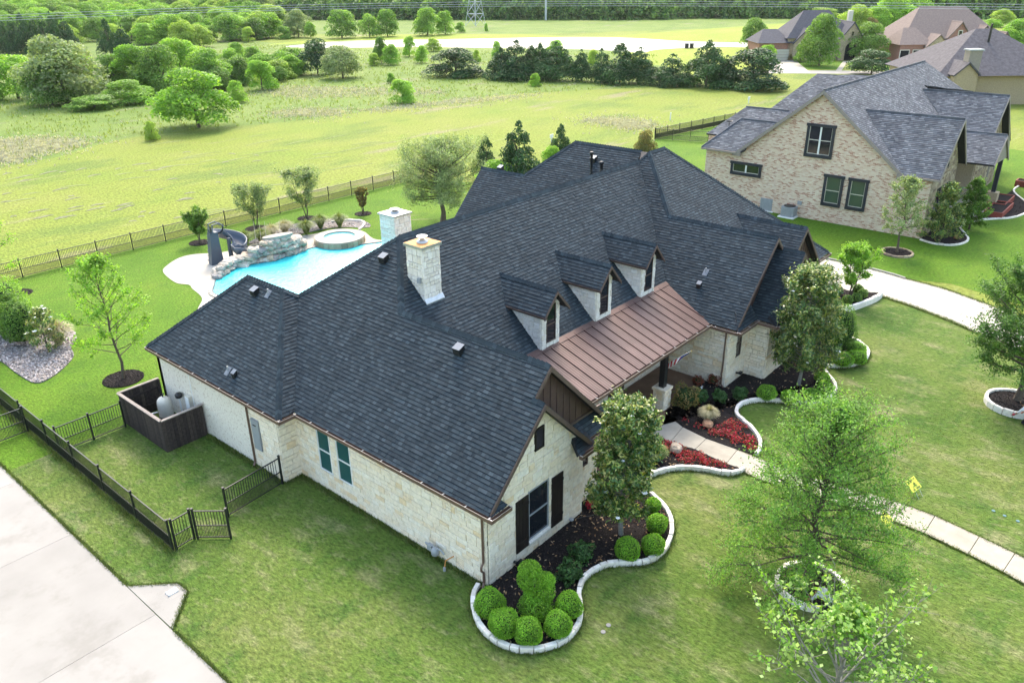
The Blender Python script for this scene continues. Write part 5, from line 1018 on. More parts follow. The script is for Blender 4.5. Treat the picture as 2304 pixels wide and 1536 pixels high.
def rockmesh(seed, flat=.7):
    r_ = np.random.default_rng(seed); mb = MB(); prof = [(.001, -.5), (.42, -.4), (.6, -.05), (.5, .35), (.25, .5), (.001, .52)]; mb.lathe((0, 0, 0), prof, 9, False)
    V = np.array(mb.v); V[:, :2] *= r_.uniform(.8, 1.2, 2); V += r_.normal(0, .045, V.shape) * (np.linalg.norm(V[:, :2], axis=1)[:, None] > .1); V[:, 2] *= flat; mb.v = [tuple(v) for v in V]; return mb.mesh('rock', ROCK, smooth=False)
RM = [rockmesh(i) for i in range(8)]
WF = thing('rock_waterfall', 'long pile of rounded boulders forming a waterfall wall behind the pool', 'rock wall', (*G(640, 580), 0)); wo = ORG[WF.name]
def rock(parent, x, y, z, s, name='boulder'):
    o = link(name, random.choice(RM), parent, (x - org(parent)[0], y - org(parent)[1], z)); o.scale = (s * random.uniform(.8, 1.3), s * random.uniform(.8, 1.2), s * random.uniform(.75, 1.1)); o.rotation_euler = (random.uniform(-.3, .3), random.uniform(-.3, .3), random.uniform(0, 6)); return o
base = [np.array(G(*q)) for q in ((492, 628), (520, 606), (560, 597), (610, 588), (650, 577), (688, 562))]
hts = [.5, .55, .8, 1.35, 1.35, .7]
for i in range(5):
    for k in range(5):
        f = k / 5; c = base[i] * (1 - f) + base[i + 1] * f; h = hts[i] * (1 - f) + hts[i + 1] * f; bk = np.array([.45, .75]) * .9
        for lv in range(max(1, int(h / .36)) + 1):
            z = lv * .36 + .15
            if z > h: break
            c2 = c + bk * (.12 * lv + .2); rock(WF, c2[0] + random.uniform(-.08, .08), c2[1] + random.uniform(-.08, .08), z, random.uniform(.45, .72))
        for dd in (.6, 1.1, 1.6): c3 = c + bk * dd; rock(WF, c3[0], c3[1], max(.15, h - .2 - .25 * dd), random.uniform(.5, .8))
c = G(632, 552, 1.0); mb = MB(); pts = ring(base[3][0] * .5 + base[4][0] * .5 + .35, base[3][1] * .5 + base[4][1] * .5 + .45, 1.1, .36, 14, .0); A_ = -.25; cx, cy = np.mean(np.array(pts), 0); pts = [(cx + (x - cx) * math.cos(A_) - (y - cy) * math.sin(A_), cy + (x - cx) * math.sin(A_) + (y - cy) * math.cos(A_)) for x, y in pts]; mb.prism(pts, 1.38, 1.56); mb.build('ledge_slab', CONCW, WF)
# slide: tower post and helical flume
sx, sy = G(487, 592); SL = thing('water_slide', 'slate blue spiral water slide beside the pool', 'water slide', (sx, sy, 0))
mb = MB(); mb.hexa([(sx - .5, sy - .3, 0), (sx + .35, sy - .42, 0), (sx + .4, sy + .1, 0), (sx - .45, sy + .2, 0), (sx - .2, sy - .22, 2.2), (sx + .3, sy - .3, 2.2), (sx + .34, sy + .12, 2.2), (sx - .2, sy + .16, 2.2)]); mb.build('ladder_tower', SLIDE, SL)
for k in range(6): mb = MB(); mb.box(sx - .45 + .05 * k, sx + .38 - .02 * k, sy + .18, sy + .3, .25 + k * .33, .31 + k * .33); mb.build('step', SLIDE, SL)
cx, cy = sx + 1.05, sy - .25; path = []
for i in range(27): f = i / 26; a = PI * 1.0 - f * 5.6; path.append(np.array((cx + .72 * math.cos(a) + (f > .82) * (f - .82) * 5.5, cy + .72 * math.sin(a) - (f > .82) * (f - .82) * 1.0, 2.25 - 1.75 * f ** .8)))
mb = MB(); prof = [(-.42, .42), (-.38, .1), (-.2, -.08), (0, -.12), (.2, -.08), (.38, .1), (.42, .42), (.5, .42), (.45, .05), (.22, -.18), (0, -.22), (-.22, -.18), (-.45, .05), (-.5, .42)]
for i, q in enumerate(path):
    t_ = path[min(i + 1, 26)] - path[max(i - 1, 0)]; t_[2] = 0; t_ /= np.linalg.norm(t_); n = np.array((t_[1], -t_[0], 0)); mb.v += [tuple(q + n * a + np.array((0, 0, b))) for a, b in prof]
for i in range(26):
    for j in range(14): mb.face([i * 14 + j, i * 14 + (j + 1) % 14, (i + 1) * 14 + (j + 1) % 14, (i + 1) * 14 + j])
mb.build('flume', SLIDE, SL, True); mb = MB(); mb.lathe((cx, cy, 0), [(.16, 0), (.13, 1.6)], 12); mb.build('centre_post', SLIDE, SL)
mb = MB(); mb.tube([(sx - .1, sy - .3, 2.1), (sx, sy - .3, 2.75), (sx + .5, sy - .3, 2.8), (sx + .8, sy - .3, 2.5)], .05, 7); mb.tube([(sx - .1, sy + .2, 2.1), (sx, sy + .2, 2.75), (sx + .5, sy + .2, 2.8), (sx + .8, sy + .2, 2.5)], .05, 7); mb.build('handrail', SLIDE, SL)
# outdoor fireplace chimney
FP = thing('fireplace_chimney', 'white stone outdoor fireplace chimney beside the pool', 'chimney', (20, 27, 0)); x0, x1, y0, y1 = 19.45, 20.85, 26.1, 27.5
mb = MB(); mb.box(x0, x1, y0, y1, 0, 3.15); mb.build('core', MORTAR, FP); sk = []
ashlar(frame((x0, y0, 0), (1, 0, 0), (0, -1, 0)), rect(-.04, 1.44, 0, 3.15), [], sink=sk, ws=(.25, .5)); ashlar(frame((x0, y0, 0), (0, 1, 0), (-1, 0, 0)), rect(-.04, 1.44, 0, 3.15), [], sink=sk, ws=(.25, .5))
for s in sk: mb = MB(); stone_geo(mb, s); mb.build('stone', LIMEW, FP)
chimney_top(FP, x0 - .14, x1 + .14, y0 - .14, y1 + .14, 3.15, STEEL)
bed('pebble bed behind the pool', smooth(GL([(560, 545), (660, 505), (760, 492), (820, 498), (830, 512), (760, 512), (700, 522), (600, 545)]), 4, True), GRAVB, 1500, GRAVEL, .16, z=.03, name='pebble_bed', chipname='pebbles', asp=.7)
EP = smooth(GL([(745, 500), (780, 497), (812, 498), (820, 505), (808, 518)]), 4); edging('pale curving kerb of the pebble bed behind the spa', EP, h=.12, w_=.16)
# ================================================================ SMALL THINGS
def sign(label, px, py, yaw, tilt):
    x, y = G(px, py); t = thing('yard_sign', label, 'yard sign', (x, y, 0), 'yellow signs beside the front walk'); c, s = math.cos(yaw), math.sin(yaw)
    def F(u, v, n): z = .28 + v * math.cos(tilt); b = v * math.sin(tilt) - n * math.cos(tilt); return (x + u * c - b * s, y + u * s + b * c, z + n * math.sin(tilt) * 0)
    F_ = lambda u, v, n: (x + u * c - (v * math.sin(tilt)) * s + n * s, y + u * s + (v * math.sin(tilt)) * c - n * c, .26 + v * math.cos(tilt))
    for u in (-.14, .14): mb = MB(); mb.tube([F_(u, -.25, 0)[:2] + (-.02,), F_(u, 0.02, 0)], .006, 4); mb.build('wire_leg', STEEL, t)
    mb = MB(); mb.fbox(F_, -.31, .31, 0, .46, -.004, .004); mb.build('panel', YELLOW, t)
    H_ = .46; mb = MB(); rr_ = random.Random(3)
    def row(v0, h_, ws, u0=-.24, u1=.24):
        u = u0
        while u < u1 - .02:
            w_ = rr_.choice(ws)
            if rr_.random() < .82: mb.fbox(F_, u, min(u + w_, u1), v0, v0 + h_, .005, .008)
            u += w_ + .012
    row(H_ - .075, .04, (.02, .035)); row(.025, .065, (.025, .03)); row(.115, .018, (.015, .03), -.15, .17); row(.15, .025, (.02, .04), -.12, .16)
    for k in range(4): mb.fbox(F_, -.09 + .02 * k, -.07 + .02 * k + .03 * (k % 2), H_ * .70 + .02 * (k % 2), H_ * .70 + .05 + .02 * (k == 1), .005, .008)
    for k in range(5): mb.fbox(F_, -.02 + .03 * k, 0 + .03 * k, H_ * .45, H_ * .45 + .10 - .02 * abs(k - 2), .005, .008)
    mb.fbox(F_, -.12, .14, H_ * .41, H_ * .42, .005, .008); mb.build('printed_mark', INK, t)
sign('yellow yard sign standing in the grass above the front walk, tilted back', 2061, 1114, math.radians(-12), .9)
sign('yellow yard sign beside the front walk, half covered by oak leaves', 2003, 1192, math.radians(8), .9)
for px, py in ((2235, 1149), (2260, 1160), (2290, 1172)):
    t = thing('valve_cover', 'pale blue sprinkler valve lid in the right lawn, %s of three' % {2235: 'upper left', 2260: 'middle', 2290: 'lower right'}[px], 'valve cover', (*G(px, py), 0), 'sprinkler lids in the right lawn'); x, y = G(px, py); mb = MB(); mb.lathe((x, y, 0), [(.06, 0), (.06, .02), (.001, .025)], 10); mb.build('lid', M('pale_blue_lid', [(.10, .20, .22)], 5, .2, .6), t)
for px, py in ((1369, 1406), (1357, 1421)):
    t = thing('drain_cover', 'small round drain lid in the lawn by the near bed, %s of two' % ('upper' if py < 1410 else 'lower'), 'drain cover', (*G(px, py), 0), 'drain lids in the near lawn'); x, y = G(px, py); mb = MB(); mb.lathe((x, y, 0), [(.075, 0), (.075, .02), (.001, .025)], 12); mb.build('lid', CONC, t)
for px, py, s, mt, lab in ((1591, 962, .55, REDROCK, 'orange sandstone boulder among red flowers above the walk'), (1520, 1018, .62, ROCK, 'tan boulder among red flowers below the walk'), (2152, 540, .5, REDROCK, 'reddish boulder in the mulch tip of the brick house bed')):
    x, y = G(px, py); me = RM[3].copy(); me.materials.clear(); me.materials.append(mt); o = link('boulder', me, None, (x, y, .2)); o.scale = (s, s * .8, s * .8); o.rotation_euler = (0, 0, 1.1); tag(o, lab, 'boulder')
for k, (px, py, wx, wy) in enumerate(((2245, 478, 1.3, 4.0), (2250, 460, 1.3, 3.6), (2302, 418, 1.2, 1.2))):
    x, y = G(px, py); t = thing('planter_box', ('red wooden planter box, nearest of three before the brick house', 'red wooden planter box, middle of three before the brick house', 'small red wooden planter box at the right edge')[k], 'planter', (x, y, 0), 'red planter boxes'); mb = MB()
    for q in ((x - wy / 2, x + wy / 2, y - wx / 2, y - wx / 2 + .08), (x - wy / 2, x + wy / 2, y + wx / 2 - .08, y + wx / 2), (x - wy / 2, x - wy / 2 + .08, y - wx / 2 + .08, y + wx / 2 - .08), (x + wy / 2 - .08, x + wy / 2, y - wx / 2 + .08, y + wx / 2 - .08)): mb.box(*q, 0, .5)
    mb.build('box', REDPOT, t); mb = MB(); mb.box(x - wy / 2 + .08, x + wy / 2 - .08, y - wx / 2 + .08, y + wx / 2 - .08, .05, .42); mb.build('soil', MULCH, t)
def lamp(label, x, y, z, name='spotlight'):
    t = thing(name, label, 'outdoor light', (x, y, z)); mb = MB(); mb.tube([(x, y, z), (x, y - .12, z + .02)], .05, 8); mb.build('mount', BLACK, t); mb = MB(); mb.box(x + .03, x + .22, y - .24, y - .1, z - .06, z + .05); mb.build('lamp_head', BLACK, t)
q = AT(1157, 1263, y=-.06); lamp('black spotlight low on the gable wall near the house corner', q[0], q[1], q[2]); q = AT(1656, 838, y=.4); lamp('black spotlight low on the wall right of the porch', q[0], q[1], q[2])
t = thing('wall_tap', 'garden tap with coiled hose bracket low on the gable wall', 'tap', (4.6, -.1, 0)); q = AT(1283, 1166, y=-.08); mb = MB(); mb.lathe((q[0], q[1] - .05, q[2] - .05), [(.03, 0), (.09, .02), (.09, .06), (.03, .08)], 10); mb.build('reel', GREYP, t); mb = MB(); mb.tube([(q[0], q[1] - .05, q[2]), (q[0] + .25, q[1] - .2, .2), (q[0] + .8, q[1] - .4, .1), (q[0] + 1.5, q[1] - .5, .1)], .012, 5); mb.build('hose', BLACK, t)
t = thing('plant_tag', 'small white plant marker stake in the mulch right of the porch', 'marker', (*G(1577, 888), .05)); x, y = G(1577, 884); mb = MB(); mb.box(x - .09, x + .09, y - .01, y + .01, .2, .36); mb.build('label_plate', WHITE, t); mb = MB(); mb.box(x - .01, x + .01, y - .006, y + .006, .05, .2); mb.build('stake', STEEL, t)
for px, py, lab in ((1508, 265, 'white survey marker post in the mown field'), (1241, 315, 'small white marker flag in the field above the house roof'), (1684, 227, 'white sign posts in the field left of the brick house')):
    x, y = G(px, py + 6); t = thing('marker_post', lab, 'marker', (x, y, 0)); mb = MB(); mb.box(x - .05, x + .05, y - .05, y + .05, 0, .9); mb.build('post', WHITE, t); mb = MB(); mb.box(x - .3, x + .3, y - .03, y + .03, .55, .95) if px != 1508 else mb.box(x - .07, x + .07, y - .07, y + .07, .9, 1.0); mb.build('plate', WHITE, t)
for px in (1545, 1556): t = thing('bank_post', 'dark stub post on the pond bank, %s of two' % ('left' if px < 1550 else 'right'), 'post', (*G(px, 109), 0), 'posts on the pond bank'); x, y = G(px, 109); mb = MB(); mb.box(x - .35, x + .35, y - .35, y + .35, 0, 1.1); mb.build('post', BLACK, t); mb = MB(); mb.box(x - .4, x + .4, y - .4, y + .4, 1.1, 1.2); mb.build('post_cap', GREYP, t)
# flag on the porch post
t = thing('flag', 'small American flag on an angled pole fixed to the right porch post', 'flag', (13.6, 1.6, 2.0))
pa = AT(1500, 818, x=13.62); pb_ = AT(1556, 789, x=13.95); pb_ = pa + (pb_ - pa)
mb = MB(); mb.tube([pa, pb_], .015, 6); mb.build('pole', CREAM, t); mb = MB(); mb.lathe(tuple(pb_), [(.001, -.03), (.03, 0), (.001, .03)], 8, False); mb.build('finial', M('gold', [(.55, .38, .1)], 4, .1, .4), t)
RED_ = M('flag_red', [(.50, .03, .04)], 4, .05, .7); WHT = M('flag_white', [(.78, .76, .74)], 4, .05, .7); BLU = M('flag_blue', [(.02, .04, .16)], 4, .05, .7)
mb = MB(); nu, nv = 18, 13; d_ = (pb_ - pa); 
nu = 22
for i in range(nu + 1):
    for j in range(nv + 1):
        f = i / nu; g = j / nv; q = pb_ - d_ * (.06 + .88 * f) ; w2 = .10 * math.sin(f * 7 + g * 1.6); mb.v.append((q[0] + w2 - .04 * g, q[1] + .08 * g + .03 * math.sin(f * 9), q[2] - .42 * g * (.35 + .65 * f)))
for i in range(nu):
    for j in range(nv): mb.cur = 2 if i < 9 else (i // 2) % 2; mb.face([i * (nv + 1) + j, (i + 1) * (nv + 1) + j, (i + 1) * (nv + 1) + j + 1, i * (nv + 1) + j + 1])
mb.build('cloth', [RED_, WHT, BLU], t)
# transmission tower, poles, wires
x, y = G(1070, 58); TW = thing('lattice_tower', 'grey lattice transmission tower before the far woods', 'pylon', (x, y, 0)); GALV = M('galvanised_lattice', [(.5, .52, .53)], 1, .1, .6, bstr=0)
lv = [(0, 2.6), (4, 2.1), (8, 1.6), (12, 1.15), (16, .8), (22, .5)]
for (z0, w0), (z1, w1) in zip(lv, lv[1:]):
    C4 = [(-1, -1), (1, -1), (1, 1), (-1, 1)]
    for k in range(4):
        a, b = C4[k], C4[(k + 1) % 4]; P0, P1_, Q0, Q1 = [(x + s_[0] * w_, y + s_[1] * w_, z) for s_, w_, z in ((a, w0, z0), (b, w0, z0), (a, w1, z1), (b, w1, z1))]
        mb = MB(); mb.tube([P0, Q0], .11, 4); mb.build('leg', GALV, TW); mb = MB(); mb.tube([P0, Q1], .07, 4); mb.tube([P1_, Q0], .07, 4); mb.tube([Q0, Q1], .07, 4); mb.build('brace', GALV, TW)
for px, py, lab in ((1228, 46, 'tall pale pole before the far woods, right of the lattice tower'), (2091, 38, 'tall pale leaning pole behind the brown roofed house'), (533, 20, 'tall pale pole in front of the far woods at the left')):
    x, y = G(px, py) if py > 25 else (250, 400); t = thing('utility_pole', lab, 'pole', (x, y, 0), 'poles of the power line'); lean = 1.6 if px == 2091 else 0; mb = MB(); mb.tube([(x, y, 0), (x + lean * RC[0][0], y + lean * RC[0][1], 26)], .42, 8); mb.build('shaft', GALV, t); mb = MB(); mb.tube([(x - 3, y, 24), (x + 3, y, 24)], .15, 5); mb.build('crossarm', GALV, t)
PL = thing('power_line', 'thin power line wires crossing in front of the far woods', 'power line', (150, 150, 0))
wm_ = M('wire_metal', [(.42, .45, .48)], 1, .05, .5, bstr=0)
for i, dz in enumerate((0, .55, 1.15)):
    P = []
    for f in np.linspace(0, 1, 25):
        px = -500 + 3300 * f; d = ray(px, 10); d = d / np.hypot(d[0], d[1]); D = 190; yy = 12 - 11 * math.sin(PI * min(1, max(0, (px - 900) / -1400 if px < 900 else (px - 900) / 1700))) * -1 * .6
        P.append((CAM[0] + d[0] * D, CAM[1] + d[1] * D, 10.6 + dz * .8 + .9 * math.cos(2 * PI * (f - .4)) * .5))
    mb = MB(); mb.tube(P, .035, 4, False); mb.build('wire', wm_, PL)
# ================================================================ VEGETATION
TUFG = leafmat('meadow_blade', [(.14, .21, .04), (.19, .26, .05), (.24, .28, .08)], .4, gain=1.0); TUFD = leafmat('dry_blade', [(.36, .34, .30), (.46, .435, .39)], .35, gain=1.0, tint=(1, 1, 1))
LF = dict(
 oak=leafmat('oak_leaf', [(.035, .085, .016), (.06, .125, .024), (.09, .165, .032), (.12, .20, .05)], .4),
 oakd=leafmat('dark_oak_leaf', [(.02, .055, .012), (.035, .085, .018), (.055, .12, .026), (.08, .15, .04)], .35),
 oakl=leafmat('young_oak_leaf', [(.045, .11, .02), (.07, .155, .03), (.10, .20, .04), (.15, .24, .07)], .45),
 bright=leafmat('bright_leaf', [(.065, .14, .02), (.10, .205, .03), (.14, .255, .035), (.18, .29, .05)], .45),
 field=leafmat('field_leaf', [(.05, .11, .022), (.085, .17, .03), (.12, .22, .036), (.16, .27, .05)], .42),
 yellow=leafmat('lime_leaf', [(.09, .16, .025), (.14, .22, .035), (.18, .26, .05), (.2, .28, .07)], .45),
 cedar=leafmat('cedar_needle', [(.012, .038, .016), (.022, .055, .02), (.032, .072, .024), (.045, .095, .03)], .2),
 silver=leafmat('grey_green_leaf', [(.07, .11, .05), (.11, .155, .075), (.15, .20, .10), (.20, .24, .14)], .4),
 magn=leafmat('magnolia_leaf', [(.018, .05, .014), (.035, .08, .02), (.06, .12, .03), (.22, .22, .07), (.12, .19, .05)], .25, .28, .5),
 box=leafmat('boxwood_leaf', [(.05, .14, .012), (.085, .20, .018), (.125, .26, .022), (.17, .31, .03)], .35, .5, .3),
 holly=leafmat('holly_leaf', [(.014, .042, .012), (.026, .07, .018), (.042, .10, .025)], .2, .5, .35),
 syc=leafmat('sycamore_leaf', [(.06, .14, .02), (.09, .18, .03), (.13, .22, .05), (.24, .32, .14)], .45, .5, .3),
 reed=leafmat('dry_reed', [(.24, .215, .14), (.30, .275, .19), (.19, .185, .11)], .35, tint=(1, 1, 1)),
 greed=leafmat('green_reed', [(.06, .10, .03), (.10, .15, .045), (.20, .20, .08)], .35),
 red=leafmat('red_leaf', [(.11, .025, .02), (.18, .05, .03), (.07, .05, .025)], .3),
 rusty=leafmat('rusty_leaf', [(.06, .09, .025), (.12, .11, .04), (.2, .13, .05)], .3),
 petal=leafmat('red_petal', [(.22, .006, .012), (.30, .012, .025), (.28, .035, .07), (.16, .006, .012)], .25),
 begon=leafmat('begonia_leaf', [(.10, .02, .018), (.05, .05, .015), (.16, .03, .02)], .25),
)
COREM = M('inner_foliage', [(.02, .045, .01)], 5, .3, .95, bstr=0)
def blobcrown(seed, n=10000, lobes=40, size=.036, shape='round', asp=.75):
    r_ = np.random.default_rng(seed); C_, Rr = [], []
    for i in range(lobes):
        t = r_.uniform(.0, 1); a = r_.uniform(0, 2 * PI)
        if shape == 'cone': prof = .44 * (1 - t) ** .68 + .01; z = .02 + .91 * t; lr = .18 * (1 - t) + .035
        elif shape == 'bush': prof = .38 * math.sin(PI * (.42 + .5 * t)); z = .05 + .76 * t; lr = r_.uniform(.13, .21)
        else: prof = .36 * math.sin(PI * (.32 + .62 * t)) ** .8; z = .07 + .75 * t; lr = r_.uniform(.13, .2)
        rr = prof * math.sqrt(r_.uniform(.25, 1)); C_.append((rr * math.cos(a), rr * math.sin(a), z)); Rr.append(lr)
    C_ = np.array(C_); Rr = np.array(Rr); idx = r_.choice(lobes, n, p=Rr ** 2 / (Rr ** 2).sum()); d = r_.normal(size=(n, 3)); d /= np.linalg.norm(d, axis=1)[:, None]; d[:, 2] = np.where(d[:, 2] < -.3, -d[:, 2], d[:, 2])
    P = C_[idx] + d * (Rr[idx] * r_.uniform(.8, 1.08, n))[:, None] * np.array((1, 1, .85))
    if shape == 'cone': P[:, 2] = np.clip(P[:, 2], .01, 1)
    clump = np.repeat(r_.random(lobes)[:, None], 1, 1)[idx, 0]
    Q = leafq(P, size, .2, asp, d, .8); return quads_mesh('crown', Q, LF['field'], (clump * .55 + r_.random(n) * .45) % 1)
def with_mat(me, mat): m = me.copy(); m.materials.clear(); m.materials.append(mat); return m
def tm_unit():
    mb = MB(); mb.tube([(0, 0, 0), (.01, 0, .25), (0, .01, .5), (.02, 0, .8)], [.022, .017, .011, .003], 6)
    for a in range(5): q = a * 1.3; mb.tube([(0, 0, .28 + .06 * a), (.12 * math.cos(q), .12 * math.sin(q), .42 + .07 * a), (.22 * math.cos(q), .22 * math.sin(q), .55 + .06 * a)], [.010, .006, .002], 4)
    return mb.mesh('trunk', TRUNK)
UT = tm_unit()
CR = {k: [with_mat(m_, LF[mt]) for m_ in ms] for k, mt, ms in (
 ('round', 'field', [blobcrown(i) for i in range(4)]), ('bush', 'field', [blobcrown(10 + i, shape='bush', lobes=34, n=10000) for i in range(3)]), ('cone', 'cedar', [blobcrown(20 + i, 10000, 80, .038, 'cone') for i in range(4)]))}
CR['bright'] = [with_mat(m_, LF['bright']) for m_ in CR['round'] + CR['bush']]; CR['brightbush'] = [with_mat(m_, LF['bright']) for m_ in CR['bush']]; CR['yellow'] = [with_mat(m_, LF['yellow']) for m_ in CR['round'][:2] + CR['bush']]
CR['silver'] = [with_mat(m_, LF['silver']) for m_ in CR['round'][:2]]; CR['dark'] = [with_mat(m_, LF['oak']) for m_ in CR['round'][1:] + CR['bush'][:1]]; CR['cedarbush'] = [with_mat(m_, LF['cedar']) for m_ in CR['bush']]
def bgtree(kind, x, y, h, wd, label, name='tree', cat='tree', grp='trees in the field beyond the yard'):
    t = thing(name, label, cat, (x, y, -.05), grp); t.scale = (wd, wd, h); t.rotation_euler = (0, 0, random.uniform(0, 6.28))
    for nm, me in (('trunk', UT), ('crown', random.choice(CR[kind]))): o = bpy.data.objects.new(nm, me); COL.objects.link(o); o.parent = t
    return t
def bgpx(kind, px, py, hp, wp, label, name='tree', cat='tree', grp='trees in the field beyond the yard'):
    """px, py: foot in the photograph; hp, wp: height and width there in photo pixels"""
    x, y = G(px, py); D = np.linalg.norm(np.array((x, y, 0)) - CAM); k = D / 1792 * 1.0
    return bgtree(kind, x, y, hp * k * 1.1, wp * k * 1.28, label, name, cat, grp)
fldname = dict(cone='cedar_tree', cedarbush='cedar_tree')
L1 = [
 ('brightbush', 448, 287, 108, 138, 'big rounded bright green bush tree standing alone in the field'), ('silver', 150, 232, 118, 130, 'tall grey-green tree at the left of the field with dark base'), ('dark', 118, 236, 70, 90, 'dark bushy tree at the foot of the grey-green tree'),
 ('brightbush', 42, 222, 78, 90, 'bushy tree at the left edge beside the grey-green tree'), ('bush', 215, 245, 26, 90, 'low pale thicket in front of the grey-green tree'), ('bush', 290, 232, 42, 90, 'low spreading bush left of the big rounded bush tree'),
 ('dark', 262, 206, 66, 70, 'dark tree, first in the middle tree row from the left'), ('brightbush', 318, 208, 92, 90, 'tall green tree in the middle row left of the rounded bush tree'), ('dark', 368, 214, 90, 90, 'dark broad tree in the middle row behind the big rounded bush'),
 ('bright', 412, 190, 90, 80, 'bright tree rising over the middle row above the rounded bush'), ('round', 470, 200, 76, 80, 'green tree in the middle row right of the rounded bush top'), ('dark', 540, 190, 52, 66, 'dark bush near the right end of the middle row'),
 ('brightbush', 590, 202, 60, 56, 'bright slender tree at the right end of the middle row'), ('dark', 630, 184, 30, 34, 'small dark round bush right of the middle row'), ('bright', 536, 230, 42, 40, 'small young tree in open grass right of the rounded bush tree'),
 ('yellow', 345, 315, 36, 30, 'small yellow-green sapling in front of the mown field line'), ('bush', 655, 165, 50, 70, 'bushy tree between the middle row and the dark pair'), ('cedarbush', 716, 168, 66, 66, 'dark dense tree left of the pond meadow'), ('silver', 772, 176, 62, 76, 'grey-green broad tree beside the dark dense tree'),
 ('round', 770, 86, 52, 60, 'leftmost round tree in the row before the pond'), ('round', 832, 84, 44, 40, 'second round tree in the row before the pond'), ('round', 872, 82, 50, 44, 'third round tree in the row before the pond'), ('round', 962, 80, 52, 54, 'broad fourth tree in the row before the pond'), ('round', 1002, 78, 44, 36, 'rightmost tree in the row before the pond'), ('round', 1036, 74, 20, 20, 'tiny round tree right of the row before the pond'), ('bright', 1094, 72, 16, 8, 'tiny shrub right of the lattice tower foot'),
 ('dark', 858, 142, 50, 30, 'slim tree on the meadow before the pond, leftmost of the slim ones'), ('bright', 880, 146, 40, 34, 'small bright tree beside the slim tree before the pond'), ('bright', 922, 128, 42, 26, 'slim bright tree directly before the pond water'), ('bright', 950, 142, 34, 28, 'small bush tree right of the slim trees before the pond'), ('yellow', 975, 116, 26, 30, 'yellow-green shrub against the pond water'), ('yellow', 842, 148, 26, 24, 'low yellow-green shrub left of the slim trees'),
 ('brightbush', 906, 231, 50, 54, 'upright shrub alone in the dry grass strip'), ('round', 880, 187, 20, 16, 'tiny dark shrub above the upright shrub'), ('bright', 1204, 194, 26, 24, 'small bright bush before the cedar row'), ('yellow', 1072, 140, 24, 18, 'small yellow-green sapling left of the cedar row'), ('yellow', 1335, 150, 34, 22, 'pale sapling behind the cedar row gap'),
 ('bright', 1250, 130, 34, 34, 'bright crown showing behind the cedar row'), ('bright', 1118, 130, 32, 20, 'bright small tree behind the left of the cedar row'),
 ('yellow', 560, 95, 30, 24, 'small lime tree on the meadow edge left of the pond'), ('silver', 672, 84, 52, 50, 'pale feathery tree left of the row before the pond'), ('round', 700, 86, 30, 22, 'small dark shrub beside the pale feathery tree'), ('bush', 640, 88, 26, 30, 'low bush left of the pale feathery tree'),
]
for k, px, py, hp, wp, lab in L1: bgpx(k, px, py, hp, wp, lab, 'cedar_tree' if k == 'cedarbush' else 'tree')
CE = [(1025, 173, 56, 88, 'b'), (1128, 178, 62, 50, 'c'), (1162, 179, 76, 62, 'c'), (1196, 179, 66, 48, 'c'), (1215, 180, 72, 50, 'c'), (1252, 181, 74, 66, 'c'), (1308, 183, 62, 40, 'c'), (1352, 186, 66, 44, 'c'), (1394, 188, 78, 60, 'c'), (1436, 188, 70, 56, 'c'), (1510, 192, 60, 64, 'c'), (1588, 196, 88, 76, 'c'), (1632, 196, 60, 50, 'c'), (1690, 200, 76, 104, 'b')]
ordw = ['first', 'second', 'third', 'fourth', 'fifth', 'sixth', 'seventh', 'eighth', 'ninth', 'tenth', 'eleventh', 'twelfth', 'thirteenth', 'last']
for i, (px, py, hp, wp, k) in enumerate(CE): bgpx('cone' if k == 'c' else 'cedarbush', px, py, hp, wp * 1.15, 'dark cedar, %s from the left in the long row below the pond' % ordw[i], 'cedar_tree', grp='dark cedars in the row below the pond')
for i, px in enumerate((18, 42, 64, 88, 110, 132, 156, 250, 284)): bgpx('cone', px, 118 + (i % 3) + (px > 200) * 8, 52 + (i * 7) % 18, 34, 'dark pointed cedar at the left field edge, %s from the left' % ordw[i], 'cedar_tree', grp='dark cedars at the left field edge')
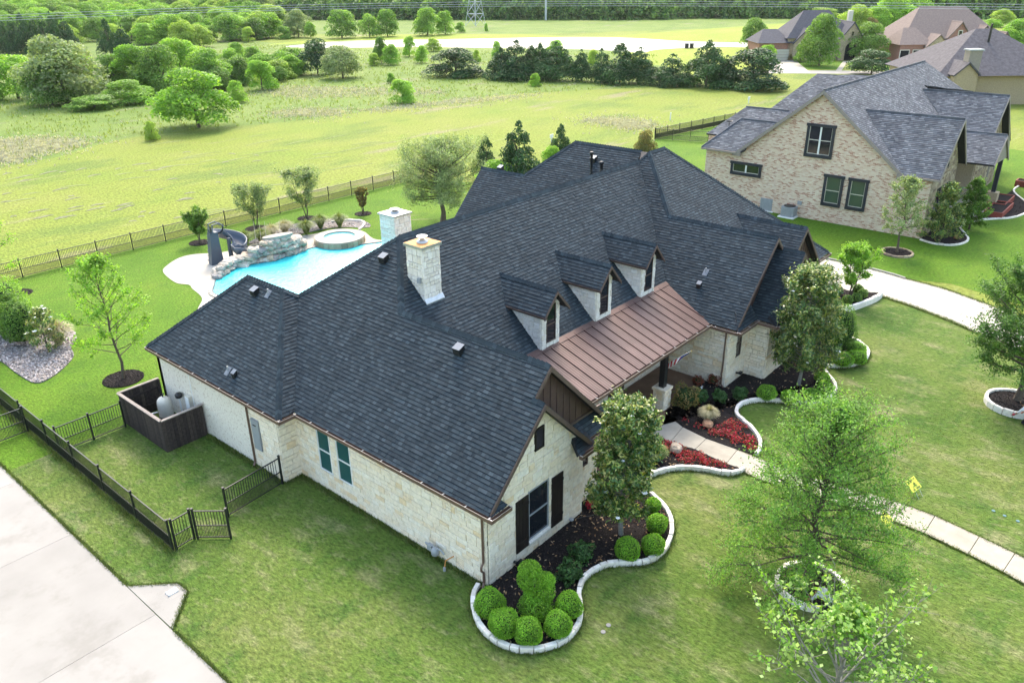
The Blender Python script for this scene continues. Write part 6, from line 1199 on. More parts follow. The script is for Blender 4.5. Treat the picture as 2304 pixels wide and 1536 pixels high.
for i, (px, py, hp, wp, k, lab) in enumerate([(1695, 110, 56, 46, 'dark', 'round tree at the pond end beside the far driveway'), (1722, 112, 34, 36, 'silver', 'small pale tree left of the red brick garage wing'), (1690, 128, 22, 38, 'dark', 'low shrubs by the culvert'), (1725, 140, 32, 38, 'bright', 'small bright tree at the far driveway mouth'), (1842, 148, 92, 74, 'dark', 'large leafy tree in front of the stone gabled house'), (1950, 136, 66, 66, 'dark', 'broad dark tree right of the arched entry'), (1800, 140, 34, 26, 'dark', 'small tree at the left corner of the stone gabled house'),
    (1960, 168, 44, 70, 'cedarbush', 'windblown cedar in front of the stone gabled house lawn'), (1955, 92, 40, 30, 'rusty', 'reddish brown small tree between the far houses'), (1920, 90, 62, 60, 'yellow', 'bright tree right behind the stone gabled house'), (1965, 88, 56, 60, 'bright', 'bright tree between the two far houses, left one'), (2000, 84, 70, 80, 'bright', 'tall bright tree between the two far houses'), (2045, 80, 66, 90, 'round', 'broad tree left of the brown roof'), (1990, 104, 34, 40, 'yellow', 'lime bush before the trees between the far houses'), (2060, 96, 40, 44, 'yellow', 'lime tree touching the left edge of the brown roof'),
    (2250, 62, 30, 40, 'yellow', 'bright tree behind the right end of the brown roof'), (2290, 110, 50, 60, 'bright', 'bright trees at the right edge beside the brown roof'), (2230, 70, 20, 30, 'bright', 'small tree right behind the brown roof ridge'), (2262, 112, 34, 40, 'bright', 'bushy tree left of the right edge, below the brown roof'), (1850, 46, 22, 60, 'yellow', 'lime bush behind the dark slate roof'), (2170, 120, 24, 50, 'yellow', 'lime shrub before the brown roofed house wall'), (2052, 138, 12, 20, 'dark', 'small clipped shrub before the brown roofed house'), (1780, 136, 12, 16, 'rusty', 'red shrub beside the dark SUV'), (2110, 142, 14, 34, 'dark', 'dark low hedge before the brown roofed house')]):
    if k == 'rusty' and 'rusty' not in CR: CR['rusty'] = [with_mat(CR['bush'][0], LF['rusty'])]
    bgpx(k, px, py, hp, wp, lab, 'cedar_tree' if k == 'cedarbush' else 'tree', grp='trees around the far houses')
for i, (px, py, hp, wp, k, lab) in enumerate([(2285, 335, 150, 110, 'dark', 'large dark green tree at the right edge behind the brick house gables'), (2262, 285, 90, 70, 'bright', 'bright green tree right of the brick house roof'), (2296, 420, 90, 60, 'dark', 'dark shrub tree at the right edge before the brick house'), (2262, 452, 92, 60, 'dark', 'dark tree beside the brick house porch post')]):
    x, y = ((100, -14), (88, -6), (70, -7), (66, -4.2))[i]; bgtree(k, x, y, (9, 8, 4.2, 4.0)[i], (9, 8, 3.4, 3.0)[i], lab, grp='trees right of the brick house')
# thicket left of the pond: one crown each
TH = [G(*q) for q in ((-150, 112), (200, 100), (420, 118), (600, 96), (640, 66), (560, 46), (300, 34), (-150, 30))]
q = scatter(TH, 620)
for i, (x, y) in enumerate(q[:290]):
    D = math.hypot(x - CAM[0], y - CAM[1]); h = random.uniform(5, 8.5) * (1.2 if D > 300 else 1); bgtree(random.choice(('round', 'bright', 'bright', 'yellow', 'dark', 'round')), x, y, h, h * random.uniform(1.1, 1.6), 'leafy tree within the dense thicket left of the pond', grp='trees of the thicket left of the pond')
for px, py, hp, wp in ((255, 34, 34, 80), (345, 36, 70, 60), (380, 38, 80, 60), (425, 40, 62, 60), (500, 46, 90, 60), (580, 52, 110, 66), (600, 46, 60, 40)): bgpx('silver', px, py, hp, wp, 'tall pale grey-green tree rising behind the thicket, %s from the left' % ordw[[255, 345, 380, 425, 500, 580, 600].index(px)], grp='tall pale trees behind the thicket')
q = scatter(GL([(215, 206), (430, 214), (640, 188), (690, 165), (640, 138), (480, 135), (300, 150), (180, 170)]), 60)
for x, y in q[:38]: bgtree(random.choice(('bush', 'bright', 'round', 'dark', 'yellow')), x, y, random.uniform(2.6, 4.6), random.uniform(5, 8), 'low leafy bush filling the middle row left of the pond meadow', 'bush', 'bush', 'bushes filling the middle row')
# far woods: one mass
base_ = CR['round'][0]; n0 = len(base_.vertices); co_ = np.zeros(n0 * 3); base_.vertices.foreach_get('co', co_); Qb = co_.reshape(-1, 4, 3)[::6]
pts_ = []
for px in np.arange(-350, 2700, 9.5):
    for row in range(5): pts_.append((px + random.uniform(-6, 6), row))
Qs, rs = [], []
for px, row in pts_:
    pl = 33 if px < 560 else 43 + (px > 1500) * -3; x, y = G(px, pl); d = np.array((x - CAM[0], y - CAM[1])); Dn = np.linalg.norm(d); d /= Dn; Dt = Dn + row * 16 + random.uniform(-5, 5) + (60 * max(0, math.sin(px * .004 + 1)) if row > 2 else 0); c = CAM[:2] + d * Dt
    h = random.uniform(9, 13) + (row > 1) * 3 + (row > 3) * 5; w_ = random.uniform(9, 14); a = random.uniform(0, 6.28); R2 = np.array(((math.cos(a), -math.sin(a)), (math.sin(a), math.cos(a)))); Qn = Qb.copy(); Qn[..., :2] = (Qn[..., :2] @ R2.T) * w_; Qn[..., 2] = (Qn[..., 2] - .18) * h * 1.15; Qn[..., 0] += c[0]; Qn[..., 1] += c[1]
    ctr = Qn.mean(1, keepdims=True); Qn = ctr + (Qn - ctr) * 2.7; Qs.append(Qn); rs.append((random.random() * .5 + rng.random(len(Qn)) * .5))
FARL = leafmat('far_woods_leaf', [(.04, .09, .03), (.065, .13, .04), (.09, .165, .045), (.13, .21, .06)], .45)
me = quads_mesh('far_woods', np.concatenate(Qs), FARL, np.concatenate(rs)); tag(link('far_woods', me), kind='stuff')
# field tufts and meadow scrub: one mass each
def tufts(name, poly, n, h, w_, mat, blades=6, jit=0):
    q = scatter(poly, n); q = q + rng.normal(0, 1, q.shape) * jit * np.abs(rng.normal(0, 1, (len(q), 1))); m_ = len(q); Qs = []
    for k in range(blades):
        a = rng.uniform(0, 6.28, m_); l = rng.uniform(.5, 1.2, m_) * h; dx = np.cos(a) * l * .45; dy = np.sin(a) * l * .45; px = -np.sin(a) * w_ / 2; py = np.cos(a) * w_ / 2; ox = q[:, 0] + rng.normal(0, w_, m_); oy = q[:, 1] + rng.normal(0, w_, m_)
        z0 = np.zeros(m_); Qs.append(np.stack([np.stack([ox - px, oy - py, z0], 1), np.stack([ox + px, oy + py, z0], 1), np.stack([ox + dx + px * .3, oy + dy + py * .3, l], 1), np.stack([ox + dx - px * .3, oy + dy - py * .3, l], 1)], 1))
    tag(link(name, quads_mesh(name, np.concatenate(Qs), mat)), kind='stuff')
FT = GL([(-200, 372), (80, 362), (250, 318), (400, 296), (560, 282), (700, 268), (850, 248), (1130, 214), (1480, 196), (1480, 120), (700, 110), (560, 96), (100, 215), (-300, 240)])
tufts('meadow_grass_tufts', FT, 14000, .32, .10, TUFG, 3); tufts('dry_grass_tufts', FT, 600, .34, .10, TUFD, 3)
tufts('lawn_grass', [(-7.5, 19), (-5.8, 19), (-.9, 19), (-.9, 15.5), (-.9, 10), (-.1, 9.9), (-.1, 0), (-1.6, -.9), (-1.5, -3.2), (0, -4.2), (2, -4), (3.2, -2.6), (5.4, -4.2), (8.4, -2.8), (8.6, -6), (30, -9), (30, -34), (-14, -34), (-7.5, 2)], 120000, .035, .015, GBLADE, 2)
for pl_, n_ in (([(-60, 318), (60, 312), (150, 314), (192, 322), (150, 338), (90, 342), (40, 366), (-60, 372)], 8000), ([(590, 205), (640, 194), (760, 196), (900, 200), (1000, 205), (1000, 214), (860, 214), (700, 222), (620, 216)], 6000), ([(800, 250), (900, 238), (1020, 226), (1180, 214), (1240, 210), (1100, 228), (960, 240), (860, 252)], 5000), ([(1310, 272), (1360, 264), (1440, 272), (1480, 284), (1420, 294), (1370, 280)], 2500), ([(600, 252), (700, 244), (790, 250), (760, 262), (640, 262)], 2000)):
    tufts('dry_grass_patch', GL(pl_), n_, .2, .16, TUFD, 2, 1.6)
def marks(name, segs, wd, mat):
    Qs = []
    for (a, b) in segs:
        P = smooth(GL([a, ((a[0] + b[0]) / 2, (a[1] + b[1]) / 2 - 1.5), b]), 3)
        for i in range(len(P) - 1):
            p, q_ = np.array(P[i]), np.array(P[i + 1]); d = q_ - p; n = np.array((-d[1], d[0])) / (np.linalg.norm(d) + 1e-6) * wd * .5; f = 1 - abs(i / 3 - 1) * .8; f2 = 1 - abs((i + 1) / 3 - 1) * .8
            Qs.append([(*(p - n * f), .01), (*(q_ - n * f2), .01), (*(q_ + n * f2), .035), (*(p + n * f), .035)])
    tag(link(name, quads_mesh(name, np.array(Qs), mat)), kind='stuff')
mr = random.Random(5); sg = []
for _ in range(46):
    px, py = mr.uniform(0, 420), mr.uniform(365, 500); l = mr.uniform(14, 44); sg.append(((px, py), (px + l, py - l * mr.uniform(.10, .24))))
for _ in range(10): px, py = mr.uniform(400, 760), mr.uniform(330, 420); l = mr.uniform(12, 30); sg.append(((px, py), (px + l, py - l * mr.uniform(-.1, .2))))
MARK = M('bare_mowing_mark', [(.15, .16, .09), (.22, .22, .13)], 3, .3, .95)
marks('mowing_marks', sg, .30, MARK)
sg = [];
for _ in range(40): px, py = mr.uniform(0, 900), mr.uniform(300, 500); l = mr.uniform(30, 120); sg.append(((px, py), (px + l, py - l * mr.uniform(.06, .2))))
marks('pale_hay_rows', sg, .16, M('pale_hay', [(.24, .27, .12), (.22, .26, .09)], 3, .3, .95))
def fringe(name, pts, n, mat, side=.04, h=.05):
    P = np.array(pts, float); seg = np.linalg.norm(np.diff(P, axis=0), axis=1); cum = np.r_[0, np.cumsum(seg)]; u = rng.uniform(0, cum[-1], n); i = np.clip(np.searchsorted(cum, u) - 1, 0, len(seg) - 1); f = ((u - cum[i]) / seg[i])[:, None]; q = P[i] * (1 - f) + P[i + 1] * f + rng.normal(0, side, (n, 2)); a = rng.uniform(0, 6.28, n); l = rng.uniform(.6, 1.4, n) * h; dx, dy = np.cos(a) * l * .8, np.sin(a) * l * .8; px, py = -np.sin(a) * .012, np.cos(a) * .012; z0 = np.zeros(n)
    Q = np.stack([np.stack([q[:, 0] - px, q[:, 1] - py, z0], 1), np.stack([q[:, 0] + px, q[:, 1] + py, z0], 1), np.stack([q[:, 0] + dx + px * .3, q[:, 1] + dy + py * .3, l], 1), np.stack([q[:, 0] + dx - px * .3, q[:, 1] + dy - py * .3, l], 1)], 1); tag(link(name, quads_mesh(name, Q, mat)), kind='stuff')
fringe('driveway_grass_edge', [(-7.57, -6), (-7.57, 6.0)], 6500, GBLADE); fringe('driveway_grass_edge', [(-7.57, 9.1), (-7.57, 24)], 8500, GBLADE); fringe('walk_grass_edge', GL(L_[3:]), 7000, GBLADE); fringe('walk_grass_edge', GL(U_[3:]), 7000, GBLADE); fringe('driveway_grass_edge', GL(RL[3:]), 3500, GBLADE, .08, .09); fringe('driveway_grass_edge', GL(RU), 4000, GBLADE, .08, .09); fringe('pad_grass_edge', GL([(288, 1319), (400, 1313), (421, 1331), (389, 1413)]), 2200, GBLADE)
fringe('bed_grass_edge', [(p[0], p[1]) for p in EA], 9000, GBLADE, .1, .08); fringe('bed_grass_edge', [(p[0], p[1]) for p in EB], 9000, GBLADE, .1, .08); fringe('wall_grass_edge', [(-.12, 0), (-.12, 9.9), (-.9, 10), (-.9, 15.5)], 6000, GBLADE, .08, .09); fringe('fence_grass_edge', [(-5.7, 9.5), (-5.7, 40)], 12000, GBLADE, .12, .12)
# ---------------------------------------------------------------- limb-by-limb trees
def tree(name, label, x, y, h, R, leaf, lsize, nl, ntw=7, per=10, cb=.25, shape='round', tr=.09, bark=None, el=(.3, 1.1), spread=.12, z0=0.0, cat='tree', grp=None, twig_r=.008, asp=.55, seed=1, lean=(0, 0), stems=1, up=.25, inner=.25, flowers=0, dens=.3):
    r_ = random.Random(seed); t = thing(name, label, cat, (x, y, z0), grp); tb = MB(); pts, ctr = [], []
    for s_ in range(stems):
        sa = 2 * PI * s_ / max(1, stems) + .5; so = (.0 if stems == 1 else R * .42); H_ = h * (1 if stems == 1 else r_.uniform(.82, 1.0))
        tp = [np.array((x + lean[0] * f + so * f * math.cos(sa) + r_.uniform(-1, 1) * .02 * H_ * (f > 0), y + lean[1] * f + so * f * math.sin(sa) + r_.uniform(-1, 1) * .02 * H_ * (f > 0), z0 + H_ * .97 * f)) for f in np.linspace(0, 1, 8)]
        tb.tube([p - np.array((0, 0, .05 if i == 0 else 0)) for i, p in enumerate(tp)], [tr / math.sqrt(stems) * (1.25 if i == 0 else 1 - .9 * i / 7) + .006 for i in range(8)], 8)
        n_l = nl // stems
        for i in range(n_l):
            tt = ((i + .5) / n_l) ** .85; f = cb + (1 - cb) * tt * .97; p = tp[min(6, int(f * 7))] * (1 - (f * 7) % 1) + tp[min(7, int(f * 7) + 1)] * ((f * 7) % 1)
            pr_ = {'round': math.sin(PI * (.18 + .75 * tt)) ** .7, 'cone': (1 - tt) ** .8 * .95 + .12, 'low': (1 - tt) ** .7 * min(1, .72 + 2 * tt) + .05, 'col': min(1, .62 + 2 * tt) * (1 - tt) ** .35 * .85 + .05, 'vase': .35 + .65 * tt * (1.15 - tt) * 3, 'wide': math.sin(PI * (.3 + .62 * tt)) ** .6}[shape]
            Ln = R * pr_ * r_.uniform(.8, 1.1) * (.7 if stems > 1 else 1); az = i * 2.399 + r_.uniform(-.4, .4) + s_; e = el[0] + (el[1] - el[0]) * tt + r_.uniform(-.12, .12)
            d = np.array((math.cos(az) * math.cos(e), math.sin(az) * math.cos(e), math.sin(e))); Ls = Ln / max(math.cos(e), .35); Ls = min(Ls, Ln * 1.7); Ls = min(Ls, max(.12 * R, (z0 + H_ - p[2]) / max(.05, math.sin(e) * 1.15 + .1)) if e > .1 else Ls)
            lp = [p + d * Ls * g + np.array((0, 0, .12 * Ls * g * g)) + np.array([r_.uniform(-1, 1) for _ in range(3)]) * .025 * Ls * (g > 0) for g in (0, .3, .6, .85, 1)]
            r0 = tr * .42 * (1 - .6 * tt) / math.sqrt(stems); tb.tube(lp, [r0, r0 * .75, r0 * .5, r0 * .3, .004], 5, False)
            for k in range(ntw):
                g = inner + (1 - inner) * ((k + r_.random()) / ntw); j = min(3, int(g * 4)); bp = lp[j] * (1 - (g * 4 - j)) + lp[j + 1] * (g * 4 - j) if g < 1 else lp[4]
                td = d * .6 + np.array([r_.gauss(0, 1) for _ in range(3)]) * .55; td[2] += up; td /= np.linalg.norm(td); tl = Ls * .34 * r_.uniform(.6, 1.2) * (1.15 - .4 * g)
                e1 = bp + td * tl * .5; e2 = bp + td * tl + np.array((0, 0, .05 * tl)); tb.tube([bp, e1, e2], [twig_r, twig_r * .7, twig_r * .3], 3, False)
                for _ in range(int(per * (1.3 - dens * tt))): w_ = r_.random() ** .7; pts.append(bp + (e2 - bp) * w_ + np.array([r_.gauss(0, 1) for _ in range(3)]) * spread * (.5 + .5 * w_) * R * .5); ctr.append(r_.random())
    tb.build('trunk', bark or TRUNK, t); P = np.array(pts); P[:, 2] = np.maximum(P[:, 2], z0 + .05)
    c0 = np.array((x, y, z0 + h * .45)); nr = P - c0; nr /= np.linalg.norm(nr, axis=1)[:, None]; o = link('crown', quads_mesh('crown', leafq(P, lsize, up + .2, asp, nr, 1.2), LF[leaf], None, org(t)), t)
    if flowers:
        d = np.linalg.norm((P - c0) * np.array((1, 1, .5)), axis=1); view = (P - c0) @ RC[2]; env = R * (1.05 - .8 * np.clip((P[:, 2] - z0) / h, 0, 1)); ok = np.where((np.hypot(P[:, 0] - x, P[:, 1] - y) > env * .62) & (view < -.25 * env))[0]; idx = r_.sample(list(ok), min(flowers, len(ok)))
        for i in idx:
            c = P[i] + nr[i] * .08; mb = MB(); mb.rr = r_.random(); s = r_.uniform(.06, .13)
            for k in range(6): a = k * PI / 3; b = len(mb.v); e_ = np.array((math.cos(a), math.sin(a), .5)); n_ = np.array((-math.sin(a), math.cos(a), 0)); mb.v += [tuple(c), tuple(c + e_ * s * .6 + n_ * s * .4), tuple(c + e_ * s), tuple(c + e_ * s * .6 - n_ * s * .4)]; mb.face((b, b + 1, b + 2, b + 3))
            mb.build('blossom', FLOWW, t)
    return t
tree('oak_tree', 'large leafy young oak in the stone ring in the near front lawn', BO[0] - .15, BO[1] + .1, 6.7, 3.0, 'oakl', .08, 96, 17, 46, cb=.10, shape='low', tr=.11, el=(-.35, 1.2), spread=.085, seed=3, twig_r=.009, inner=.15, dens=1.0)
tree('sycamore_tree', 'bright wind-blown tree with pale branches and large leaves at the bottom edge', 0.55, -10.6, 5.0, 2.1, 'syc', .12, 44, 9, 8, cb=.3, shape='round', tr=.09, bark=TRUNKP, el=(.45, 1.25), spread=.075, seed=9, twig_r=.009, asp=.7, inner=.4)
tree('oak_tree', 'dark leafy oak in the white stone ring at the right edge', OR[0] + .3, OR[1], 6.2, 2.5, 'oakd', .11, 60, 15, 56, cb=.24, shape='round', tr=.16, el=(0, 1.2), spread=.11, seed=4, inner=.2, lean=(.4, .0))
MAG = [(*G(1397, 1205), 5.35, 1.3, 'magnolia with white blossoms in the mulch bed before the gable wall', 5), (*G(1796, 868), 5.75, 1.72, 'magnolia with white blossoms right of the porch in the mulch bed', 6)]
for x, y, h, R, lab, sd_ in MAG: tree('magnolia_tree', lab, x, y, h, R, 'magn', .16, 84, 11, 28, cb=.12, shape='col', tr=.075, bark=TRUNKP, el=(.15, 1.0), spread=.11, seed=sd_, asp=.38, inner=.2, flowers=22, z0=.05, grp='magnolias in the front beds')
tree('young_tree', 'slender open-crowned young tree in the round mulch patch by the enclosure', YT[0], YT[1], 6.3, 1.95, 'bright', .11, 40, 9, 16, cb=.18, shape='cone', tr=.07, el=(.25, 1.2), spread=.09, seed=11, asp=.8, inner=.35)
tree('live_oak', 'round fine-leaved grey-green live oak in the back yard', 28.2, 30.5, 6.2, 3.2, 'silver', .13, 72, 13, 48, cb=.3, shape='wide', tr=.2, el=(-.1, 1.1), spread=.12, seed=12, inner=.12)
q = G(42, 655); tree('young_tree', 'tall slender tree at the left edge before the back fence', q[0] - 1.2, q[1] - .3, 6.3, 1.9, 'bright', .13, 24, 7, 10, cb=.22, shape='cone', tr=.07, el=(.2, 1.1), spread=.11, seed=13, inner=.35, asp=.8)
for (px, py, h, R, lab, lf, sd_) in ((578, 514, 3.6, 2.2, 'multi-stemmed small tree behind the rock waterfall', 'silver', 21), (690, 491, 3.9, 2.2, 'multi-stemmed small tree before the back fence, right of the waterfall one', 'silver', 22), (450, 546, 2.5, 1.15, 'small dark green bush tree left of the water slide', 'oak', 23), (817, 481, 2.2, .55, 'small slim tree with reddish top near the back fence', 'rusty', 24), (1913, 672, 3.6, 1.3, 'multi-stemmed crape myrtle in the small bed by the driveway', 'bright', 25)):
    x, y = G(px, py); tree('small_tree', lab, x, y, h, R, lf, .13 if R > 1 else .11, 30, 9, 30, cb=.22, shape='vase' if R > 1 else 'round', tr=.06, el=(.5, 1.2), spread=.13, seed=sd_, stems=3, inner=.2, grp='small yard trees')
tree('young_tree', 'young tree in the tan stone ring on the neighbouring lawn', NT[0], NT[1], 5.2, 1.65, 'silver', .14, 34, 9, 18, cb=.28, shape='cone', tr=.08, el=(.1, 1.1), spread=.12, seed=26, inner=.15)
for px, py, h, R, lab, lf in ((2112, 548, 4.3, 1.35, 'dark magnolia at the corner of the brick house', 'magn'), (2180, 516, 3.8, 1.2, 'dense bright evergreen beside the corner magnolia of the brick house', 'oak')):
    x, y = G(px, py); tree('evergreen_tree', lab, x, y, h, R, lf, .15, 44, 9, 26, cb=.04, shape='cone', tr=.06, el=(.1, .9), spread=.13, seed=int(px), inner=.1, grp='evergreens before the brick house')
x, y = 36.6, 23.5
for px, py, hp, wp, k, lab in ((1095, 382, 70, 56, 'cone', 'dark cedar behind the rear roof, left of three'), (1168, 400, 116, 100, 'cone', 'dark broad cedar behind the rear roof, middle of three'), (1262, 345, 60, 50, 'cone', 'slim dark cedar behind the rear roof, right of three'), (1120, 402, 40, 90, 'bright', 'bright hedge bush below the cedars behind the rear roof'), (1215, 402, 24, 90, 'yellow', 'low lime hedge bush behind the rear roof valley'), (1240, 372, 40, 50, 'bright', 'bright bush below the slim cedar'), (1449, 345, 44, 48, 'rusty', 'small magnolia with brownish leaves behind the roof peak')):
    x, y = G(px, py + 22); D = np.linalg.norm(np.array((x, y, 0)) - CAM); bgtree(k, x, y, (hp + 22) * D / 1792 * 1.1, wp * D / 1792 * 1.15, lab, 'cedar_tree' if k == 'cone' else 'tree', grp='trees behind the rear roof')
# clipped and loose shrubs
def shrub(label, x, y, r, h, leaf='box', size=.045, n=5200, name='round_shrub', z0=.08, grp=None, lump=.04, clear=0.0, cat='shrub'):
    t = thing(name, label, cat, (x, y, z0), grp); d = rng.normal(size=(n, 3)); d /= np.linalg.norm(d, axis=1)[:, None]; d = d[d[:, 2] > -.72]; n = len(d)
    ph = rng.uniform(0, 6, 6); w_ = 1 + lump * (np.sin(d[:, 0] * 5 + ph[0]) + np.sin(d[:, 1] * 6 + ph[1]) + np.sin(d[:, 2] * 7 + ph[2]))
    c = np.array((x, y, z0 + h * .48)); P = c + d * np.array((r, r, h * .52)) * (w_ * rng.uniform(.9, 1.05, n) + .07 * (rng.random(n) < .04))[:, None]
    link('foliage', quads_mesh('foliage', leafq(P, size, .15, .6, d, .75), LF[leaf], None, org(t)), t)
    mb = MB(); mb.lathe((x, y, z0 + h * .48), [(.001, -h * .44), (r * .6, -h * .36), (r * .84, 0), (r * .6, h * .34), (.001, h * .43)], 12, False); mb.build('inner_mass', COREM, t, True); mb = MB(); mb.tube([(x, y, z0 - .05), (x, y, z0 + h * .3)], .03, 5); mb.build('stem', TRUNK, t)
    return t
wd5 = ['leftmost of the five low clipped balls round the bed nose', 'second of the five clipped balls round the bed nose', 'middle of the five clipped balls round the bed nose, nearest the camera', 'fourth of the five clipped balls round the bed nose', 'rightmost of the five clipped balls round the bed nose']
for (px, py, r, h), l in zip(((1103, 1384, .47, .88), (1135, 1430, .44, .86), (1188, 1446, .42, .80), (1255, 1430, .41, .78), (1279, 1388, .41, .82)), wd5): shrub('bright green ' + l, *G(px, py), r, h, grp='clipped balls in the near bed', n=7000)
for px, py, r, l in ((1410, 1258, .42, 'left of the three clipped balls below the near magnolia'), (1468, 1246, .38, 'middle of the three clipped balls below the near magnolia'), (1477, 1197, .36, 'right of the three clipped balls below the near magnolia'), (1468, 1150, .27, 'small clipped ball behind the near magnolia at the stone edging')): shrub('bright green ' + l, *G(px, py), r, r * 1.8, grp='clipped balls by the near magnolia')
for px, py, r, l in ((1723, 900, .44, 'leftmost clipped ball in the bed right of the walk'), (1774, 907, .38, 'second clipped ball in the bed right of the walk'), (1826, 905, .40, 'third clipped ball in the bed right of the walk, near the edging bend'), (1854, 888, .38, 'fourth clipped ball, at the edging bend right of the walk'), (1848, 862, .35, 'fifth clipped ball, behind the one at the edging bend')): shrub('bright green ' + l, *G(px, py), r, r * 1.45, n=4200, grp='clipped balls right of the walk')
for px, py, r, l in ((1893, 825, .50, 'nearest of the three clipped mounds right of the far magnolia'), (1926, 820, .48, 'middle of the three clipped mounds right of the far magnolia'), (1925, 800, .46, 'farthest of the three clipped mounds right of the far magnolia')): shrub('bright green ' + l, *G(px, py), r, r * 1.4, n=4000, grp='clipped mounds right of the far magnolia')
shrub('dense dark green upright shrub behind the far magnolia', *G(1880, 795), .85, 2.6, 'oak', .07, 7000, 'evergreen_shrub', lump=.06)
x, y = G(1207, 1385)
for k, (dx, dy, r, h, z, l) in enumerate(((0, 0, .50, .8, .05, 'broad lowest tier of the loose green topiary'), (.15, .22, .46, .7, .5, 'middle tier of the loose green topiary'), (.12, .34, .36, .72, 1.0, 'top tier of the loose green topiary'))): pass
T_ = thing('tiered_shrub', 'tall loose tiered green shrub in the middle of the near bed', 'shrub', (x, y, .05))
for k, (dx, dy, r, h, z) in enumerate(((-.05, 0, .50, .8, .1), (.25, .1, .46, .7, .45), (.55, .1, .30, .5, .75), (.1, .3, .40, .72, .95), (.1, .35, .33, .5, 1.35))):
    n = 4200; d = rng.normal(size=(n, 3)); d /= np.linalg.norm(d, axis=1)[:, None]; P = np.array((x + dx, y + dy, z + h * .4)) + d * np.array((r, r, h * .5)) * rng.uniform(.72, 1.12, n)[:, None]; link('foliage', quads_mesh('foliage', leafq(P, .05, .3, .6, d, 1.0), LF['box'], None, org(T_)), T_)
mb = MB(); mb.tube([(x, y, 0), (x + .1, y + .2, 1.4)], .04, 6); mb.build('stem', TRUNK, T_)
for px, py, r, lf, l in ((1282, 1308, .34, 'holly', 'dark green low shrub right of the tiered shrub'), (1308, 1262, .34, 'holly', 'dark green low shrub by the mulch before the shutters'), (1398, 1060, .3, 'holly', 'dark shrub behind the near magnolia'), (1540, 915, .52, 'rusty', 'brownish green bushy shrub beside the right porch pillar'), (1575, 905, .28, 'holly', 'dark green small shrub right of the brownish shrub'), (1617, 905, .28, 'holly', 'dark small shrub in open mulch, left of two'), (1665, 898, .28, 'holly', 'dark small shrub in open mulch, right of two'), (1570, 868, .22, 'red', 'dark red shrub at the porch wall foot, left'), (1604, 866, .26, 'red', 'bright red shrub at the porch wall foot by the downspout'), (1330, 1145, .16, 'petal', 'small red flowering plant before the gable wall')):
    shrub(l, *G(px, py), r, r * 1.8, lf, .10 if lf in ('holly', 'rusty') else .07, int(700 + r * 1500), 'low_shrub', lump=.2)
for i, (px, py) in enumerate(((1882, 668), (1928, 665), (1938, 675), (1925, 685), (1905, 690), (1884, 700))): shrub('small clipped ball in the small driveway bed, %s from the left back' % ordw[i], *G(px, py), .3, .55, 'oak', .06, 1500, grp='small balls in the driveway bed', z0=.16)
for x, y, r, h, lf, l in ((*G(8, 742), 1.5, 3.0, 'bright', 'large bright evergreen at the left edge in the pebble bed'), (*G(58, 775), .85, 2.5, 'oak', 'grey-green upright evergreen in the pebble bed, right of the large one'), (*G(38, 752), .8, 2.2, 'oak', 'upright evergreen between the two others in the pebble bed')): shrub(l, x, y, r, h, lf, .1, 6500, 'evergreen_shrub', lump=.07, grp='evergreens in the pebble bed')
tree('magnolia_tree', 'small magnolia with white blossoms in the pebble bed at the left', *G(112, 795), 2.5, 1.0, 'magn', .13, 34, 7, 12, cb=.08, shape='cone', tr=.05, el=(.2, 1.0), spread=.12, seed=31, asp=.4, flowers=14)
def reeds(label, px, py, r, h, leaf, n=700, name='ornamental_grass', grp=None):
    x, y = G(px, py); t = thing(name, label, 'grass clump', (x, y, .05), grp); a = rng.uniform(0, 6.28, n); e = rng.uniform(.0, 1.0, n) ** .6; L = h * rng.uniform(.7, 1.1, n); rad = e * r; w_ = .012 + 0 * a
    c, s = np.cos(a), np.sin(a); o = np.stack([x + c * rad * .15, y + s * rad * .15, np.full(n, .05)], 1); mid = np.stack([x + c * rad * .6, y + s * rad * .6, .05 + L * .75], 1); tip = np.stack([x + c * rad * 1.25, y + s * rad * 1.25, .05 + L * (1.05 - .45 * e)], 1); b = np.stack([-s * w_, c * w_, 0 * a], 1)
    Q = np.concatenate([np.stack([o - b, o + b, mid + b, mid - b], 1), np.stack([mid - b, mid + b, tip + b * .2, tip - b * .2], 1)]); link('blades', quads_mesh('blades', Q, LF[leaf], None, org(t)), t)
reeds('straw-coloured fountain grass clump above the walk', 1592, 950, .42, .8, 'reed', 1500); reeds('green and straw fountain grass clump left of the walk', 1477, 1040, .42, .85, 'greed', 1500)
for i, (px, py, lf) in enumerate(((553, 553, 'greed'), (590, 548, 'greed'), (612, 538, 'reed'), (642, 528, 'reed'), (690, 528, 'greed'), (722, 515, 'greed'), (765, 512, 'greed'))): reeds('bushy ornamental grass behind the pool, %s from the left' % ordw[i], px, py, .75, 1.15, lf, 900, grp='ornamental grasses behind the pool')
reeds('rusty tall grass clump in the pebble bed behind the small magnolia', 135, 778, .8, 1.5, 'reed', 1600); reeds('yellow spiky plant with tall flower stalks by the waterfall', 590, 575, .45, .6, 'yellow', 300)
t = thing('flower_stalks', 'tall cream flower stalks rising above the rock waterfall', 'flower stalks', (*G(588, 572), 0))
for k in range(4): x, y = G(580 + k * 12 + (k == 3) * 20, 572); mb = MB(); mb.tube([(x, y, .5), (x + .05, y, 2.4)], [.02, .008], 4); mb.build('stalk', CREAM, t)
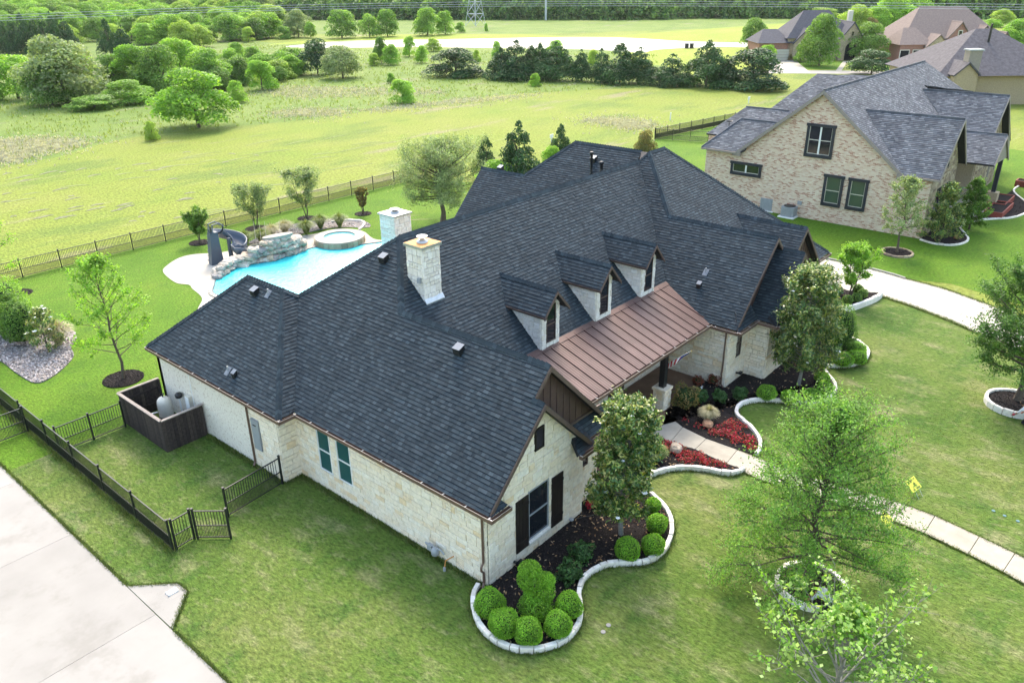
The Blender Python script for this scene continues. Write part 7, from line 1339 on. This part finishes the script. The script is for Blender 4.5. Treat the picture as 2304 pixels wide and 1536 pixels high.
# begonia beds: planted masses
def flowers(name, poly, n):
    q = scatter(poly, n); Qs, mi = [], []
    for x, y in q:
        m_ = 26; d = rng.normal(size=(m_, 3)); d[:, 2] = np.abs(d[:, 2]); d /= np.linalg.norm(d, axis=1)[:, None]; P = np.array((x, y, .10)) + d * np.array((.15, .15, .17)); Qs.append(leafq(P, .07, .6, .8, d)); mi += [1 if rng.random() < .5 else 0 for _ in range(m_)]
    tag(link(name, quads_mesh(name, np.concatenate(Qs), [LF['begon'], LF['petal']], midx=mi)), kind='stuff')
flowers('red_flower_bed', GL([(1500, 930), (1560, 955), (1600, 968), (1650, 950), (1680, 970), (1700, 1000), (1698, 1018), (1660, 1005), (1590, 975), (1536, 950)]), 190)
flowers('red_flower_bed', GL([(1468, 988), (1510, 1002), (1565, 1020), (1635, 1052), (1650, 1060), (1590, 1052), (1540, 1046), (1500, 1020)]), 150)
# ---------------------------------------------------------------- people
def person(label, pts, rad, loc, parts):
    """one continuous skinned body; pts: name -> (x, y, z), edges given by parts"""
    names = list(pts); me = bpy.data.meshes.new('body'); me.from_pydata([pts[n] for n in names], [(names.index(a), names.index(b)) for a, b in parts], []); o = link('person', me, None, loc); tag(o, label, 'person')
    sk = o.modifiers.new('skin', 'SKIN'); sk.use_smooth_shade = True
    for i, n in enumerate(names): r = rad[n]; me.skin_vertices[0].data[i].radius = (r, r) if not hasattr(r, '__len__') else r
    me.skin_vertices[0].data[names.index('pelvis')].use_root = True; sb = o.modifiers.new('sub', 'SUBSURF'); sb.levels = 1; sb.render_levels = 2
    return o
def kneeler(label, loc, yaw, shirt, trousers, gloves, hair):
    P = dict(pelvis=(0, 0, .42), waist=(.14, 0, .55), chest=(.34, 0, .68), neck=(.50, 0, .76), head0=(.56, 0, .80), head1=(.66, 0, .86),
      shL=(.40, .17, .70), elL=(.52, .26, .46), wrL=(.70, .17, .28), shR=(.40, -.17, .70), elR=(.52, -.26, .46), wrR=(.70, -.14, .26),
      hipL=(.02, .11, .38), knL=(.30, .17, .09), ftL=(-.10, .17, .08), toL=(-.22, .17, .05), hipR=(.02, -.11, .38), knR=(.30, -.17, .09), ftR=(-.10, -.17, .08), toR=(-.22, -.17, .05))
    Rr = dict(pelvis=.15, waist=.13, chest=(.16, .13), neck=.055, head0=.085, head1=.10, shL=.07, elL=.048, wrL=.035, shR=.07, elR=.048, wrR=.035, hipL=.11, knL=.075, ftL=.05, toL=.04, hipR=.11, knR=.075, ftR=.05, toR=.04)
    E = [('pelvis', 'waist'), ('waist', 'chest'), ('chest', 'neck'), ('neck', 'head0'), ('head0', 'head1'), ('chest', 'shL'), ('shL', 'elL'), ('elL', 'wrL'), ('chest', 'shR'), ('shR', 'elR'), ('elR', 'wrR'), ('pelvis', 'hipL'), ('hipL', 'knL'), ('knL', 'ftL'), ('ftL', 'toL'), ('pelvis', 'hipR'), ('hipR', 'knR'), ('knR', 'ftR'), ('ftR', 'toR')]
    o = person(label, P, Rr, loc, E); o.rotation_euler = (0, 0, yaw)
    dg = bpy.context.evaluated_depsgraph_get(); me = bpy.data.meshes.new_from_object(o.evaluated_get(dg)); o.modifiers.clear(); o.data = me; me.materials.clear()
    for m_ in (SKIN, shirt, trousers, gloves): me.materials.append(m_)
    for f in me.polygons:
        c = f.center; m_ = 0
        if c.x < .47 and c.z > .47 and abs(c.y) < .33 and c.x > .03: m_ = 1
        elif c.x < .42 and not (c.z > .47 and c.x > .03): m_ = 2
        if c.z > .4 and .36 < c.x < .6 and abs(c.y) > .13 and c.z > .47: m_ = 1
        if c.x > .66 and c.z < .4: m_ = 3
        f.material_index = m_; f.use_smooth = True
    hm = MB(); hm.lathe((.60, 0, .87), [(.112, -.05), (.118, .0), (.10, .06), (.06, .10), (.001, .115)], 12, False); ho = link('hair', hm.mesh('hair', hair, smooth=True), o)
    fm = MB(); fm.tube([(.735, 0, .86), (.765, 0, .845)], [.02, .012], 6); [fm.tube([(.745, s * .035, .885), (.756, s * .035, .885)], .011, 6) for s in (-1, 1)]; fm.tube([(.735, -.025, .80), (.735, .025, .80)], .008, 5); [fm.tube([(.65, s * .095, .87), (.64, s * .115, .87)], [.03, .02], 6) for s in (-1, 1)]; link('face', fm.mesh('face', SKIN, smooth=True), o)
    for s in (1, -1):
        gm = MB(); w0 = np.array((.70, .17 if s > 0 else -.14, .27)); 
        gm.tube([w0, w0 + (.05, 0, -.045), w0 + (.09, 0, -.07)], [.032, .042, .036], 7)
        for k in range(4): b = w0 + np.array((.09, (k - 1.5) * .02, -.07)); l = (.055, .065, .06, .045)[k]; gm.tube([b, b + (l * .6, 0, -.02), b + (l * .9, 0, -.055)], [.0105, .0095, .007], 5)
        b = w0 + np.array((.03, -s * .035, -.03)); gm.tube([b, b + (.035, -s * .02, -.02), b + (.06, -s * .015, -.045)], [.012, .011, .008], 5); link('glove', gm.mesh('glove', gloves, smooth=True), o)
    bm_ = MB()
    for s in (-1, 1): bm_.hexa([(-.27, s * .17 - .05, .01), (-.03, s * .17 - .05, .01), (-.03, s * .17 + .05, .01), (-.27, s * .17 + .05, .01), (-.26, s * .17 - .045, .11), (-.05, s * .17 - .045, .13), (-.05, s * .17 + .045, .13), (-.26, s * .17 + .045, .11)])
    link('boots', bm_.mesh('boots', M('brown_boot', [(.09, .035, .02)], 5, .1, .7)), o); return o
SHW = M('white_shirt', [(.62, .63, .66)], 6, .12, .85, bstr=.2); TRB = M('black_trousers', [(.012, .014, .02)], 6, .1, .8); GLR = M('red_glove', [(.45, .02, .03)], 6, .1, .7); HRB = M('dark_hair', [(.03, .018, .012)], 6, .1, .6)
x, y = G(1868, 1385); kneeler('person in white shirt and black trousers kneeling at the stone ring under the large oak', (x, y, 0), math.radians(80), SHW, TRB, GLR, HRB)
x, y = G(2318, 960); kneeler('person in white shirt and dark trousers kneeling beside the stone ring at the right edge', (x, y, 0), math.radians(58), SHW, TRB, GLR, HRB)
# ================================================================ HAZE
hm = bpy.data.materials.new('haze'); hm.use_nodes = True; hn = hm.node_tree; hn.nodes.remove(hn.nodes['Principled BSDF'])
pv = nd(hn, 'ShaderNodeVolumePrincipled'); pv.inputs['Color'].default_value = (.92, .96, 1, 1); pv.inputs['Density'].default_value = .00006; pv.inputs['Anisotropy'].default_value = .3
hn.links.new(pv.outputs[0], hn.nodes['Material Output'].inputs['Volume'])
mb = MB(); mb.box(-420, 1520, -420, 1520, -1.1, 40); ho = mb.build('haze', hm, kind='stuff')
SC.cycles.volume_bounces = 0
